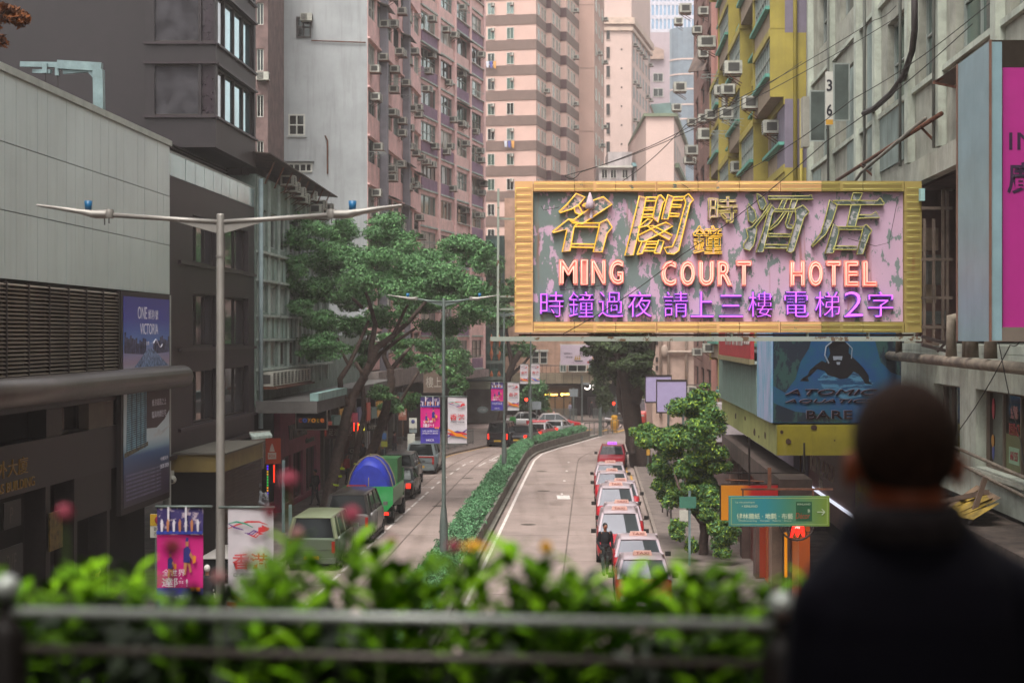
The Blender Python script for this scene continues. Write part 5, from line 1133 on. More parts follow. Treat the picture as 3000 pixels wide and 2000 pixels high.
link('underside', B(M('under_dark', '#241c19', .9)).prism([(xe+.1, 49.9, zY[0]+.05), (xr_, 49.9, zY[0]+.05), (xr_+1.2, 71, zY[0]+.05), (xe+1.1, 71, zY[0]+.05)], (0, 0, .1)), t)
s = thing('diver_billboard', 'deep blue underwater billboard with a scuba diver above the yellow canopy', 'billboard', (xl, Ym, 0)); W_ = xr_-xl; Hh = zT-zB
fx = lambda px: (px-2264)*Ym/FPX; fz = lambda py: ZW(py, Ym)
link('front', B(tint_noise('underwater', '#103a70', '#16505c', 1.1)).box(0, 0, zB, W_, .12, zT), s)
side = B(tint_noise('splash', '#4f93ac', '#b6a8c6', 1.4, (1, 1, .35))); side.prism([(-.06, .0, zB), (0, 0, zB), (.2, 4.2, zB), (.14, 4.2, zB)], (0, 0, Hh)); link('side', side, s)
m_rk = M('rock_teal', '#24423f', .6, sc=2.2, col2='#101c2c', thr=.5, stretch=(1, 1, .5)); flat_ = lambda pts, y: b.poly([(fx(a), y, fz(c)) for a, c in pts])
b = B(m_rk)
flat_([(2266, 985), (2266, 1130), (2300, 1150), (2330, 1110), (2345, 1060), (2370, 1020), (2380, 985)], -.004); link('rock_print', b, s); b = B(m_rk); flat_([(2560, 985), (2580, 1060), (2610, 1090), (2664, 1110), (2664, 985)], -.004); link('rock_print', b, s); b = B(m_rk); flat_([(2266, 1180), (2266, 1236), (2470, 1236), (2420, 1215), (2330, 1205)], -.004); link('rock_print', b, s)
b = B(M('water_glint', '#3e6c88', .5, sc=3, col2='#163a5c', thr=.5, stretch=(.5, 1, 3))); flat_([(2395, 1110), (2430, 1080), (2470, 1070), (2520, 1090), (2560, 1120), (2530, 1160), (2470, 1170), (2420, 1150)], -.005); link('glint_print', b, s)
b = B(M('diver_black', '#0d0b12', .5, sc=5, col2='#3a3440', thr=.66)); 
flat_([(2420, 1062), (2432, 1035), (2428, 1015), (2437, 1002), (2455, 996), (2475, 1000), (2487, 1014), (2486, 1034), (2500, 1048), (2515, 1062), (2530, 1078), (2545, 1100), (2546, 1118), (2558, 1126), (2536, 1124), (2528, 1112), (2515, 1095), (2500, 1088), (2492, 1098), (2480, 1108), (2462, 1110), (2445, 1104), (2424, 1098), (2416, 1086), (2395, 1080), (2378, 1096), (2366, 1106), (2370, 1116), (2343, 1116), (2352, 1106), (2366, 1098), (2372, 1084), (2390, 1068), (2408, 1056)][::-1], -.008)
b.m(M('mask_grey', '#7f8794', .4)); flat_([(2440, 1043), (2468, 1043), (2466, 1055), (2454, 1053), (2442, 1055)], -.012); flat_([(2450, 1060), (2462, 1060), (2460, 1068), (2452, 1068)], -.012)
b.tube([(fx(2436)+.0, -.02, fz(1002)), (fx(2420), -.02, fz(1015)), (fx(2416), -.02, fz(1040)), (fx(2428), -.02, fz(1064))], .02, 5); b.tube([(fx(2480), -.02, fz(1004)), (fx(2496), -.02, fz(1020)), (fx(2494), -.02, fz(1050))], .015, 5)
link('diver_print', b, s)
m_mt = M('bevelled_brown', '#2a1c22', .3, .5); m_mth = M('bevel_highlight', '#7d7080', .3, .3)
for dx, dy, mt in ((-.012, .012, m_mth), (0, 0, m_mt)):
    yy = -.03 if mt is m_mt else -.015
    text('ATOMIC', mt, s, fx(2435)+dx, yy, fz(1157)+dy, w=2.7, h=.17, ext=.01, shear=.3, off=.0); text('AQUATICS', mt, s, fx(2430)+dx, yy, fz(1182)+dy, w=2.6, h=.13, ext=.01, shear=.3); text('BARE', mt, s, fx(2430)+dx, yy, fz(1227)+dy, w=1.35, h=.25, ext=.01, off=.01)
s = thing('red_corrugated_shop_sign', 'red sign with chunky white lettering on top of the corrugated wall', 'sign', (xf(54.2)-.1, 54.2, 0), atan2(-1, -.048)+pi)
s.rotation_euler = (0, 0, atan2(-1, -.048)); s.location = (xf(69)-.15, 69, 0)
link('board', B(M('sign_red', '#96292e', .6, var=.12)).box(.8, -.1, 7.45, 14.6, .02, 9.2), s); link('frame', B(M('sign_frame_tan', '#7d7254', .6)).box(.7, -.14, 7.28, 14.7, .02, 7.44), s)
text('FAVORITE', M('off_white_letter', '#a49c98', .6), s, 8.1, -.104, 7.85, w=7.4, h=1.1, ext=.02, off=.03); text('PROPERTIES', MC['off_white_letter'], s, 13.2, -.104, 7.9, w=2.2, h=.4, ext=.02)

# ---- magenta billboard at the right edge
YQ = 30.; s = thing('magenta_billboard', 'tall magenta billboard box with chrome corner and blue white side, cut by the right edge', 'billboard', (XW(2902, YQ), YQ, 0)); h0, h1 = ZW(1000, YQ), ZW(118, YQ)
b = B(M('blue_white_panel', '#7b949c', .4, .1, var=.08, sc=1.2, streak=.2)); b.prism([(0, 0, h0), (.129, 2.7, h0), (.3, 2.7, h0), (.2, 0, h0)][::-1], (0, 0, h1-h0)); link('side', b, s)
b = B(M('chrome', '#9a9488', .08, .95, var=.3, sc=1.2)); b.add([(0, -.01, h0), (.25, .14, h0+.25), (.25, .14, h1-.45), (0, -.01, h1)], [(0, 1, 2, 3)]); b.m(M('chrome_soffit', '#5a5048', .3, .6)); b.add([(0, -.01, h0), (3.5, -.01, h0), (3.5, .14, h0+.25), (.25, .14, h0+.25)], [(0, 1, 2, 3)]); b.add([(0, -.01, h1), (.25, .14, h1-.45), (3.5, .14, h1-.45), (3.5, -.01, h1)], [(0, 1, 2, 3)]); link('bevel', b, s)
link('face', B(M('magenta', '#9a1f72', .45, var=.04)).box(.252, .14, h0+.25, 3.5, .3, h1-.46), s); link('body', B(m_dfr).box(.21, .31, h0, 3.5, 2.6, h1-.01), s)
m_dkp = M('dark_purple_ink', '#2c1030', .5); text('IMMENSE', m_dkp, s, (2963-2902)*YQ/FPX+1.15, .135, ZW(437, YQ), w=2.3, h=.31, ext=.008); text('廣告招租', m_dkp, s, (2957-2902)*YQ/FPX+1.1, .135, ZW(566, YQ), w=2.2, h=.56, ext=.008, off=.015)
link('edge_trim', B(M('rust_trim', '#6a4a3c', .5)).bar((-.01, -.02, h0), (-.01, -.02, h1), .04).bar((.13, 2.71, h0), (.13, 2.71, h1), .05), s)
b = B(m_rust); b.bar(P(2860, 1010, 31), P(2960, 1100, 34), .05); link('stay', b)
bpy.data.objects.remove(bpy.data.objects['stay'])
s2 = thing('window_hood', 'small rusty metal hood on brackets high on the right wall beside the magenta billboard', 'hood'); b = B(M('hood_rust', '#4a3a34', .7, var=.3)); b.prism([P(2735, 240, 42), P(2805, 215, 41), P(2808, 190, 40)], (.7, .9, 0)); link('sheet', b, s2); link('bracket', B(m_rust).bar(P(2735, 242, 42), P(2812, 258, 41), .06).bar(P(2735, 242, 42), P(2805, 205, 41), .05), s2)

# ---- hanging signs right
def hang(name, label, px0, py0, px1, py1, Y, mat, dep=.15, cat='sign'):
    s = thing(name, label, cat, (XW((px0+px1)/2, Y), Y, 0)); hw = (px1-px0)/2*Y/FPX
    link('board', B(mat).box(-hw, 0, ZW(py1, Y), hw, dep, ZW(py0, Y)), s); return s, hw, ZW(py1, Y), ZW(py0, Y)
mg = gradmat('teal_green_print', [(0, '#2f6e66'), (.35, '#146a74'), (.6, '#2f6650'), (1, '#5c7018')], 'X', -1.3, 1.3, .5)
s, hw, z0, z1 = hang('wallpaper_shop_sign', 'teal to green hanging sign for a wallpaper and carpet shop with an arrow pointing right', 2136, 1453, 2430, 1541, 45, mg)
mc = M('sign_cream_print', '#a9b59a', .6); m_gb = M('sign_border', '#8a9a60', .6); y = -.004
for a in ((-hw+.05, z0+.04, hw-.05, z0+.055), (-hw+.05, z1-.055, hw-.05, z1-.04)): link('border', B(m_gb).box(a[0], -.005, a[1], a[2], -.001, a[3]), s)
for a in (-hw+.05, hw-.065): link('border', B(m_gb).box(a, -.005, z0+.056, a+.015, -.001, z1-.056), s)
text('健林牆紙 · 地氈 · 布藝', mc, s, -.38, y, z0+.19, w=1.48, h=.155, ext=.004, off=.01); text('Wallcovering · Carpet · Fabric · Deco', mc, s, -.38, y, z0+.12, w=1.4, h=.05, ext=.004); text('× KINLAND', mc, s, -.78, y, z0+.5, w=.42, h=.06, ext=.004); text('La vie poetique', mc, s, -.9, y, z0+.6, w=.5, h=.06, ext=.004)
link('emblem', B(M('emblem_green', '#14482c', .5)).box(.44, -.006, z0+.14, .86, -.001, z1-.14), s); text('KINLAND', mc, s, .65, -.008, z1-.23, w=.34, h=.045, ext=.003); text('Décor', M('emblem_red', '#8c3a1c'), s, .62, -.008, z0+.2, w=.38, h=.16, ext=.003, shear=.2); text('健林', mc, s, .78, -.008, z0+.36, w=.06, h=.1, ext=.003)
b = B(mc); b.bar((1.0, -.01, z0+.38), (1.2, -.01, z0+.38), .02); b.bar((1.12, -.01, z0+.46), (1.2, -.01, z0+.38), .02); b.bar((1.12, -.01, z0+.30), (1.2, -.01, z0+.38), .02); link('arrow', b, s)
link('hanger', B(m_rust).bar((-1.0, .07, z1+.18), (hw+.1, .07, z1+.18), .05).bar((-.95, .07, z1), (-.95, .07, z1+.18), .04).bar((.9, .07, z1), (.9, .07, z1+.18), .04).bar((-.25, .07, z1+.18), (-.25, .07, z1+.75), .09), s)
mo = gradmat('orange_red_print', [(0, '#c07a10'), (.28, '#c07010'), (.42, '#9a0c0c'), (1, '#8a0a0a')], 'X', -1.1, 1.1, .5, .15)
s, hw, z0, z1 = hang('orange_red_hanging_sign', 'orange and red hanging sign half hidden behind the teal green sign', 2113, 1422, 2331, 1523, 48, mo)
link('frame', B(m_dfr).bar((-hw, .05, z1+.03), (hw, .05, z1+.03), .04).bar((-hw-.02, .05, z0), (-hw-.02, .05, z1), .04).bar((-.9, .07, z1+.35), (1.3, .07, z1+.35), .04).bar((1.3, .07, z1+.35), (1.3, .07, z1+1.2), .05).bar((-.25, .05, z1), (-.25, .05, z1+1.35), .05), s)
# round red lit sign
s = thing('round_fretwork_sign', 'round black fretwork sign with a glowing red animal shape under the hanging signs', 'sign', (XW(2335, 46.5), 46.5, 0)); z = ZW(1530, 46.5); b = B(m_dfr)
b.tube([(.48*cos(a), 0, z+.48*sin(a)) for a in np.linspace(0, 2*pi, 25)], .03, 6)
for a in np.linspace(0, 2*pi, 13)[:-1]: b.tube([(.34*cos(a)+.1*cos(q), 0, z+.34*sin(a)+.1*sin(q)) for q in np.linspace(0, 2*pi, 7)], .012, 4)
link('ring', b, s); b = B(M('red_lit', '#ff1c10', emit=1.1)); b.poly([(a, -.05, z+c) for a, c in [(-.2, -.4), (-.14, -.1), (.0, .05), (.18, -.05), (.2, -.38), (.14, -.38), (.1, -.24), (0, -.4), (-.08, -.25), (-.14, -.4)]][::-1]); link('lit_shape', b, s); text('鴻', M('pink_lit', '#ff9a90', emit=1.3), s, 0, -.06, z-.16, h=.14)
# lavender billboards
for px0, py0, px1, py1, Y, lab in ((1892, 1103, 1966, 1176, 98, 'rear blank lavender billboard with a torn patch on the right pavement'), (1925, 1117, 2010, 1206, 92, 'front blank lavender billboard in a dark frame beside the leafy tree')):
    s, hw, z0, z1 = hang('blank_billboard', lab, px0, py0, px1, py1, Y, M('lavender_sheet', '#9d90b4', .5, var=.05), .2, 'billboard'); s['group'] = 'blank billboards over the right pavement'
    b = B(m_dfr); e = .04; b.box(-hw-e, -.02, z1, hw+e, .2, z1+.1); b.box(-hw-e, -.02, z0-.08, hw+e, .2, z0); b.box(-hw-e, -.02, z0, -hw, .2, z1); b.box(hw, -.02, z0, hw+e, .2, z1); link('frame', b, s); link('pole', B(m_steel).bar((hw-.15, .1, .13), (hw-.15, .1, z0-.08), .12), s)
    if Y == 98: link('torn_patch', B(M('torn_pale', '#b8a9b8')).add([(.05, -.004, z0+.5), (.25, -.004, z0+.55), (.3, -.004, z0+1.0), (.15, -.004, z0+.95), (.02, -.004, z0+.75)], [(0, 1, 2, 3, 4)]), s)
s, hw, z0, z1 = hang('green_letter_sign', 'dark green framed sign with pale Chinese lines hung beyond the lavender billboards', 1848, 1133, 1892, 1169, 122, M('dark_green_sign', '#26332a', .5), .2)
text('正骨推拿', M('sign_pale', '#a9a79a'), s, 0, -.004, z0+.55, w=hw*1.5, h=.22, ext=.004); text('HEALTH HOME', MC['sign_pale'], s, 0, -.004, z0+.32, w=hw*1.5, h=.13, ext=.004); text('2520', M('sign_yellow_txt', '#a9a040'), s, .15, -.004, z0+.08, w=hw, h=.15, ext=.004); link('frame', B(m_wfr).bar((-hw, 0, z1), (hw, 0, z1), .05).bar((-hw, 0, z0), (hw, 0, z0), .05).bar((-hw, 0, z0), (-hw, 0, z1), .05).bar((hw, 0, z0), (hw, 0, z1), .05), s); link('arm', B(m_steel).bar((hw, .1, z1+.15), (5, .1, z1+.15), .06), s)
# KINLAND shop front board along the wall
s = thing('brown_shop_board', 'large dark brown board with tall cream KINLAND lettering set along the right hand wall', 'sign', (0, 0, 0)); Wk = Wall(XW(2372, 71), 71, -.048, -1); s.location = (Wk.o.x, Wk.o.y, 0); s.rotation_euler = (0, 0, Wk.rz)
link('board', B(M('board_brown', '#653a35', .5, var=.1)).box(-1.5, -.1, 1.2, 13, .0, 4.75), s); text('KINLAND', M('cream_letter', '#e4dccb'), s, 4.6, -.104, 2.75, w=7.0, h=.62, ext=.03); link('pale_strip', B(M('tube_light', '#e8ecff', emit=.4)).box(-1.5, -.2, 2.02, 18, .0-.11, 2.1), s); text('健林', MC['cream_letter'], s, 4.3, -.104, 2.2, w=1.2, h=.45, ext=.02)
s2 = thing('green_shop_board', 'yellow green shop board with small Chinese lines next to the brown board', 'sign', (*s.location,), Wk.rz); s2.location = s.location
link('board', B(M('board_green', '#7d8424', .5, sc=1, col2='#a8a83c')).box(13.2, -.12, 1.4, 18.5, .0, 4.7), s2)
for k in range(3): text('牆紙地氈窗簾布藝', M('board_ink', '#b4a83c'), s2, 15.5, -.125, 3.0-k*.5, w=3.6, h=.3, ext=.01)
# dim shops on the right pavement
s = thing('right_arcade_shops', 'dim shopfronts with pillars and a few glowing orange displays under the yellow canopy', 'shop front'); Wp = Wall(XW(2185, 78), 78, -.048, -1)
Wp = Wall(XW(2150, 68), 68, -.048, -1); s.location = (Wp.o.x, Wp.o.y, 0); s.rotation_euler = (0, 0, Wp.rz)
cols = ['#6a5248', '#8a7262', '#4f3a34', '#9a8470', '#5c4640']
for i in range(8): link('pillar', B(M('arcade%d' % (i % 5), cols[i % 5], .7, var=.2)).box(i*2.6, -.2+(.25 if i % 2 else 0), ZP, i*2.6+.9, .3, 3.6), s); link('shop_window', B(M('arc_shop%d' % (i % 3), ['#2a1d19', '#b0521c', '#5a2420'][i % 3], .3, emit=(0, .10, .08)[i % 3])).box(i*2.6+.91, .1, ZP, i*2.6+2.59, .4, 3.5), s)
link('arcade_beam', B(M('arcade_beam', '#463832', .8, var=.2)).box(-1, -.4, 3.61, 20.5, .5, 4.2), s)
mo_ = M('orange_glow', '#a8380e', emit=.05)
for px, py0, py1, Y, mt in ((2235, 1545, 1700, 55.8, mo_), (2262, 1545, 1690, 52.8, M('dim_red_glow', '#7c1a08', emit=.12)), (2303, 1560, 1690, 49, M('amber_glow', '#e08a10', emit=.3)), (2218, 1395, 1420, 57.8, mo_)):
    p = P(px, py1, Y); q_ = P(px, py0, Y); b = B(mt).box(-.1 if px != 2303 else -.035, 0, max(p.z, .3), .1 if px != 2303 else .035, .1, q_.z); o = link('lit_display', b, None, (p.x, Y, 0)); tag(o, {2235: 'glowing orange shop display left of the amber strip', 2262: 'dim red lit panel between the orange display and the amber strip', 2303: 'thin vertical amber light strip by the right pavement shops', 2218: 'small orange lamp glowing above the orange hanging sign'}[px], 'light')
s = thing('white_van_box', 'white flat roofed structure with windows seen under the yellow fascia', 'kiosk', (XW(2180, 90), 90, 0)); link('body', B(M('kiosk_white', '#a59a9c', .5, var=.1)).box(-2.3, 0, 2.6, 1.0, 3, 3.1), s); link('base', B(M('kiosk_base', '#4b3a36', .7, var=.2)).box(-2.2, .1, .13, .9, 3, 2.59), s); link('upper', B(M('kiosk_white', '#a59a9c')).box(-1.8, .2, 3.11, .3, 2.6, 4.6), s); link('arch_window', B(G1).prism([(-1.1+.4*cos(a), .18, 3.5+.45*sin(a)) for a in np.linspace(0, pi, 9)], (0, .03, 0)), s)
# street posts, stall and railings on the right pavement
for px, py, Y, h, lab in ((2020, 1730, 55, 2.2, 'grey sign pole on the right pavement in front of the tree trunk'),):
    s = thing('pole_sign', lab, 'sign'); x = XW(px, 60); link('pole', B(m_pb).bar((x, 60, ZP), (x, 60, 2.75), .08), s); link('plate', B(M('green_plate', '#3d6e5c', .5)).box(x-.36, 59.9, 2.15, x+.22, 59.94, 2.55), s); link('plate', B(m_plw).box(x-.36, 59.9, 1.7, x-.06, 59.94, 2.08), s)
s = thing('folded_railing', 'dark metal crowd barrier standing on the right pavement beside the parked taxis', 'railing'); b = B(M('dark_iron', '#3c3433', .6))
for (px, py) in ((1928, 1480), (1942, 1500), (1952, 1540)):
    Y = 78-(py-1480)*.08; x = XW(px, Y)+.2; b.bar((x, Y, ZP), (x, Y, 1.8), .06)
b.bar((XW(1928, 78)+.2, 78, 1.2), (XW(1952, 73)+.2, 73, 1.2), .05); b.bar((XW(1928, 78)+.2, 78, .6), (XW(1952, 73)+.2, 73, .6), .05); link('frame', b, s)
s = thing('parking_meter', 'yellow topped meter post at the edge of the right pavement', 'meter'); Y = 100; x = kr(Y)+.7; link('post', B(m_steel).bar((x, Y, ZP), (x, Y, 1.2), .07), s); link('head', B(m_yel).box(x-.1, Y-.08, 1.2, x+.1, Y+.08, 1.55), s)
b = B(m_rust); b.tube([P(2192, 1260, 64), P(2192, 1480, 64)], .05, 6); b.tube([P(2125, 1405, 52), P(2345, 1415, 52)], .03, 5); b.tube([P(2345, 1330, 52), P(2345, 1415, 52)], .03, 5); o = link('sign_bracket', b); tag(o, 'rusty bracket frame hanging below the yellow canopy', 'bracket')
# ================================================================ STREET LAMPS AND BANNERS
m_lamp = M('lamp_grey', '#8b8580', .45, .35, var=.08, sc=2); m_lampd = M('lamp_grey_dark', '#5f6864', .5, .3, var=.12, sc=2); m_bl = M('blue_sensor', '#175a86', .4)
def lamp(x, Y, top, label, mat, arm=1.87, r=.052):
    t = thing('street_lamp', label, 'street lamp', (x, Y, 0), 0, 'twin arm street lamps along the median')
    b = B(mat); b.lathe([(.14, 0), (.14, 1.9), (.105, 2.3), (r*1.35, 2.6), (r*1.15, top*.6), (r, top), (r*.9, top+.02), (0, top+.02)], n=12); link('pole', b, t)
    link('collar', B(mat).lathe([(r+.012, top-.56), (r+.012, top-.54)], n=12), t)
    for sg_ in (-1, 1):
        z0 = top-.09; b = B(mat); b.tube([(sg_*.04, 0, z0), (sg_*.5, 0, z0+.03), (sg_*(arm-.9), 0, z0+.10)], .032, 8); b.prism([(sg_*.05, -.01, z0-.03), (sg_*.65, -.01, z0+.02), (sg_*.05, -.01, z0-.15)], (0, .02, 0)); link('arm', b, t)
        h = B(m_lamp); a = arm-.95; z = z0+.11
        h.lathe([(.06, -.06), (.075, 0), (.06, .06)], (sg_*a, 0, z), 8)
        h.loft([[(sg_*(a+.02), -.05, z-.06), (sg_*(a+.02), .05, z-.06), (sg_*(a+.02), .05, z+.05), (sg_*(a+.02), -.05, z+.05)],
                [(sg_*(a+.22), -.14, z-.055), (sg_*(a+.22), .14, z-.055), (sg_*(a+.22), .12, z+.04), (sg_*(a+.22), -.12, z+.04)],
                [(sg_*(a+.4), -.15, z+.0), (sg_*(a+.4), .15, z+.0), (sg_*(a+.4), .13, z+.06), (sg_*(a+.4), -.13, z+.06)],
                [(sg_*(a+.95), -.13, z+.1), (sg_*(a+.95), .13, z+.1), (sg_*(a+.95), .11, z+.125), (sg_*(a+.95), -.11, z+.125)]])
        hd = link('lamp_head', h, t); link('sensor', B(m_bl).lathe([(0, 0), (.045, 0), (.055, .13), (0, .13)], (sg_*(a+.28), 0, z+.045), 10), hd)
        b = B(m_wire); b.bar((sg_*(a+.06), 0, z-.05), (sg_*(a+.06), 0, z-.15), .012); b.bar((sg_*(a+.0), 0, z-.05), (sg_*(a+.0), 0, z-.13), .012); link('bird_wire', b, t)
    return t
lamp(-3.93, 23, 9.82, 'nearest twin arm street lamp with two banners in front of the dark buildings', m_lamp, 2.45)
lamp(-2.28, 57, 9.42, 'second twin arm street lamp standing in front of the big tree', m_lampd)
lamp(-.44, 96, 9.5, 'third street lamp in the hedge just left of the neon sign', m_lampd)
lamp(XW(1555, 119), 119, 9.6, 'fourth street lamp rising from the bend of the hedge behind the hotel sign', m_lampd)
lamp(XW(1759, 139), 139, 9.6, 'farthest slim lamp post at the end of the median fence', m_lampd)
mM = M('banner_magenta', '#b8106e', .7, var=.05); mP = M('banner_purple', '#3a2f86', .7, var=.05); mWh = M('banner_white', '#b6adb2', .75, var=.05, sc=3)
mCr = M('banner_crowd', '#31265a', .7, sc=9, col2='#9c8a94', thr=.56); mR = M('print_red', '#b02a30', .7); mGr = M('print_green', '#1f7d62', .7); mPu = M('print_violet', '#54286e', .7); mO = M('print_orange', '#d07a1c', .7); mNv = M('print_navy', '#28246e', .7); mSk = M('print_skin', '#b0704a', .7); mWt = M('print_white', '#c8c0c8', .7); mBk = M('print_dark', '#3a3440', .7)
def wavy(b, x0, x1, z0, z1, amp=.02, y=0, nx=5, nz=8, taper=0.):
    o = []
    for j in range(nz+1):
        for i in range(nx+1):
            fx_, fz_ = i/nx, j/nz; xx = x0+(x1-x0)*fx_-taper*(1-fz_)*(.5-fx_)*0
            o.append((xx, y+amp*sin(fx_*5+fz_*4)*(.3+fz_*.7 if False else 1), z0+(z1-z0)*fz_))
    fs = [(j*(nx+1)+i, j*(nx+1)+i+1, (j+1)*(nx+1)+i+1, (j+1)*(nx+1)+i) for j in range(nz) for i in range(nx)]
    return b.add(o, fs, True)
def pf(b, pts, w, h, y): return b.poly([(w*(a-.5), y, h*c) for a, c in pts])
def rib(b, pts, w, h, th, y):
    up, dn = [], []
    for i, (a, c) in enumerate(pts):
        q = th*sin(pi*(i+.6)/(len(pts)+.2)); up.append((a, c+q)); dn.append((a, c-q))
    for i in range(len(pts)-1): pf(b, [dn[i], dn[i+1], up[i+1], up[i]], w, h, y)
def fig(b, cx, cz, s_, w, h, y, pose=0):                     # small printed player
    b.m(mNv); pf(b, [(cx-.09*s_, cz), (cx+.08*s_, cz-.01), (cx+.1*s_, cz+.12*s_), (cx+.02*s_, cz+.16*s_), (cx-.08*s_, cz+.13*s_)], w, h, y)
    pf(b, [(cx-.03*s_, cz+.2*s_), (cx+.04*s_, cz+.2*s_), (cx+.05*s_, cz+.235*s_), (cx-.02*s_, cz+.24*s_)], w, h, y-.002)
    b.m(mSk); pf(b, [(cx-.03*s_, cz+.155*s_), (cx+.04*s_, cz+.155*s_), (cx+.045*s_, cz+.2*s_), (cx-.03*s_, cz+.2*s_)], w, h, y-.001)
    pf(b, [(cx-.09*s_, cz-.12*s_), (cx-.03*s_, cz-.12*s_), (cx+.02*s_, cz), (cx-.07*s_, cz)], w, h, y); pf(b, [(cx+.08*s_, cz-.1*s_), (cx+.13*s_, cz-.09*s_), (cx+.08*s_, cz), (cx+.02*s_, cz)], w, h, y)
    pf(b, [(cx+.1*s_, cz+.1*s_), (cx+.2*s_, cz+.03*s_), (cx+.18*s_, cz), (cx+.06*s_, cz+.07*s_)], w, h, y-.001); b.m(mO); pf(b, [(cx+.15*s_, cz-.01), (cx+.23*s_, cz+.0), (cx+.24*s_, cz+.06*s_), (cx+.17*s_, cz+.07*s_)], w, h, y-.003)
def banner_rugby(x, Y, ztop, w, h, label):
    t = thing('banner', label, 'banner', (x, Y, ztop-h), 0, 'banners on the lamp posts'); y = -.05
    link('cloth', wavy(wavy(wavy(B(mP), -w/2, w/2, 0, h*.34, .01).m(mM), -w/2, w/2, h*.34, h*.77, .01).m(mCr), -w/2, w/2, h*.77, h, .01), t)
    b = B(mWt)
    for i in range(7): fx_ = .1+i*.13; b.m(mSk if i % 2 else mWt); pf(b, [(fx_, .8), (fx_+.04, .8), (fx_+.05, .88), (fx_+.02, .905), (fx_-.01, .87)], w, h, y)
    b.m(mWt); pf(b, [(.24, .86), (.28, .86), (.28, 1), (.24, 1)], w, h, y+.004); pf(b, [(.62, .88), (.66, .88), (.66, 1), (.62, 1)], w, h, y+.004); b.m(M('print_blue', '#2a3c9a')); pf(b, [(0, .78), (1, .78), (1, .805), (0, .805)], w, h, y+.01)
    fig(b, .66, .55, .85, w, h, y); fig(b, .3, .5, .6, w, h, y-.004); b.m(mO); [pf(b, [(.62+i*.12, .318), (.71+i*.12, .318), (.71+i*.12, .35), (.62+i*.12, .35)], w, h, y) for i in range(1, 3)]; link('print', b, t)
    text('全世界', mWt, t, -w*.12, y, h*.44, w=w*.5, h=h*.055, ext=.002); text('達陣!', mWt, t, -w*.1, y, h*.35, w=w*.56, h=h*.075, ext=.002, off=.01)
    text('3月28至30日', mWt, t, 0, y, h*.25, w=w*.8, h=h*.035, ext=.002); text('香港國際七人欖球賽', mWt, t, 0, y, h*.205, w=w*.8, h=h*.03, ext=.002); text('HKCR', mWt, t, 0, y, h*.05, w=w*.4, h=h*.05, ext=.002)
    link('rod', B(m_lampd).tube([(-w/2-.02, -.01, h), (w/2+.12, -.01, h)], .018, 6).tube([(-w/2, -.01, 0), (w/2+.1, -.01, 0)], .014, 6), t); return t
def banner_dragon(x, Y, ztop, w, h, label, teal=False):
    t = thing('banner', label, 'banner', (x, Y, ztop-h), 0, 'banners on the lamp posts'); y = -.05
    link('cloth', wavy(B(mWh), -w/2, w/2, 0, h, .01), t)
    b = B(mR); rib(b, [(.02, .83), (.2, .86), (.45, .885), (.7, .885), (.88, .86)], w, h, .008, y); b.m(mGr); rib(b, [(.02, .87), (.2, .885), (.4, .87), (.56, .84)], w, h, .007, y-.002); b.m(mPu); rib(b, [(.02, .87), (.15, .84), (.35, .82)], w, h, .007, y-.004)
    for k in range(4): b.m(mPu if k < 2 else mR); rib(b, [(.38+k*.05, .795-k*.008), (.48+k*.05, .79-k*.01), (.58+k*.04, .815-k*.01), (.7+k*.03, .80-k*.004)], w, h, .006, y-.006-k*.001)
    b.m(mR); pf(b, [(.68, .80), (.78, .80), (.9, .815), (.93, .835), (.82, .85), (.76, .865), (.76, .845), (.68, .84)], w, h, y-.012)
    cs = (mPu, mR, mO) if not teal else (M('print_teal', '#1a8aa0'), mO, M('print_blue2', '#3a5ab0'))
    for k, (c_, pts) in enumerate(zip(cs, ([(0, .14), (.25, .22), (.5, .24), (.75, .22), (1, .3)], [(0, .22), (.25, .2), (.5, .2), (.75, .22), (1, .2)], [(0, .3), (.2, .26), (.45, .19), (.7, .18), (1, .12)]))): b.m(c_); rib(b, pts, w, h, .035, y-.002*k)
    link('print', b, t); text('香港', mR, t, 0, y, h*.5, w=w*.78, h=h*.13, ext=.002, off=.01); text('亞洲國際都會', mBk, t, 0, y, h*.44, w=w*.76, h=h*.03, ext=.002)
    link('rod', B(m_lampd).tube([(-w/2-.12, -.01, h), (w/2+.02, -.01, h)], .018, 6).tube([(-w/2-.1, -.01, 0), (w/2, -.01, 0)], .014, 6), t); return t
def at(px0, px1, py0, py1, Y): return XW((px0+px1)/2, Y), Y, ZW(py0, Y), (px1-px0)/FPX*Y, (py1-py0)/FPX*Y
banner_rugby(*at(460, 595, 1483, 1843, 22.9), 'large magenta rugby banner, nearest on the left, half behind the flowers')
banner_dragon(*at(668, 801, 1485, 1845, 22.9), 'large white dragon banner beside the nearest lamp post, half behind the flowers')
banner_rugby(*at(1232, 1289, 1161, 1299, 56.9), 'magenta and purple rugby banner left of the second lamp post')
banner_dragon(*at(1312, 1368, 1161, 1299, 56.9), 'white dragon banner with red characters right of the second lamp post')
banner_rugby(*at(1439, 1474, 1119, 1202, 95.9), 'small magenta banner left of the third lamp post')
banner_dragon(*at(1487, 1521, 1119, 1202, 95.9), 'small white dragon banner right of the third lamp post')
t = banner_dragon(*at(1524, 1547, 1066, 1124, 118.9), 'far white banner with crossed sticks left of the fourth lamp post')
banner_dragon(*at(1556, 1581, 1065, 1124, 118.9), 'far white dragon banner with blue ribbon right of the fourth lamp post', True)
banner_dragon(*at(1736, 1755, 1054, 1103, 138.9), 'farthest pale blue banner left of the last lamp post, below the sign', True); banner_dragon(*at(1763, 1782, 1054, 1103, 138.9), 'farthest white banner right of the last lamp post, partly behind leaves', True)

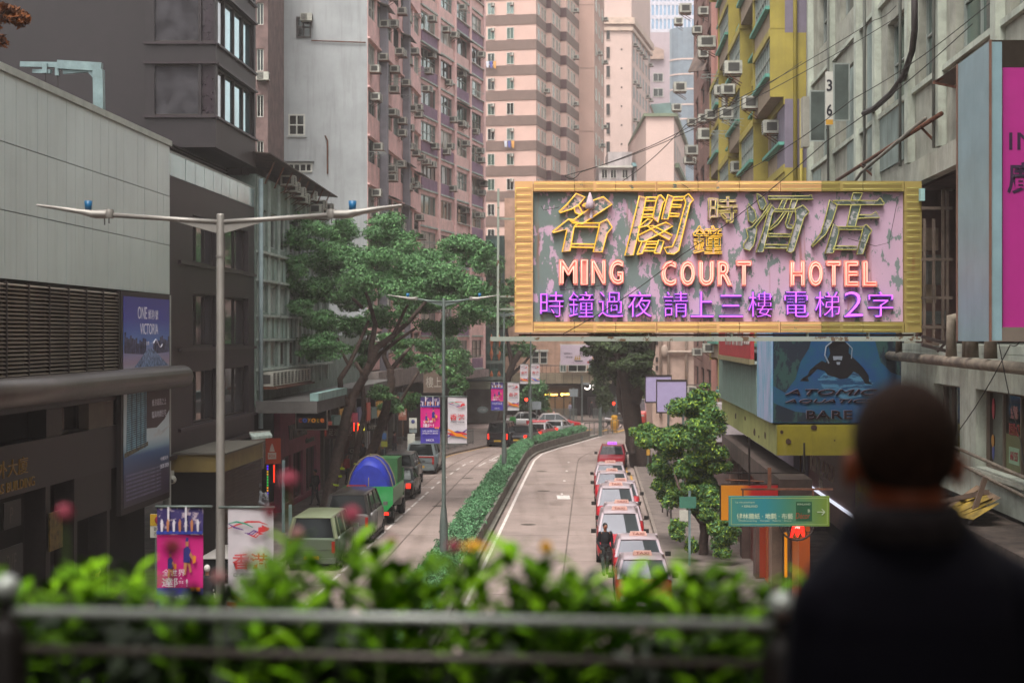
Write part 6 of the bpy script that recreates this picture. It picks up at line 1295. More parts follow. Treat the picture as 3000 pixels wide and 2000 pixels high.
# ================================================================ VEHICLES (forward = -y of the model)
m_tyre = M('tyre', '#161412', .85, var=.1); m_hub = M('hubcap', '#7a7876', .4, .5); m_hl = M('headlight', '#c0bcb6', .15, .3); m_tl = M('tail_light', '#8c1410', .3); m_tlon = M('tail_light_on', '#ff2a14', emit=.7)
m_cgl = glass('windscreen', '#97949a', .05, .78, var=.05); m_sgl = glass('car_glass', '#23282a', .06, .45); m_pl = M('plate_white', '#b9b4ae', .5); m_ply = M('plate_yellow', '#b08a18', .5); m_trim = M('black_trim', '#1b1817', .6); m_grl = M('grille', '#24201f', .4, .3)
def paint(name, c, metal=.1): return M(name, c, .28, metal, var=.03, sc=.5, coat=.25)
def ring(y, w, zb, zm, zt, r=.1):
    return [(-w*.86, y, zb), (w*.86, y, zb), (w*.97, y, zb+.12), (w, y, zm), (w*.985, y, zt-r*.9), (w*.92, y, zt-r*.2), (w*.8, y, zt), (-w*.8, y, zt), (-w*.92, y, zt-r*.2), (-w*.985, y, zt-r*.9), (-w, y, zm), (-w*.97, y, zb+.12)]
def wheel(r=.31, w=.2):
    b = B(m_tyre); n = 16; pr = [(r*.62, -w/2), (r*.95, -w/2), (r, -w*.35), (r, w*.35), (r*.95, w/2), (r*.62, w/2)]
    vs = [(z, rr*cos(2*pi*j/n), rr*sin(2*pi*j/n)) for rr, z in pr for j in range(n)]; b.add(vs, [(i*n+j, i*n+(j+1) % n, (i+1)*n+(j+1) % n, (i+1)*n+j) for i in range(5) for j in range(n)], True); return b
def hub(r=.31, w=.2):
    b = B(m_hub); n = 12; 
    for s_ in (-1, 1): b.add([(s_*w*.42, 0, 0)]+[(s_*w*.4, r*.63*cos(2*pi*j/n), r*.63*sin(2*pi*j/n)) for j in range(n)], [(0, 1+j, 1+(j+1) % n) for j in range(n)])
    return b
WH, HB = wheel().mesh('wheel'), hub().mesh('rim')
def car(name, label, cat, L=4.7, Wd=.85, H=1.5, belt=.95, hood=1.15, trunk=.95, low='#a01f22', roofc=None, group=None, taxi=False, rake_f=.75, rake_r=.45, screen=None, lights_on=False, rear_plate=m_ply, extra=None, wheelr=.31):
    """nose at y = -L/2"""
    t = thing(name, label, cat, (0, 0, 0), 0, group); pl_ = paint('paint_'+low.strip('#'), low); pr_ = paint('paint_'+(roofc or low).strip('#'), roofc or low); h = L/2
    zf = belt-.12; yf, yr = -h+hood, h-trunk
    st_ = [(-h, Wd*.82, .28, .5, zf-.2), (-h+.12, Wd*.93, .22, .5, zf-.1), (-h+.6, Wd, .2, .55, zf-.03), (yf, Wd, .2, .55, belt), ((yf+yr)/2, Wd, .2, .55, belt+.01), (yr, Wd, .2, .55, belt+.02), (h-.4, Wd*.99, .2, .55, belt-.02 if trunk > .3 else belt+.02), (h-.08, Wd*.93, .24, .5, belt-.1 if trunk > .3 else belt), (h, Wd*.86, .3, .5, belt-.25 if trunk > .3 else belt-.05)]
    body = link('body', B(pl_).loft([ring(y, w, a, m_, z) for y, w, a, m_, z in st_]), t)
    zr = H; ya, yb = yf+rake_f, yr-rake_r; wr = Wd*.72; wb_ = Wd*.9; zb = belt-.01
    def cab(y, z, w, inset=0): return [(-w+inset, y, z), (w-inset, y, z)]
    # roof panel and pillars in paint, glass between them
    A = [(-wb_, yf+.0, zb), (wb_, yf+.0, zb)]; Bm = [(-wr, ya, zr-.06), (wr, ya, zr-.06)]; Cc = [(-wr, yb, zr-.06), (wr, yb, zr-.06)]; D = [(-wb_, yr, zb), (wb_, yr, zb)]
    link('windscreen', B(screen or m_cgl).add([A[0], A[1], Bm[1], Bm[0]], [(0, 1, 2, 3)]), t)
    link('rear_window', B(m_sgl).add([D[1], D[0], Cc[0], Cc[1]], [(0, 1, 2, 3)]), t)
    for s_ in (0, 1): link('side_window', B(m_sgl).add([A[s_], Bm[s_], Cc[s_], D[s_]], [(0, 1, 2, 3) if s_ else (3, 2, 1, 0)]), t)
    b = B(pr_); rw = wr+.03
    b.loft([[(-rw*.96, y, zr-.075), (rw*.96, y, zr-.075), (rw, y, zr-.05), (rw*.86, y, zz_), (0, y, zz_+.02), (-rw*.86, y, zz_), (-rw, y, zr-.05)] for y, zz_ in ((ya-.06, zr-.06), (ya+.12, zr-.01), ((ya+yb)/2, zr), (yb-.1, zr-.01), (yb+.06, zr-.06))])
    for s_ in (0, 1):
        sg_ = 2*s_-1; b.bar(Vector(A[s_])+Vector((0, 0, -.02)), Vector(Bm[s_]), .07, .06); b.bar(Vector(D[s_])+Vector((0, 0, -.02)), Vector(Cc[s_]), .12, .09)
        for q in ((.42, .75) if L > 4.3 else (.5,)): y = A[0][1]+(D[0][1]-A[0][1])*q; b.bar((sg_*wb_*1.0, y, zb), (sg_*(wr+.01), y, zr-.07), .06, .03)
    link('roof', b, t)
    fl = B(m_hl) 
    for s_ in (-1, 1):
        link('headlight', B(m_hl).box(s_*Wd*.5, -h-.015, zf-.38, s_*Wd*.83, -h+.1, zf-.22), t); link('tail_light', B(m_tlon if lights_on else m_tl).box(s_*Wd*(.62 if H < 1.7 else .76), h-.09, belt-(.34 if H < 1.7 else .5), s_*Wd*.88, h+.015, belt-.1), t)
        link('mirror', B(pl_ if not taxi else m_trim).box(s_*(Wd+.02), yf+.25, belt-.0, s_*(Wd+.2), yf+.37, belt+.15), t)
    link('grille', B(m_grl).box(-Wd*.47, -h-.02, zf-.4, Wd*.47, -h+.05, zf-.22), t)
    link('bumper', B(m_trim if taxi else pl_).box(-Wd*.9, -h-.07, .26, Wd*.9, -h+.15, .44), t); link('bumper', B(m_trim if taxi else pl_).box(-Wd*.9, h-.15, .28, Wd*.9, h+.06, .46), t)
    link('number_plate', B(m_pl).box(-.26, -h-.085, .34, .26, -h-.071, .45), t); link('number_plate', B(rear_plate).box(-.26, h+.061, .42, .26, h+.072, .54), t)
    for x in (-1, 1):
        for y in (-h+.85, h-.95):
            link('wheel', WH, t, (x*(Wd-.09), y, wheelr), scale=(1, wheelr/.31, wheelr/.31)); w_ = [o for o in t.children if o.name.startswith('wheel')][-1]; link('rim', HB, w_)
    for s_ in (-1, 1):
        for y in (yf+.2, (yf+yr)/2+.1, yr-.25): link('door_seam', B(m_trim).box(s_*Wd*.99, y-.008, .3, s_*(Wd+.004), y+.008, belt-.06), t)
        link('sill', B(m_trim).box(s_*Wd*.97, yf, .2, s_*(Wd+.012), yr, .3), t)
    link('boot_line', B(m_trim).box(-Wd*.8, h-.02, belt-.42, Wd*.8, h+.012, belt-.405), t)
    if taxi:
        link('roof_sign', B(taxi).prism([(-.3, ya+.35, zr+.015), (.3, ya+.35, zr+.015), (.26, ya+.38, zr+.15), (-.26, ya+.38, zr+.15)], (0, .12, .0)), t)
        text('TAXI', M('taxi_letter', '#7a2420'), t, 0, ya+.343, zr+.045, w=.4, h=.08, ext=.004, rz=0)
        link('sticker', B(M('permit_sticker', '#4f9a94')).add([Vector(A[1])*.1+Vector(Bm[1])*.9+Vector((-.22, 0, -.02)), Vector(A[1])*.1+Vector(Bm[1])*.9+Vector((-.06, 0, -.02)), Vector(A[1])*.25+Vector(Bm[1])*.75+Vector((-.06, 0, .008)), Vector(A[1])*.25+Vector(Bm[1])*.75+Vector((-.22, 0, .008))], [(3, 2, 1, 0)]), t)
        link('painted_screen_shade', B(m_sgl).add([Vector(A[0]).lerp(Vector(A[1]), .66)+Vector((0, -.012, .02)), Vector(A[1])+Vector((-.06, -.012, .02)), Vector(Bm[1])+Vector((-.06, -.012, .0)), Vector(Bm[0]).lerp(Vector(Bm[1]), .6)+Vector((0, -.012, .0))], [(0, 1, 2, 3)]), t)  # dark sheet stands in for the shaded part of the windscreen
    return t
mTs = M('taxi_sign_cream', '#c79a8e', .5, emit=0); mTo = M('taxi_sign_amber', '#ff8a4a', emit=.7); mTv = M('taxi_sign_violet', '#c06aff', emit=.45)
RED, SIL = '#a80f20', '#aa989e'
tx = dict(low=RED, roofc=SIL, taxi=mTs, group='red taxis queuing along the right kerb')
rzq = -.047
def put(o, x, y, rz=rzq): o.location = (x, y, 0); o.rotation_euler[2] = rz; return o
tA = car('taxi', 'front taxi of the queue, mostly hidden by the planter leaves', 'taxi', **tx)
tB_ = car('taxi', 'tall wagon taxi beside the man in the black jacket, fourth from the front', 'taxi', L=4.4, H=1.75, belt=1.02, hood=.95, trunk=.25, rake_f=.85, rake_r=.3, **tx)
dxs = lambda px, Y: (px-1500)*Y/FPX
put(tA, dxs(1885, 51.7), 51.7+.4)
Q = [(1872, 56.8, 0, 'second taxi from the front, its sedan windscreen facing the black jacketed man'), (1817, 62.7, 1, None), (1823, 67.9, 0, 'sedan taxi tucked behind the tall wagon beside the man'), (1806, 73.0, 1, 'tall wagon taxi with a bright white roof in the middle of the queue'), (1819, 78.2, 0, 'taxi half hidden behind the middle white wagon, nearest the kerb'), (1794, 84, 0, 'sedan taxi with its full red bonnet showing and a small amber roof sign'), (1789, 89.4, 0, 'taxi tucked between the amber signed sedan and the dark red last taxi')]
for px, Y, kind, lab in Q:
    if kind == 0: c = copy_tree(tA, lab); put(c, dxs(px, Y), Y+.4)
    elif lab is None: tB_['label'] = 'tall wagon taxi standing right behind the man in the black jacket'; put(tB_, dxs(px, Y), Y+.4)
    else: c = copy_tree(tB_, lab); put(c, dxs(px, Y), Y+.4)
tI = car('taxi', 'dark red taxi with a violet roof sign at the far end of the queue', 'taxi', low='#7c1420', roofc='#7c2430', taxi=mTv, group=tx['group']); put(tI, dxs(1790, 105)+.1, 105.4, -.1)
# crossing taxi, seen from its side, and the white car behind
tK = car('taxi', 'red and white taxi crossing the junction sideways', 'taxi', low=RED, roofc='#b8aeb0', taxi=mTs); put(tK, XW(1622, 147.5), 147.5, pi/2); tK['group'] = tx['group']; del tK['group']
wc = car('white_car', 'white saloon car just behind the crossing taxi', 'car', low='#a8a4a4', hood=1.2); put(wc, XW(1550, 150), 150, pi/2)
# cars waiting behind the hedge
grp = 'cars waiting behind the hedge at the junction'
bv = car('black_van', 'black boxy minicab with red tail lights and yellow plate at the left kerb', 'van', L=4.5, H=1.85, belt=1.1, hood=1.0, trunk=.15, rake_r=.15, low='#141014', lights_on=True, group=grp); put(bv, XW(1476, 127), 127.5, pi-.2)
c2 = car('black_car', 'black saloon with red tail lights next to the black minicab', 'car', L=4.6, low='#17141a', lights_on=True, group=grp); put(c2, XW(1536, 128.5), 128.5, pi-.25)
c3 = car('silver_taxi', 'silver roofed car just behind the hedge in the middle of the junction queue', 'car', low='#8c2428', roofc='#9a9496', H=1.4, lights_on=True, group=grp); put(c3, XW(1583, 133), 133.5, pi-.3)
c4 = car('silver_car', 'silver roofed saloon nearest the junction, above the far end of the hedge', 'car', low='#8f9090', roofc='#9c9a9c', H=1.35, lights_on=True, group=grp); put(c4, XW(1636, 138), 138.5, pi-.35)
# parked on the left
grp = 'vehicles parked along the left kerb'; rl = pi-.047
def lx_(px, Y): return (px-1500)*Y/FPX
mv = dict(L=4.9, Wd=.92, H=1.85, belt=1.12, hood=1.0, trunk=.18, rake_f=.9, rake_r=.25, group=grp)
v = car('silver_people_carrier', 'silver people carrier with yellow plate, farthest of the vehicles parked on the left', 'van', low='#6c7476', **mv); put(v, lx_(1243, 103), 103.1, rl); 
link('light_bar', B(m_tl).box(-.8, 2.452, 1.02, .8, 2.475, 1.1), v)
v = car('grey_people_carrier', 'grey people carrier parked between the black car and the silver people carrier', 'van', low='#4f5252', **mv); put(v, lx_(1180, 94), 94, rl)
v = car('black_saloon', 'black car with reflections parked just beyond the green truck', 'car', L=4.6, Wd=.88, H=1.52, low='#15171a', lights_on=True, group=grp); put(v, lx_(1172, 87), 87.2, rl)
v = car('grey_minivan', 'grey minivan with a dark roof parked right behind the green truck', 'van', L=4.9, Wd=.94, H=2.0, belt=1.2, hood=.8, trunk=.15, rake_f=.7, rake_r=.15, low='#5f5a58', roofc='#2c2826', group=grp, screen=m_sgl); put(v, lx_(1040, 69), 69.3, rl)
v = car('cream_minibus', 'cream roofed van with green tinged windows, nearest of the parked row above the leaves', 'van', L=4.8, Wd=.92, H=1.9, belt=1.15, hood=.8, trunk=.15, rake_f=.6, rake_r=.2, low='#4f5a48', roofc='#7d8468', group=grp); put(v, lx_(938, 61), 61.8, rl)
v = car('white_parked_van', 'white van partly hidden by the nearest dragon banner', 'van', L=4.8, Wd=.9, H=1.95, belt=1.2, hood=.9, trunk=.15, rake_r=.15, low='#a39c98', group=grp); put(v, lx_(690, 50), 50.5, rl)
# green truck with blue drum-shaped tarpaulin
gt = thing('green_truck', 'small green flatbed truck carrying a bulging blue tarpaulin load, parked on the left', 'truck', (lx_(1090, 74), 76.5, 0), rl, grp)
m_gt = paint('truck_green', '#2a8a48'); m_gt2 = M('truck_green_dark', '#2c5c30', .6, var=.1)
link('bed', B(m_gt).box(-1.05, -1.2, .95, 1.05, 2.9, 1.1), gt)
for s_ in (-1, 1): link('side_board', B(m_gt).box(s_*1.0, -1.2, 1.102, s_*1.08, 2.85, 1.65), gt)
b = B(m_gt); b.prism([(-1.08, 2.86, 1.7), (1.08, 2.86, 1.7), (1.08, 2.86, .95), (.8, 2.86, .62), (-.8, 2.86, .62), (-1.08, 2.86, .95)], (0, .08, 0)); link('tailgate', b, gt)
link('front_board', B(m_gt2).box(-1.08, -1.45, .96, 1.08, -1.22, 2.2), gt); link('box', B(m_gt2).box(-1.0, -1.2, 1.12, -.1, .62, 2.75), gt)
link('cab', B(paint('cab_white', '#9b9c98')).loft([[(-.9, y, .5), (.9, y, .5), (.93, y, 1.3), (.8, y, z), (-.8, y, z), (-.93, y, 1.3)] for y, z in ((-3.1, 1.5), (-2.95, 2.2), (-1.5, 2.35))]), gt)
link('cab_window', B(m_sgl).box(-.94, -2.7, 1.4, .94, -1.8, 2.0), gt)
b = B(M('blue_tarp', '#23319c', .55, var=.12, sc=3, bump=.4)); pr = [(-1.5, 0)]; 
b.loft([[((.98-.1*e)*cos(a)*(1+.02*sin(6*a)), yy, 1.15+(1.78-.35*e)*max(0, sin(a))*(1+.015*cos(9*a))) for a in np.linspace(0, pi, 15)] for yy, e in ((.65, .5), (.75, .1), (1.5, 0), (2.3, .1), (2.6, .45), (2.72, .9))]); link('tarpaulin', b, gt)
b = B(M('rope', '#8a7a60', .8)); 
for yy in (1.1, 2.2): b.tube([(1.03*cos(a), yy, 1.15+1.82*sin(a)) for a in np.linspace(0, pi, 12)], .022, 5)
b.tube([(0, 2.78, 1.0), (0, 2.74, 2.0), (0, 2.4, 2.72)], .022, 5); link('rope', b, gt)
b = B(M('red_rack', '#8a2a20', .5)); b.bar((.1, 2.98, 1.75), (.9, 2.98, 1.75), .06); b.bar((.9, 2.98, 1.3), (.9, 2.98, 1.75), .06); b.bar((.1, 2.98, 1.3), (.1, 2.98, 1.75), .06); link('rack', b, gt)
for s_ in (-1, 1): link('tail_light', B(m_tlon).box(s_*.55, 2.95, .48, s_*.9, 3.0, .6), gt)
link('rear_bar', B(m_trim).box(-.95, 2.7, .4, .95, 2.94, .61), gt)
for x in (-1, 1):
    for y in (-2.4, 1.9): w_ = link('wheel', WH, gt, (x*.85, y, .38), scale=(1.4, 1.22, 1.22)); link('rim', HB, w_)
# red minibus far right and dark car by the tree, motorcycle and rubble
rb = car('red_minibus', 'red and cream minibus turning beyond the dark tree', 'minibus', L=6.5, Wd=1.0, H=2.4, belt=1.3, hood=.5, trunk=.2, rake_f=.4, rake_r=.1, low='#a83a30', roofc='#b4949a'); put(rb, XW(1884, 158), 160, -.25)
dc = car('dark_van', 'black van waiting far off at the foot of the dark tree', 'van', L=4.8, H=1.9, belt=1.1, hood=.9, trunk=.2, low='#141318'); put(dc, XW(1818, 172), 174, 0)
def motorbike(x, Y, rz, lab, c):
    t = thing('motorcycle', lab, 'motorcycle', (x, Y, 0), rz)
    for y in (-.68, .68): link('wheel', B(m_tyre).tube([(0, y+.3*cos(a), .31+.3*sin(a)) for a in np.linspace(0, 2*pi, 15)], .05, 6), t)
    b = B(M('bike'+c, c, .4)); b.loft([[(-.12, y, z-.1), (.12, y, z-.1), (.14, y, z+.12), (-.14, y, z+.12)] for y, z in ((-.5, .72), (-.2, .8), (.15, .74), (.6, .82))]); b.m(m_trim); b.bar((0, -.68, .31), (0, -.45, 1.0), .06); b.bar((-.35, -.42, 1.02), (.35, -.42, 1.02), .04); b.box(-.12, -.3, .28, .12, .3, .6); link('body', b, t); link('seat', B(m_trim).box(-.13, -.1, .87, .13, .7, .96), t)
motorbike(XW(1792, 152), 152, 1.2, 'scooter with white box standing by the yellow bollard in the junction', '#b8b0b4'); motorbike(XW(1826, 153), 153, 1.7, 'second scooter parked beside the white boxed scooter in the junction', '#3a3a3e')
motorbike(XW(1345, 80)-3.2, 80, .4, 'black motorcycle on the left pavement by the pink shop front', '#1c1a1c')
tag(link('bollard', B(M('bollard_yellow', '#c08a14', .5)).lathe([(0, .13), (.3, .13), (.3, .25), (.22, .3), (.34, .45), (.34, 1.1), (.22, 1.2), (.3, 1.3), (.2, 1.5), (0, 1.5)], n=12).mesh('bollard'), None, (XW(1800, 146), 146, -.1)), 'bright yellow bollard in the middle of the junction', 'bollard')
# traffic lights
def tlight(px, py, Y, lab, red=True):
    t = thing('traffic_light', lab, 'traffic light', (XW(px, Y), Y, 0), 0, 'traffic lights at the junction'); z = ZW(py, Y)
    link('pole', B(m_steel).bar((.25, .1, ZP), (.25, .1, z+.9), .11), t); link('housing', B(m_trim).box(-.17, -.1, z-.75, .17, .12, z+.25), t)
    link('lens', B(M('red_signal', '#ff2410', emit=4)).ell((0, -.11, z), (.13, .04, .13), 10, 6), t)
    for k, c_ in ((1, '#3a2c10'), (2, '#12301c')): link('lens', B(M('lens%s' % k, c_, .3)).ell((0, -.11, z-.3*k), (.12, .03, .12), 10, 6), t)
tlight(1542, 1170, 147, 'traffic light showing red, to the left above the crossing taxi'); tlight(1797, 1181, 150, 'traffic light showing red, beside the dark tree on the right')
for px, Y, h, lab in ((1572, 148, 2.6, 'short grey pole with a square box at the corner behind the crossing taxi'), (1680, 157, 3.4, 'stout grey cabinet post on the far pavement right of the crossing taxi'), (1705, 160, 4.4, 'tall grey post with small direction plates on the far pavement')):
    t = thing('street_post', lab, 'post', (XW(px, Y), Y, 0)); link('pole', B(m_steel).bar((0, 0, 0), (0, 0, h), .14), t); link('plate', B(M('pale_plate', '#7c8488')).box(-.4 if px != 1705 else .1, -.08, h-.8, .4 if px != 1705 else .7, -.03, h-.1 if px != 1705 else h-.6), t)
# railings on far pavement
t = thing('junction_railing', 'grey steel pedestrian railing on the far corner of the junction', 'railing')
def fence(t, p0, p1, h=1.05, n=8):
    for i in range(n+1):
        a = Vector(p0).lerp(Vector(p1), i/n); link('post', B(m_steel).bar((a.x, a.y, ZP), (a.x, a.y, ZP+h), .05), t)
        if i < n:
            c_ = Vector(p0).lerp(Vector(p1), (i+1)/n); b = B(m_steel); b.bar((a.x, a.y, ZP+h), (c_.x, c_.y, ZP+h), .05); b.bar((a.x, a.y, ZP+.15), (c_.x, c_.y, ZP+.15), .04)
            for j in range(1, 7): q = a.lerp(c_, j/7); b.bar((q.x, q.y, ZP+.15), (q.x, q.y, ZP+h), .02)
            link('rail', b, t)
fence(t, (XW(1738, 164), 164, 0), (XW(1800, 169), 169, 0)); fence(t, (XW(1620, 164), 164, 0), (XW(1690, 164), 164, 0))
t = thing('left_kerb_railing', 'grey steel railing along the left pavement beside the black minicab', 'railing'); fence(t, (-11.5, 118, 0), (-5.0, 117.5, 0), 1.05, 6); fence(t, (-4.9, 119, 0), (-2.9, 127, 0), 1.05, 5)

# manhole covers and drain grates let into the carriageway
for k, (x, y) in enumerate(((md(74)+2.2, 74), (md(90)+2.4, 90), (md(103)+1.9, 103), (md(82)-2.4, 82), (md(98)-2.2, 98))):
    b = B(M('cast_iron', '#4a4038', .7, .2, var=.2, sc=20)); b.lathe([(0, 0), (.34, 0)], (0, 0, 0), 18); o = link('manhole_cover', b, rd, (x, y, .024)) 
for y in (60, 68, 76, 84, 92, 100): link('drain_grate', B(M('cast_iron', '#4a4038')).box(-.18, -.3, 0, .18, .3, .004), rd, (kr(y)-.3, y, .023))
# ================================================================ LEFT PAVEMENT SIGNS
def wsign(name, label, u0, u1, z0, z1, mat, d=.15, Wl=None, cat='sign'):
    Wl = Wl or L3; s = thing(name, label, cat, (Wl.o.x, Wl.o.y, 0), Wl.rz); link('board', B(mat).box(u0, -d-.12, z0, u1, -d, z1), s); return s
u3_ = L3.u
# pink shop
s = thing('pink_shop_front', 'deep pink two storey shop front with dripping black lettering on the left street', 'shop front', (L3.o.x, L3.o.y, 0), L3.rz)
m_pf = M('shop_pink', '#8f3450', .7, var=.12, streak=.2); a, c_ = u3_(828), u3_(944)
b = B(m_pf); wall_rows(b, a, c_, [(a+.6, a+2.6), (a+3.4, a+6), (a+7, a+10)], ZP, 4.9, .4, 2.6, t=.3, y=.1); link('wall', b, s)
for x0_, x1_ in ((a+.6, a+2.6), (a+3.4, a+6), (a+7, a+10)): link('shop_window', window_mesh(x1_-x0_, 2.2, 2, 1, M('pink_frame', '#5c2430'), G1, .08), s, (x0_, .2, .4))
text('WYNDHAM', M('black_letter', '#160e10', .5), s, a+4.5, .07, 3.3, w=5, h=.7, ext=.06, off=.03); text('theatre', MC['black_letter'], s, a+8, .07, 2.85, w=2.6, h=.3, ext=.04)
link('valance', B(m_dkm).box(a, -.5, 4.7, c_, .09, 4.88), s)
s, hw, z0, z1 = hang('coyote_light_box', 'black light box sign with dim coloured letters hung over the left pavement', 868, 1201, 956, 1256, 80, M('sign_black', '#120e0c', .5), .3); b = B(m_wfr); e = .05
b.box(-hw-e, -.03, z1, hw+e, .3, z1+e); b.box(-hw-e, -.03, z0-e, hw+e, .3, z0); b.box(-hw-e, -.03, z0, -hw, .3, z1); b.box(hw, -.03, z0, hw+e, .3, z1); link('frame', b, s)
for i, (ch, c1) in enumerate(zip('coyote', ['#7a2a1c', '#2a4a8a', '#a06a14', '#c07a14', '#8a6a1c', '#c0601c'])): text(ch, M('lit'+c1, c1, emit=.2), s, -hw*.72+i*hw*.29, -.02, z0+.3, h=.2, off=.02)
# orange vertical sign
s = thing('orange_sign', 'orange square shop sign with a white figure and box emblem over the left pavement', 'sign', (XW(797, 73), 73, 0), .35); z0, z1 = ZW(1358, 73), ZW(1283, 73)
link('board', B(M('sign_orange2', '#a83a1a', .5, var=.05)).box(-.38, 0, z0, .38, .1, z1), s); b = B(M('emblem_white', '#b8a498')); b.poly([(-.18, -.005, z0+.2), (.18, -.005, z0+.2), (.18, -.005, z0+.48), (-.18, -.005, z0+.48)]); b.poly([(-.12, -.005, z0+.52), (.12, -.005, z0+.52), (.05, -.005, z0+.78), (0, -.005, z0+.88), (-.05, -.005, z0+.78)]); link('emblem', b, s); text('BOX', M('sign_orange2', '#a83a1a'), s, 0, -.008, z0+.27, w=.28, h=.13, ext=.004); link('bracket', B(m_dfr).bar((-.9, .05, z1-.1), (-.38, .05, z1-.1), .06), s)
# slatted awning
s = thing('slatted_awning', 'white slatted awning over the shop beside the yellow fascia', 'awning'); 
for i in range(9): link('slat', B(m_ggl).bar(P(735+i*6.5, 1272-i*.6, 67+i*.5), P(742+i*6.5, 1283-i*.6, 66.2+i*.5), .1), s)
link('frame', B(m_wfr).bar(P(733, 1266, 67), P(790, 1262, 71.5), .06), s); link('shop_box', B(M('brown_box', '#54443a', .7, var=.2)).prism([(XW(732, 68), 68, 2.9), (XW(772, 68), 68, 2.9), (XW(778, 72), 72, 2.9), (XW(735, 72), 72, 2.9)], (0, 0, 1.0)), s)
# coloured light strips
for px, py0, py1, cols_, lab in ((784, 1365, 1460, ['#5a2aff', '#c08a14', '#20a040', '#20a040', '#e08a20', '#5a2aff'], 'vertical strip of violet green and amber lights by the left shops'), (803, 1363, 1415, ['#ff3010', '#ff3010', '#ff3010'], 'short vertical strip of red lights right of the multicolour strip')):
    t = thing('light_strip', lab, 'light'); n = 12
    for i in range(n):
        c1 = cols_[int(i*len(cols_)/n)]; link('led', B(M('led'+c1, c1, emit=.6)).ell(P(px, py0+(py1-py0)*i/n, 71), .035, 6, 4), t)
    link('backing', B(m_trim).bar(P(px, py0-3, 71.1), P(px, py1+3, 71.1), .1), t)
s = thing('vertical_white_sign', 'narrow white vertical sign with black characters and a red cap', 'sign', (XW(757, 70), 70, 0)); z0, z1 = ZW(1440, 70), ZW(1385, 70); link('board', B(m_plw).box(-.12, 0, z0, .12, .08, z1), s); link('cap', B(M('sign_red', '#96292e')).box(-.1, 0, z1+.01, .1, .08, z1+.18), s)
for i, ch in enumerate('按摩足'): text(ch, M('ink', '#2d2a33'), s, 0, -.004, z1-.25-i*.24, w=.17, h=.17, ext=.004)
for px, lab in ((830, 'white post lit on the left pavement in front of the pink shop'), (850, 'short green and white post on the left pavement above the flowers')):
    Y = 70 if px == 830 else 66; o = link('pavement_post', B(m_pb).box(XW(px, Y)-.06, Y, ZP, XW(px, Y)+.06, Y+.1, ZW(1348 if px == 830 else 1478, Y)), None); tag(o, lab, 'post')
s, hw, z0, z1 = hang('yellow_road_sign', 'yellow and white road sign with a round emblem at the left beside the magenta banner', 440, 1505, 474, 1574, 46, m_plw, .04); link('top_plate', B(M('mustard2', '#a8861c')).box(-hw, -.01, (z0+z1)/2, hw, -.002, z1), s); link('roundel', B(M('roundel', '#8c2430')).ell((hw*.5, -.02, z1-.16), (.11, .01, .11)), s); text('巴士', M('ink', '#2d2a33'), s, hw*.3, -.006, z0+.05, w=.2, h=.1, ext=.003); text('BUS', M('ink', '#2d2a33'), s, hw*.3, -.006, z0+.19, w=.2, h=.09, ext=.003); link('pole', B(m_steel).bar((0, .06, ZP), (0, .06, z0), .07), s)
# neon bits far left street
sneon = 0
for px0, py0, px1, py1, Y, c1, ch, lab in ((1036, 1238, 1050, 1262, 88, '#ff2a14', '11', 'small glowing red digits in the window behind the tree trunks'), (1051, 1240, 1056, 1258, 88, '#d0c820', '!', 'small glowing yellow mark beside the red digits'), (1061, 1238, 1067, 1260, 92, '#d0c820', '1', 'second glowing yellow mark deeper among the left shops')):
    s = thing('neon_mark', lab, 'neon sign', (XW((px0+px1)/2, Y), Y, 0)); text(ch, M('n'+c1, c1, emit=1.6), s, 0, 0, ZW(py1, Y), w=(px1-px0)/FPX*Y, h=(py1-py0)/FPX*Y, ext=.03)
for px0, py0, px1, py1, Y, c1, tx_, lab in ((957, 1245, 998, 1285, 90, '#4f3f38', '足浴', 'brown shop board right of the pink front'), (1015, 1235, 1034, 1290, 92, '#5c4a40', '酒吧', 'tan hanging board among the left shops behind the trunks'), (1075, 1240, 1120, 1262, 98, '#3d3a36', 'BISTRO', 'dark shop board with pale letters on the left street'), (1168, 1191, 1191, 1230, 104, '#7d4636', '大押', 'rusty orange hanging sign left of the second lamp post'), (1196, 1180, 1212, 1200, 108, '#9a4a30', '當', 'small orange sign above the rusty orange sign'), (1240, 1088, 1300, 1150, 112, '#5c4c42', '樓上', 'weathered slatted board on the pink tenement podium'), (1020, 1310, 1060, 1330, 96, '#2f2a28', 'CLUB', 'low dark shop board behind the taped tree trunks'), (1093, 1262, 1135, 1290, 100, '#5f5a50', '茶餐廳', 'grey shop board with a Chinese name behind the third trunk')):
    s, hw, z0, z1 = hang('shop_board', lab, px0, py0, px1, py1, Y, M('brd'+c1, c1, .6, var=.15), .1); s['group'] = 'shop boards along the left street'; text(tx_, M('board_pale', '#a39a90'), s, 0, -.005, z0+(z1-z0)*.25, w=hw*1.5, h=(z1-z0)*.5, ext=.005)
s = thing('bus_stop_sign', 'blue and white bus stop plate on an ochre pole on the left pavement', 'sign', (XW(1210, 106), 106, 0)); z0, z1 = ZW(1254, 106), ZW(1224, 106); link('plate', B(m_plw).box(-.24, 0, z0, .24, .05, z1), s); link('roundel', B(M('blue_roundel', '#3a4070')).ell((0, -.01, (z0+z1)/2+.1), (.12, .01, .12)), s); link('lower_plate', B(M('grey_plate', '#6f7878')).box(-.24, 0, z0-.28, .24, .05, z0-.04), s); link('pole', B(M('ochre_pole', '#7a6424', .6)).bar((0, .06, ZP), (0, .06, z1), .09), s)
o = link('white_pillar', B(m_plw).box(XW(1194, 103), 103, ZP, XW(1215, 103), 103.3, ZW(1271, 103))); tag(o, 'white rectangular advertising pillar behind the silver people carrier', 'pillar')
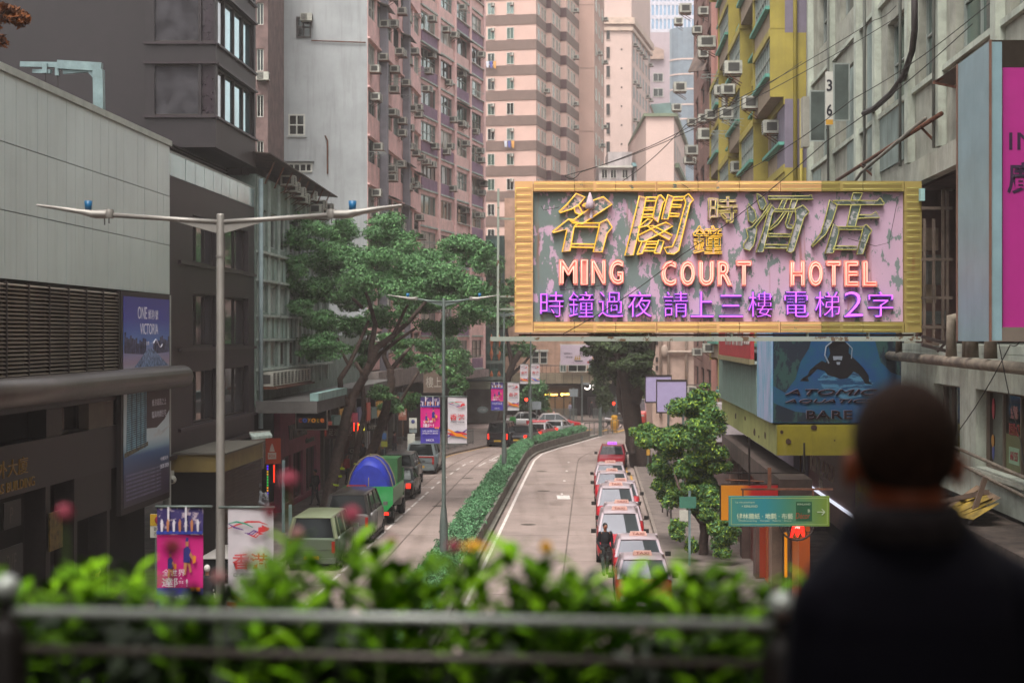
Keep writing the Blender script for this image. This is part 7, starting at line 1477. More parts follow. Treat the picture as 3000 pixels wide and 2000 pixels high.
s = thing('pole_notice', 'blue and yellow notice on a thin pole right of the tree trunks', 'sign', (XW(1126, 97), 97, 0)); link('pole', B(m_steel).bar((0, 0, ZP), (0, 0, ZW(1262, 97)), .06), s); link('plate', B(M('notice_blue', '#3a5a8a')).box(-.12, -.05, ZW(1286, 97), .12, -.03, ZW(1268, 97)), s); link('plate', B(M('notice_yellow', '#8a8a2c')).box(-.18, -.05, ZW(1308, 97), .18, -.03, ZW(1292, 97)), s)
for Y in (86, 92, 99, 106, 113): o = link('kerb_bollard', B(M('kerb_bollard', '#6e625a', .6)).lathe([(0, ZP), (.1, ZP), (.09, 1.0), (0, 1.05)], n=8).mesh('bollard') , None, (kl(Y)-.5, Y, 0)); tag(o, 'low grey bollard at the left kerb', 'bollard', 'kerb bollards on the left pavement')

# shop fronts along the left street: dark openings, piers and fascias
t = thing('left_shop_row', 'row of dim shop fronts with piers and small fascias under the left tenements', 'shop front', (L3.o.x, L3.o.y, 0), L3.rz)
cc = ['#54443c', '#3b2f2c', '#6a5a4c', '#452a2a', '#5c5850', '#37332f']
x = u3_(944)+.3; i = 0
while x < 62:
    w_ = 2.2+(i*37 % 5)*.5; link('pier', B(M('pier%d' % (i % 6), cc[i % 6], .7, var=.2)).box(x, .0, ZP, x+.5, .5, 4.3), t); link('shop_window', window_mesh(w_-.6, 2.3, 2+i % 2, 1, m_dfr, rng.choice([G1, G2, M('added_pane_glow', '#9a6a3c', emit=.18)]), .07), t, (x+.55, .3, .45))  # some panes get a warm glow, added to liven the dim row
    link('fascia', B(M('glow_fas%d' % (i % 5), ['#8a3a2c', '#3f4f4a', '#a0763c', '#8a2c40', '#4c4a5c'][i % 5], .6, emit=.16)).box(x+.52, -.15, 2.9, x+w_-.05, .3, 3.6+(i % 3)*.2), t); x += w_; i += 1  # fascias given a faint glow of their own to brighten them
# ================================================================ TREES
m_bark = M('bark', '#4a3a34', .9, var=.25, sc=6, bump=.5); m_barkd = M('bark_dark', '#33251f', .9, var=.25, sc=5, bump=.5)
def tree(name, label, trunks, lobes, n, size, mats, bark, seed, surf=.25, ground=True, up=.35, depth=.9, group=None, flat=.35):
    p0 = trunks[0][0][0]; base = (XW(p0[0], p0[2]), p0[2], 0); t = thing(name, label, 'tree', base, 0, group); o = Vector(base); g = random.Random(seed)
    for k, (path, r0, r1) in enumerate(trunks):
        pts = [P(*q)-o for q in path]
        if k == 0 and ground: pts = [Vector((pts[0].x, pts[0].y, 0))] + pts[1:] if pts[0].z < .6 else [Vector((pts[0].x-.05, pts[0].y, 0))] + pts
        sm = []
        for i in range(len(pts)-1):
            for q in range(4): sm.append(pts[i].lerp(pts[i+1], q/4)+Vector((g.uniform(-1, 1), g.uniform(-1, 1), 0))*r1*.16)
        sm.append(pts[-1]); link('trunk' if k == 0 else 'limb', B(bark).tube(sm, r0, 9, r1), t)
    L_ = []; tw = B(bark)
    for px, py, rx, ry, Y in lobes:
        c = P(px, py, Y)-o; s_ = Y/FPX; L_.append((c, (rx*s_, rx*s_*depth, ry*s_)))
        for q in range(5): a = c+Vector((g.uniform(-.3, .3)*rx*s_, g.uniform(-.3, .3)*rx*s_, -ry*s_*.6)); tw.tube([a, a.lerp(c, .6)+Vector((g.uniform(-.2, .2), 0, 0)), c+Vector((g.uniform(-.7, .7)*rx*s_, g.uniform(-.6, .6)*rx*s_, g.uniform(-.2, .8)*ry*s_))], r1*.35, 4, r1*.1)
    # break every lobe into small clumps so that gaps show between them
    sub = []
    for c, r in L_:
        for q in range(13):
            d = Vector((g.gauss(0, 1), g.gauss(0, 1), g.gauss(0, 1))).normalized()*(.35+.6*g.random()); f_ = .31+.26*g.random()
            sub.append((c+Vector((d.x*r[0], d.y*r[1], d.z*r[2])), (r[0]*f_*1.15, r[1]*f_*1.15, r[2]*f_*.8)))
    cr = link('crown', leaves(sub, n, size, mats, seed, surf=surf, up=up, flat=flat), t); stuff(cr); stuff(link('twigs', tw, t)); return t
big_l = [(900, 690, 85, 42, 80), (868, 770, 45, 40, 79), (960, 745, 95, 60, 82), (1010, 690, 55, 42, 84), (1120, 690, 85, 55, 85), (1080, 790, 110, 70, 79), (1200, 730, 85, 55, 83), (1250, 800, 100, 70, 80), (1340, 730, 85, 48, 84), (1405, 765, 45, 55, 83), (1330, 850, 85, 60, 80), (1225, 880, 85, 50, 84), (950, 850, 90, 50, 81), (1040, 880, 70, 40, 86), (935, 940, 55, 30, 80), (965, 1015, 75, 38, 79), (1120, 930, 60, 30, 82), (1390, 900, 50, 60, 84), (1300, 950, 65, 35, 82), (870, 640, 30, 20, 81), (1000, 655, 35, 22, 82), (1130, 652, 45, 20, 83), (1240, 1010, 40, 25, 90), (900, 1000, 40, 24, 80), (1060, 1060, 26, 20, 84), (838, 705, 30, 22, 79), (845, 830, 28, 20, 79), (880, 900, 45, 30, 79), (915, 1035, 35, 25, 79), (1000, 960, 60, 35, 81), (1170, 850, 70, 45, 78)]
tr = tree('street_tree', 'big spreading green street tree with leaning taped trunk on the left pavement', [
    ([(948, 1500, 79), (972, 1410, 79.5), (992, 1320, 80), (1012, 1230, 80), (1032, 1165, 80), (1062, 1110, 80), (1086, 1060, 80)], .32, .17),
    ([(1086, 1065, 80), (1100, 1020, 80), (1150, 985, 81), (1200, 940, 82), (1250, 880, 83)], .2, .08), ([(1086, 1065, 80), (1088, 1010, 80), (1100, 950, 80.5), (1080, 880, 81), (1060, 820, 81)], .17, .06),
    ([(1022, 1190, 80), (998, 1150, 79.5), (996, 1110, 79), (1022, 1070, 79), (1045, 1020, 79), (1080, 940, 80)], .17, .07), ([(1040, 1060, 79), (1060, 1090, 79), (1072, 1110, 80)], .09, .1), ([(1022, 1070, 79), (1000, 1030, 79), (990, 990, 80)], .08, .04),
    ([(1150, 985, 81), (1190, 900, 81), (1240, 820, 81)], .1, .04), ([(1062, 1110, 80), (1110, 1040, 81), (1160, 1000, 83), (1220, 960, 84)], .14, .06), ([(1060, 900, 81), (1010, 850, 82), (960, 790, 82)], .09, .03)], big_l, 105000, .085, LM, m_bark, 5)
m_tape = M('fluorescent_tape', '#aebc1c', .6, emit=0)
def tapes(t, lst, r):
    for px, py, Y in lst:
        c = P(px, py, Y)-t.location; b = B(m_tape); b.lathe([(r, -.045), (r+.02, -.04), (r+.02, .04), (r, .045)], (0, 0, 0), 12); link('tape', b, t, c, (0, .28, 0))
tapes(tr, [(990, 1368, 79.9), (983, 1390, 79.7), (974, 1416, 79.5)], .30)
t2 = tree('street_tree', 'thinner leaning tree with fluorescent tape just behind the big spreading tree', [([(1064, 1392, 92), (1085, 1330, 92), (1110, 1265, 92), (1130, 1195, 92), (1146, 1120, 92), (1143, 1080, 92)], .3, .2), ([(1143, 1085, 92), (1125, 1045, 92), (1130, 1000, 92), (1150, 940, 92)], .16, .07), ([(1143, 1085, 92), (1190, 1030, 93), (1230, 985, 94)], .14, .06), ([(1110, 1265, 92), (1170, 1180, 94), (1225, 1090, 96)], .13, .07)],
          [(1115, 1150, 40, 22, 91), (1150, 1190, 35, 25, 93), (1190, 1050, 40, 30, 94), (1245, 1060, 35, 30, 96), (1160, 1000, 45, 30, 92), (1310, 1070, 40, 40, 100), (1340, 1120, 30, 40, 102), (1200, 1180, 30, 30, 96)], 12000, .1, LM+[LB[1]], m_bark, 6)
tapes(t2, [(1087, 1330, 92), (1080, 1347, 92), (1072, 1364, 92)], .24)
t3 = tree('street_tree', 'slender straight trunk with tape between the two leaning trees on the left', [([(1031, 1388, 88), (1040, 1340, 88), (1055, 1270, 88), (1068, 1210, 88), (1062, 1130, 88)], .2, .12), ([(1062, 1130, 88), (1055, 1060, 88), (1080, 980, 88)], .1, .05)], [(1075, 1020, 40, 30, 88), (1050, 960, 40, 30, 88)], 2500, .1, LM, m_bark, 7)
tapes(t3, [(1039, 1357, 88), (1033, 1375, 88)], .15)
t4 = tree('street_tree', 'dark branching tree behind the third street lamp at the glass corner block', [([(1452, 1290, 136), (1468, 1230, 136), (1482, 1180, 136), (1488, 1110, 136), (1500, 1070, 136), (1525, 1030, 136)], .4, .22), ([(1495, 1100, 136), (1530, 1070, 137), (1570, 1020, 138)], .16, .08), ([(1500, 1070, 136), (1490, 1010, 136), (1480, 940, 136)], .2, .1)],
          [(1480, 850, 55, 50, 137), (1440, 790, 35, 40, 136), (1470, 930, 45, 40, 136), (1530, 1020, 50, 30, 138), (1420, 880, 30, 50, 140), (1560, 1150, 40, 40, 150), (1575, 1190, 35, 30, 150), (1530, 1170, 25, 40, 150), (1300, 1010, 40, 40, 130), (1350, 1060, 35, 50, 130)], 16000, .15, LM, m_barkd, 8)
tapes(t4, [(1462, 1250, 136), (1458, 1262, 136), (1454, 1278, 136)], .42)
t5 = tree('banyan_tree', 'massive dark banyan with thick twin trunks beside the last taxi on the right', [([(1886, 1378, 106), (1868, 1310, 106), (1855, 1240, 106), (1846, 1160, 106), (1832, 1090, 106), (1815, 1030, 106), (1800, 960, 106)], .75, .32), ([(1850, 1240, 106), (1825, 1200, 107), (1815, 1150, 107), (1818, 1080, 107)], .3, .2), ([(1855, 1180, 106), (1885, 1110, 105), (1905, 1040, 105), (1915, 980, 105)], .45, .2), ([(1856, 1330, 105), (1852, 1300, 105), (1856, 1250, 105)], .2, .12), ([(1832, 1090, 106), (1780, 1040, 107), (1740, 1010, 108)], .22, .08)],
          [(1740, 1015, 45, 28, 107), (1790, 1040, 60, 45, 108), (1760, 1070, 45, 35, 108), (1895, 1120, 35, 50, 104), (1830, 1000, 80, 35, 105), (1845, 1060, 55, 35, 104), (1850, 1030, 60, 50, 108), (1890, 1060, 40, 60, 105), (1760, 940, 90, 50, 108), (1850, 940, 90, 60, 107), (1820, 1090, 40, 40, 109), (1880, 1130, 30, 40, 107), (1790, 1100, 30, 25, 110), (1760, 1120, 25, 60, 135), (1800, 880, 120, 50, 107), (1770, 1180, 25, 40, 140)], 60000, .13, LDK, m_barkd, 9, surf=.1)
t6 = tree('leafy_tree', 'leafy yellow green young tree on the right pavement in front of the yellow canopy', [([(2060, 1640, 63), (2064, 1560, 63), (2062, 1530, 63)], .19, .15), ([(2062, 1535, 63), (2035, 1500, 63), (2018, 1460, 63), (2010, 1400, 63), (2000, 1340, 63)], .13, .05), ([(2064, 1540, 63), (2050, 1480, 62.5), (2035, 1420, 62.5), (2030, 1360, 62.5), (2045, 1270, 63)], .1, .04), ([(2018, 1460, 63), (1990, 1430, 63), (1970, 1370, 64)], .07, .03)],
          [(2060, 1165, 52, 38, 63), (2015, 1205, 52, 42, 64), (2095, 1235, 38, 55, 62), (2055, 1260, 50, 45, 61.5), (1985, 1285, 60, 55, 64), (2065, 1330, 60, 55, 62), (1935, 1290, 62, 55, 66), (1890, 1275, 36, 34, 67), (1955, 1385, 50, 48, 65), (2075, 1420, 48, 48, 62.5), (1945, 1440, 32, 40, 66), (2105, 1345, 35, 45, 62), (2020, 1370, 40, 45, 62), (1985, 1545, 32, 38, 61), (2125, 1550, 38, 48, 60), (2110, 1600, 30, 40, 60), (2030, 1600, 28, 22, 61), (2045, 1480, 28, 25, 63), (2045, 1435, 60, 48, 62), (2095, 1475, 48, 42, 61.5), (1990, 1450, 42, 42, 64), (2080, 1510, 36, 26, 61)], 60000, .075, LB+[LM[2], LM[0]], m_bark, 12, surf=.2)
t7 = tree('orange_leaved_branch', 'branch with rusty orange leaves reaching in at the top left corner', [([(-420, 900, 34), (-400, 400, 34), (-200, 150, 34), (-40, 70, 34)], .2, .05)], [(20, 40, 55, 35, 34), (-30, 110, 45, 40, 34), (60, 60, 26, 22, 34), (-120, 60, 80, 80, 34), (5, 120, 18, 18, 34)], 3500, .07, [leafmat('rust_leaf_a', '#7a4420'), leafmat('rust_leaf_b', '#5c3418')], m_barkd, 13)
tag(t7, t7['label'], 'tree')

# ================================================================ PEOPLE
def blob(name, b, vox, mat, parent, smooth=4):
    me = b.mesh('t'); o = bpy.data.objects.new('t', me); COL.objects.link(o)
    r = o.modifiers.new('r', 'REMESH'); r.mode = 'VOXEL'; r.voxel_size = vox; r.use_smooth_shade = True
    s_ = o.modifiers.new('s', 'SMOOTH'); s_.iterations = smooth; s_.factor = .5
    dg = bpy.context.evaluated_depsgraph_get(); dg.update(); m2 = bpy.data.meshes.new_from_object(o.evaluated_get(dg), depsgraph=dg)
    bpy.data.objects.remove(o); m2.materials.clear(); m2.materials.append(mat); 
    return link(name, m2, parent)
def seg(b, a, c, r0, r1=None, n=10):
    r1 = r1 or r0; a, c = Vector(a), Vector(c); b.tube([a, c], r0, n, r1); b.ell(a, r0, n, 6); b.ell(c, r1, n, 6)
def person(label, x, Y, h=1.7, rz=0., jacket='#16141a', trousers='#23222a', skin='#8a5a44', hair='#14100e', step=.12, arm=(.12, .1), bag=None, cap=None, z=ZP, group=None, vox=.022):
    t = thing('person', label, 'person', (x, Y, z), rz, group); k = h/1.72; ms, mj, mt_, mh = M('skin'+skin, skin, .6), M('coat'+jacket, jacket, .85), M('trousers'+trousers, trousers, .85), M('hair'+hair, hair, .7)
    b = B(); V = lambda *q: Vector(q)*k
    body = [((0, 0, 1.52), (0, 0, 1.42), .055, .06), ((0, 0, 1.38), (0, 0, 1.0), .13, .12)]
    hip = [V(-.09, 0, .92), V(.09, 0, .92)]; kn = [V(-.1, -step*.6, .5), V(.1, step*.3, .5)]; an = [V(-.1, -step, .08), V(.11, step*1.3, .08)]
    sh = [V(-.19, 0, 1.4), V(.19, 0, 1.4)]; el = [V(-.25, .03, 1.12), V(.25, .03, 1.12)]; ha = [V(-.24, -arm[0], .86), V(.24, -arm[1]*1., .88)]
    b.ell(V(0, -.01, 1.62), (.075*k, .095*k, .115*k), 12, 8); seg(b, V(0, 0, 1.54), V(0, 0, 1.4), .052*k, .06*k)
    b.ell(V(0, -.105, 1.61), (.012*k, .02*k, .02*k), 6, 4); [b.ell(V(s_*.078, 0, 1.61), (.012*k, .02*k, .03*k), 6, 4) for s_ in (-1, 1)]
    for i in (0, 1):
        seg(b, V(0, 0, 1.36), sh[i], .06*k, .055*k); seg(b, sh[i], el[i], .05*k, .04*k); seg(b, el[i], ha[i], .038*k, .026*k); b.ell(ha[i]+V(0, -.01, -.06), (.022*k, .035*k, .06*k), 8, 6); b.ell(ha[i]+V(0, -.04, -.04), (.012*k, .012*k, .035*k), 6, 4)
        seg(b, hip[i], kn[i], .08*k, .052*k); seg(b, kn[i], an[i], .05*k, .035*k)
    b.ell(V(0, 0, 1.2), (.15*k, .1*k, .26*k)); b.ell(V(0, 0, .97), (.155*k, .11*k, .12*k)); blob('body', b, vox, ms, t, 2)
    b = B(); b.ell(V(0, .0, 1.2), (.18*k, .125*k, .28*k)); b.ell(V(0, 0, .98), (.175*k, .13*k, .12*k)); b.ell(V(0, .01, 1.38), (.19*k, .1*k, .08*k))
    for i in (0, 1): seg(b, sh[i], el[i], .068*k, .056*k); seg(b, el[i], ha[i]+V(0, 0, .04), .054*k, .04*k)
    blob('jacket', b, vox, mj, t, 2)
    b = B()
    for i in (0, 1): seg(b, hip[i], kn[i], .095*k, .072*k); seg(b, kn[i], an[i]+V(0, 0, .03), .07*k, .055*k)
    b.ell(V(0, 0, .95), (.16*k, .12*k, .1*k)); blob('trousers', b, vox, mt_, t, 2)
    for i in (0, 1): link('shoe', B(M('shoe', '#1a1614', .5)).ell(an[i]+V(0, -.05, -.035), (.045*k, .12*k, .045*k), 8, 6), t)
    link('hair' if not cap else 'cap', B(M('cap'+cap, cap, .7) if cap else mh).ell(V(0, .012, 1.645), (.086*k, .105*k, .105*k), 12, 8, half=False), t)
    for s_ in (-1, 1): link('eye', B(m_trim).ell(V(s_*.028, -.1, 1.625), (.008*k, .006*k, .006*k), 6, 4), t)
    if bag: link('bag', B(M('bag'+bag, bag, .8)).loft([[(.2*k, y-.08, .75+zz_), (.3*k, y-.08, .75+zz_), (.3*k, y+.1, .75+zz_), (.2*k, y+.1, .75+zz_)] for y, zz_ in ((0, 0), (0, .3))]), t)
    return t
person('man in black jacket and camouflage trousers talking beside the taxis', XW(1773, 58.4), 58.4, 1.76, .25, '#121016', '#2c3030', '#8f5a44', z=.02, arm=(.3, .05), vox=.018)
m_cam = M('camouflage', '#23282a', .85, sc=9, col2='#4a5250', thr=.5); [o.data.materials.__setitem__(0, m_cam) for o in bpy.data.objects if o.parent and o.parent.get('label', '').startswith('man in black jacket and camo') and o.name.startswith('trousers')]
LP_ = [(923, 1478, 1392, '#141216', '#1c1c22', 'person in black walking in front of the pink shop front', None), (1064, 1378, 1308, '#131319', '#191a20', 'dark clad person standing behind the taped tree trunks', None), (1110, 1373, 1312, '#6a5238', '#2a2a34', 'person in a tan jacket between the trees and the parked cars', None), (1122, 1385, 1330, '#23252e', '#1a1c24', 'person in dark blue next to the one in tan', None), (1156, 1337, 1282, '#3a2228', '#23242c', 'person in a dark red top walking by the white pillar', '#1c1c20'), (1016, 1420, 1372, '#8a1c20', '#2a2228', 'person in a bright red jacket behind the blue tarpaulin', None)]
for px, pyb, pyt, jk, trs, lab, bag in LP_:
    Y = FPX*(HC-ZP)/(pyb-HY); person(lab, XW(px, Y), Y, 1.68, rng.uniform(-1, 3), jk, trs, bag=bag, vox=.03)
person('person in black wearing a white cap behind the nearest lamp post', XW(607, 47), 47, 1.75, pi, '#18161c', '#1c1a1e', cap='#c4bcb8', vox=.025)
person('worker in a green vest at the corner behind the black minicab', XW(1502, 140), 140, 1.7, pi, '#3f9a4a', '#2a3a44', vox=.035); person('worker in teal overalls next to the green vested worker', XW(1474, 139), 139, 1.7, 2.6, '#1f7a70', '#1f6a60', vox=.035)
person('pedestrian in pale clothes on the far pavement right of the crossing taxi', XW(1670, 165), 165, 1.65, 1, '#8a8696', '#4a4a58', vox=.035); person('dark figure in the shop entrance across the junction', XW(1733, 168), 168, 1.7, 2, '#1a181c', '#1a1a1e', vox=.035)
for px, Y, lab in ((285, 47, 'passer-by in dark clothes deep in the shade under the dark granite building'), (85, 34, 'person in a grey jacket at the bottom left corner below the railing')): person(lab, XW(px, Y), Y, 1.7, 2.5, '#4a4848' if px == 85 else '#241c1a', '#1c1a1c', vox=.03)
# fibreglass figure by the light strips
s = thing('shop_figure', 'grey shop figure with crossed arms under the coloured light strips', 'figure', (XW(756, 66), 66, ZP)); b = B(); b.ell((0, 0, 2.25), (.14, .14, .17)); b.ell((0, 0, 1.75), (.28, .18, .36)); seg(b, (-.3, 0, 1.95), (-.38, -.1, 1.5), .09); seg(b, (.3, 0, 1.95), (.38, -.1, 1.5), .09); seg(b, (-.38, -.1, 1.5), (-.05, -.25, 1.65), .075); seg(b, (.38, -.1, 1.5), (.05, -.25, 1.65), .075); seg(b, (-.12, 0, 1.4), (-.14, 0, .6), .12, .08); seg(b, (.12, 0, 1.4), (.14, 0, .6), .12, .08); blob('body', b, .03, M('figure_grey', '#7a7c80', .5, sc=5, col2='#3a3438', thr=.52), s); link('plinth', B(m_trim).box(-.35, -.25, 0, .35, .25, .6), s)

# ================================================================ FOOTBRIDGE IN THE FOREGROUND
ZD = 6.5
m_fb = M('bridge_concrete', '#4a443f', .9, var=.15); m_pk_ = M('planter_trough', '#35302c', .8)
fbr = thing('footbridge', 'concrete footbridge deck with planter trough and unseen roof added for shade', 'bridge', (0, 0, 0))
link('deck', B(m_fb).box(-14, -3.5, ZD-.5, 11, 4.75, ZD), fbr); link('trough', B(m_pk_).box(-14, 3.86, ZD+.004, 11, 3.94, 7.12).box(-14, 4.62, ZD+.004, 11, 4.7, 7.12), fbr); link('soil', B(MC['soil']).box(-14, 3.945, ZD+.004, 11, 4.615, 7.05), fbr)
link('roof', B(m_fb).box(-14, -3.8, 9.25, 11, 2.75, 9.4), fbr)  # unseen roof, added to shade the man and the railing
for x in (-12, 6.5): link('column', B(m_fb).box(x-.3, -3.4, 0, x+.3, -2.8, 9.24), fbr)
rl_ = thing('railing', 'blurred steel railing with ball topped posts along the footbridge in the foreground', 'railing', (0, 0, 0)); m_ss = M('stainless', '#a9aba5', .35, .35, var=.1, sc=2); m_dp = M('dark_post', '#1d1614', .5, .2)
pL, pR = P(20, 1797, 3.73), P(2290, 1834, 3.55)
def rail_at(px): f_ = (px-20)/2270; return XW(px, 3.73+(3.55-3.73)*f_), 3.73+(3.55-3.73)*f_
for z_, r in ((7.597, .0115), (7.515, .0095), (7.2, .012), (6.9, .012), (6.65, .012)):
    a, c_ = rail_at(20), rail_at(2290); link('rail', B(m_ss if z_ > 7.55 else M('lower_rail', '#5c534d', .4, .4) if z_ > 7.4 else m_dp).tube([(a[0], a[1], z_), (c_[0], c_[1], z_)], r, 10), rl_)
for px, zt_ in ((20, 7.63), (2290, 7.62)):
    x, y = rail_at(px); link('post', B(m_dp).lathe([(.044, ZD), (.044, zt_-.09), (.03, zt_-.06), (.016, zt_-.04), (.016, zt_)], (x, y, 0), 16), rl_); link('ball', B(m_ss).ell((x, y, zt_+.018), .031, 18, 12), rl_)
x, y = rail_at(2290); link('rail', B(m_dp).tube([(x, y, 7.59), (x+2.5, y-.2, 7.59)], .02, 8), rl_)
# planting
m_lf = [M('bedding_leaf_a', '#527a04', .75, spec=.12, var=.25, sc=5), M('bedding_leaf_b', '#3f5e04', .75, spec=.12, var=.25, sc=5), M('bedding_leaf_c', '#668f0a', .75, spec=.12, var=.2, sc=5)]
def leaf(b, p, d, up, L, w):
    d = d.normalized(); s_ = d.cross(Vector((0, 0, 1))).normalized(); pts = []
    for q, ww in ((0, .1), (.3, .8), (.6, 1), (.85, .55), (1, .02)):
        c = p+d*L*q*cos(up*.5)+Vector((0, 0, L*(q*sin(up)-q*q*.35))); pts.append((c-s_*w*ww/2, c+Vector((0, 0, -w*.12)), c+s_*w*ww/2))
    b.add([v for r in pts for v in r], [(i*3+j, i*3+j+1, (i+1)*3+j+1, (i+1)*3+j) for i in range(4) for j in (0, 1)], True)
def plant_mesh(h, seed):
    g = random.Random(seed); b = B(); n = int(h/.035)
    for m in m_lf: b.m(m)
    for k in range(n):
        z = .12+k*.035
        for q in range(2):
            a = k*1.3+q*pi+g.uniform(-.4, .4); b.m(g.choice(m_lf)); f_ = k/n; leaf(b, Vector((0, 0, z)), Vector((cos(a), sin(a), 0)), .35+f_*.9+g.uniform(-.2, .2), (.115-.03*f_)*g.uniform(.8, 1.25), .04*g.uniform(.8, 1.2))
    return b.mesh('foliage')
PM = [plant_mesh(.5+.04*(i % 3), i) for i in range(6)]; stm = B(M('stem_green', '#4a5c2a', .6)).tube([(0, 0, 0), (.004, 0, .55)], .005, 5).mesh('stem')
prof = [(-200, 1660), (60, 1690), (150, 1655), (300, 1650), (450, 1680), (600, 1700), (720, 1660), (770, 1600), (850, 1570), (950, 1590), (1050, 1570), (1150, 1600), (1250, 1640), (1340, 1650), (1420, 1620), (1500, 1590), (1560, 1620), (1640, 1575), (1760, 1650), (1880, 1660), (2000, 1590), (2050, 1560), (2130, 1610), (2200, 1590), (2300, 1650), (2420, 1680), (3300, 1700)]
def topy(px):
    for (a, ya), (c_, yc) in zip(prof, prof[1:]):
        if a <= px <= c_: return ya+(yc-ya)*(px-a)/(c_-a)
    return 1690
g = random.Random(4)
for i in range(104):
    px = -180+i*24.5+g.uniform(-14, 14); Y = g.choice([4.0, 4.15, 4.35, 4.5])+g.uniform(-.05, .05); zt_ = ZW(topy(px)+g.choice([0, 0, 25, 60, 90]), Y)
    t = thing('bedding_plant', 'leafy green bedding plant in the planter along the footbridge railing', 'plant', (XW(px, Y), Y, 7.03), g.uniform(0, 6), 'bedding plants in the footbridge planter'); zt_ -= .04; hgt = (zt_-7.03)/.62; t.scale = (max(.9, hgt), max(.9, hgt), max(.35, hgt)); t.rotation_euler = (g.uniform(-.12, .12), g.uniform(-.12, .12), g.uniform(0, 6))
    link('stem', stm, t); stuff(link('foliage', g.choice(PM), t))
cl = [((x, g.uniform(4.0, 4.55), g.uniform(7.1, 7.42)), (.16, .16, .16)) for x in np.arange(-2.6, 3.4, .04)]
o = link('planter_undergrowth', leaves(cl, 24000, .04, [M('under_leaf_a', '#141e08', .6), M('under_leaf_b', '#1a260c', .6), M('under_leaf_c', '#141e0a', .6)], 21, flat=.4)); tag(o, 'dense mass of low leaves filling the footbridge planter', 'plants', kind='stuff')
m_fp = M('flower_pink', '#a04a5c', .7, var=.15, sc=30); m_fr = M('flower_red', '#7c2834', .7); m_fpa = M('flower_pale', '#a87878', .7); m_fy = M('flower_yellow', '#c8920c', .6)
FL = [(190, 1500, 4.1, m_fp, 'pink globe flower at the far left above the leaves'), (505, 1602, 3.95, m_fr, 'dark red globe flower in front of the magenta banner'), (845, 1402, 4.15, m_fp, 'tallest pink globe flower, left of the green truck'), (1030, 1506, 4.0, m_fp, 'pink globe flower in front of the grey minivan'), (790, 1500, 4.3, m_fr, 'small red globe flower at the top corner of the white banner'), (640, 1690, 4.0, m_fpa, 'pale faded globe flower in front of the lamp post'), (720, 1640, 4.2, m_fpa, 'pinkish faded flower low in front of the white banner'), (1147, 1588, 4.25, m_fr, 'red flower head beside the second lamp post, on the left'), (1330, 1598, 4.05, m_fp, 'pink globe flower touching the yellow bloom'), (870, 1560, 4.3, m_fpa, 'pale bud low in the middle left leaves'), (1600, 1602, 4.3, m_fy, 'small yellow bud above the middle leaves')]
for i, (px, py, Y, mt, lab) in enumerate(FL):
    p = P(px, py, Y); t = thing('globe_flower', lab, 'flower', (p.x, p.y, 7.03), i); h_ = p.z-7.03; r = .023 if mt in (m_fp, m_fr) and i < 4 else .017
    link('stem', B(M('stem_green', '#4a5c2a')).tube([(.03, .02, 0), (.012, 0, h_*.6), (0, 0, h_)], .0035, 5), t); b = B(mt)
    for k in range(90):
        th = math.acos(1-2*(k+.5)/90); ph = k*2.4; d = Vector((sin(th)*cos(ph), sin(th)*sin(ph), cos(th))); c_ = Vector((0, 0, h_)); s_ = d.orthogonal().normalized()*.004; q = d.cross(s_)
        b.add([c_+d*r*.6-s_-q, c_+d*r*.6+s_-q, c_+d*r*.6+q, c_+d*r], [(0, 1, 3), (1, 2, 3), (2, 0, 3)])
    b.ell((0, 0, h_), r*.72, 10, 8); link('bloom', b, t)
p = P(1388, 1598, 4.1); t = thing('yellow_flower', 'wide yellow bloom in front of the road beside the second lamp post', 'flower', (p.x, p.y, 7.03), 0); b = B(m_fy); h_ = p.z-7.03
for a in np.linspace(0, 2*pi, 13)[:-1]: leaf(b, Vector((0, 0, h_)), Vector((cos(a), sin(a), 0)), .3, .045, .022)
b.ell((0, 0, h_+.003), (.016, .016, .01), 10, 6); link('bloom', b, t); link('stem', B(M('stem_green', '#4a5c2a')).tube([(.02, .02, 0), (0, 0, h_)], .0035, 5), t)

# ---- the man in front, seen from behind
mp = thing('person', 'man in a dark jacket with short cropped hair, seen from behind at the footbridge railing', 'person', (.712, 3.1, ZD))
m_sk = M('man_skin', '#bc6444', .55, var=.08, sc=20); m_hair = M('cropped_hair', '#4a3228', .9, var=.2, sc=60, bump=.4); m_jk = M('navy_jacket', '#1d1826', .85, var=.1, sc=8); m_col = M('fleece_collar', '#4c4244', .95, var=.2, sc=50, bump=.3)
hz = 7.99-ZD
b = B(); b.ell((0, 0, hz+.005), (.09, .1, .115), 20, 14); b.ell((0, -.0+.04, hz-.05), (.062, .07, .075), 14, 10)
b.ell((0, .098, hz-.02), (.013, .018, .026), 8, 6); b.ell((0, .07, hz-.085), (.03, .03, .022), 8, 6); b.ell((0, .088, hz-.058), (.024, .009, .006), 8, 6)
for s_ in (-1, 1): b.ell((s_*.099, .0, hz-.035), (.013, .022, .036), 10, 8); b.ell((s_*.106, -.012, hz-.025), (.006, .009, .025), 8, 6)
b.tube([(0, -.012, hz-.05), (0, -.02, hz-.13), (0, -.02, hz-.2)], [.07, .07, .08], 16)
b.loft([[(.19*cos(a)*w_, .1*sin(a)*dd, z_) for a in np.linspace(0, 2*pi, 17)[:-1]] for z_, w_, dd in ((.85, .85, 1.1), (1.0, .78, 1.0), (1.2, .8, 1.0), (1.27, .6, .8), (1.34, .4, .7))])
arms = {}
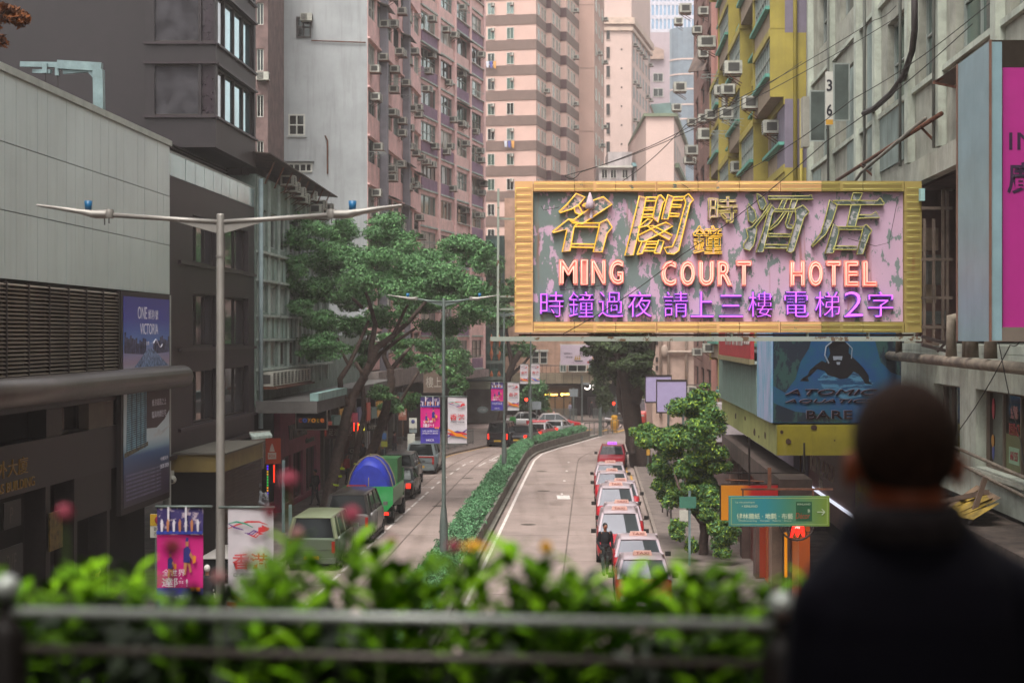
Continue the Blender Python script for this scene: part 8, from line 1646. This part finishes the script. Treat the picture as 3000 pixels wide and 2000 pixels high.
for s_ in (-1, 1):
    sh_ = Vector(((-.142 if s_ < 0 else .2), -.005, 1.22)); el_ = Vector(((-.165 if s_ < 0 else .25), .02, 1.0)); wr_ = Vector((s_*.15, .26, .96)); seg(b, sh_+Vector((s_*.0, 0, -.03)), el_, .04, .038); seg(b, el_, wr_, .036, .028)
    seg(b, wr_, wr_+Vector((0, .07, .0)), .03, .034)
    for f_ in range(4): q0 = wr_+Vector((s_*(-.027+f_*.018), .09, 0)); q1 = q0+Vector((0, .035, .004-.003*f_)); q2 = q1+Vector((0, .022, -.02)); q3 = q2+Vector((0, .003, -.018)); seg(b, q0, q1, .0095); seg(b, q1, q2, .009); seg(b, q2, q3, .008)
    q0 = wr_+Vector((-s_*.03, .03, 0)); q1 = q0+Vector((-s_*.03, .03, 0)); seg(b, q0, q1, .011); seg(b, q1, q1+Vector((-s_*.008, .028, -.008)), .0095)
    hp = Vector((s_*.09, 0, .86)); kn_ = Vector((s_*.1, .01, .48)); an_ = Vector((s_*.11, -.01, .08)); seg(b, hp, kn_, .085, .055); seg(b, kn_, an_, .052, .036)
blob('body', b, .0065, m_sk, mp, 3)
b = B(); b.ell((0, -.012, hz+.018), (.097, .108, .114), 22, 16); b.ell((0, -.026, hz-.022), (.086, .075, .06), 18, 12); hb = blob('hair', b, .006, m_hair, mp, 2)
b = B(); b.loft([[(off+w_*cos(a), -.005+dd*sin(a), z_) for a in np.linspace(0, 2*pi, 25)[:-1]] for z_, w_, dd, off in ((.72, .2, .135, .01), (.9, .195, .135, .01), (1.1, .205, .14, .01), (1.2, .2, .135, .012), (1.265, .185, .12, .015), (1.32, .14, .1, .012), (1.36, .12, .088, .0), (1.382, .088, .085, 0))])
for s_, sx_ in ((-1, 0), (1, .05)):
    sh_ = Vector(((-.142 if s_ < 0 else .175)+sx_, -.005, 1.215)); el_ = Vector(((-.165 if s_ < 0 else .225)+sx_, .02, 1.0)); wr_ = Vector((s_*.15, .25, .96)); seg(b, Vector((s_*.08, 0, 1.305)), sh_, .055, .066); seg(b, sh_, el_, .066, .06); seg(b, el_, wr_, .058, .043)
blob('jacket', b, .009, m_jk, mp, 8)
b = B(); b.lathe([(.074, 1.345), (.092, 1.35), (.09, 1.395), (.079, 1.405), (.07, 1.39)], (0, -.012, 0), 22); link('collar', b.m(m_col) if False else (lambda bb: bb)(b), mp) if False else None
c_ = B(m_col); c_.lathe([(.08, 1.34), (.11, 1.335), (.103, 1.385), (.09, 1.4), (.078, 1.38)], (0, -.012, 0), 22); link('collar', c_, mp)
b = B()
for s_ in (-1, 1): seg(b, Vector((s_*.09, 0, .84)), Vector((s_*.1, .01, .48)), .1, .075); seg(b, Vector((s_*.1, .01, .48)), Vector((s_*.11, -.01, .1)), .072, .058)
b.ell((0, 0, .86), (.18, .13, .12)); blob('trousers', b, .014, M('dark_trousers', '#1a1614', .85), mp, 3)
for s_ in (-1, 1): link('shoe', B(m_trim).ell((s_*.11, .05, .045), (.05, .14, .045), 10, 8), mp); link('eye', B(m_trim).ell((s_*.03, .093, hz+.005), (.011, .006, .007), 8, 6), mp)

# ================================================================ the street goes on behind the footbridge
for nm, lab, Wl, L_, H_, mt in (('office_row', 'plain tiled office row continuing behind the footbridge on the left', WLp(-50), 75, 30, m_dk2), ('tenement_row', 'grey tenement row continuing behind the footbridge on the right', Wall(9+.048*26, 26, -.048, -1), 80, 30, m_w1)):
    t = Wl.thing(nm, lab, 'building'); b = B(mt)
    for k in range(9):
        wall_rows(b, 0, L_, [(1+i*5, 4.6+i*5) for i in range(int(L_/5))], 3+k*3, 6+k*3, 4+k*3, 5.6+k*3, t=.3)
    b.box(0, .31, 0, L_, 12, H_); link('wall', b, t)
    b = B(G1)
    for k in range(9): b.box(.9, .15, 3.9+k*3, L_-.9, .2, 5.7+k*3)
    link('window_band', b, t)
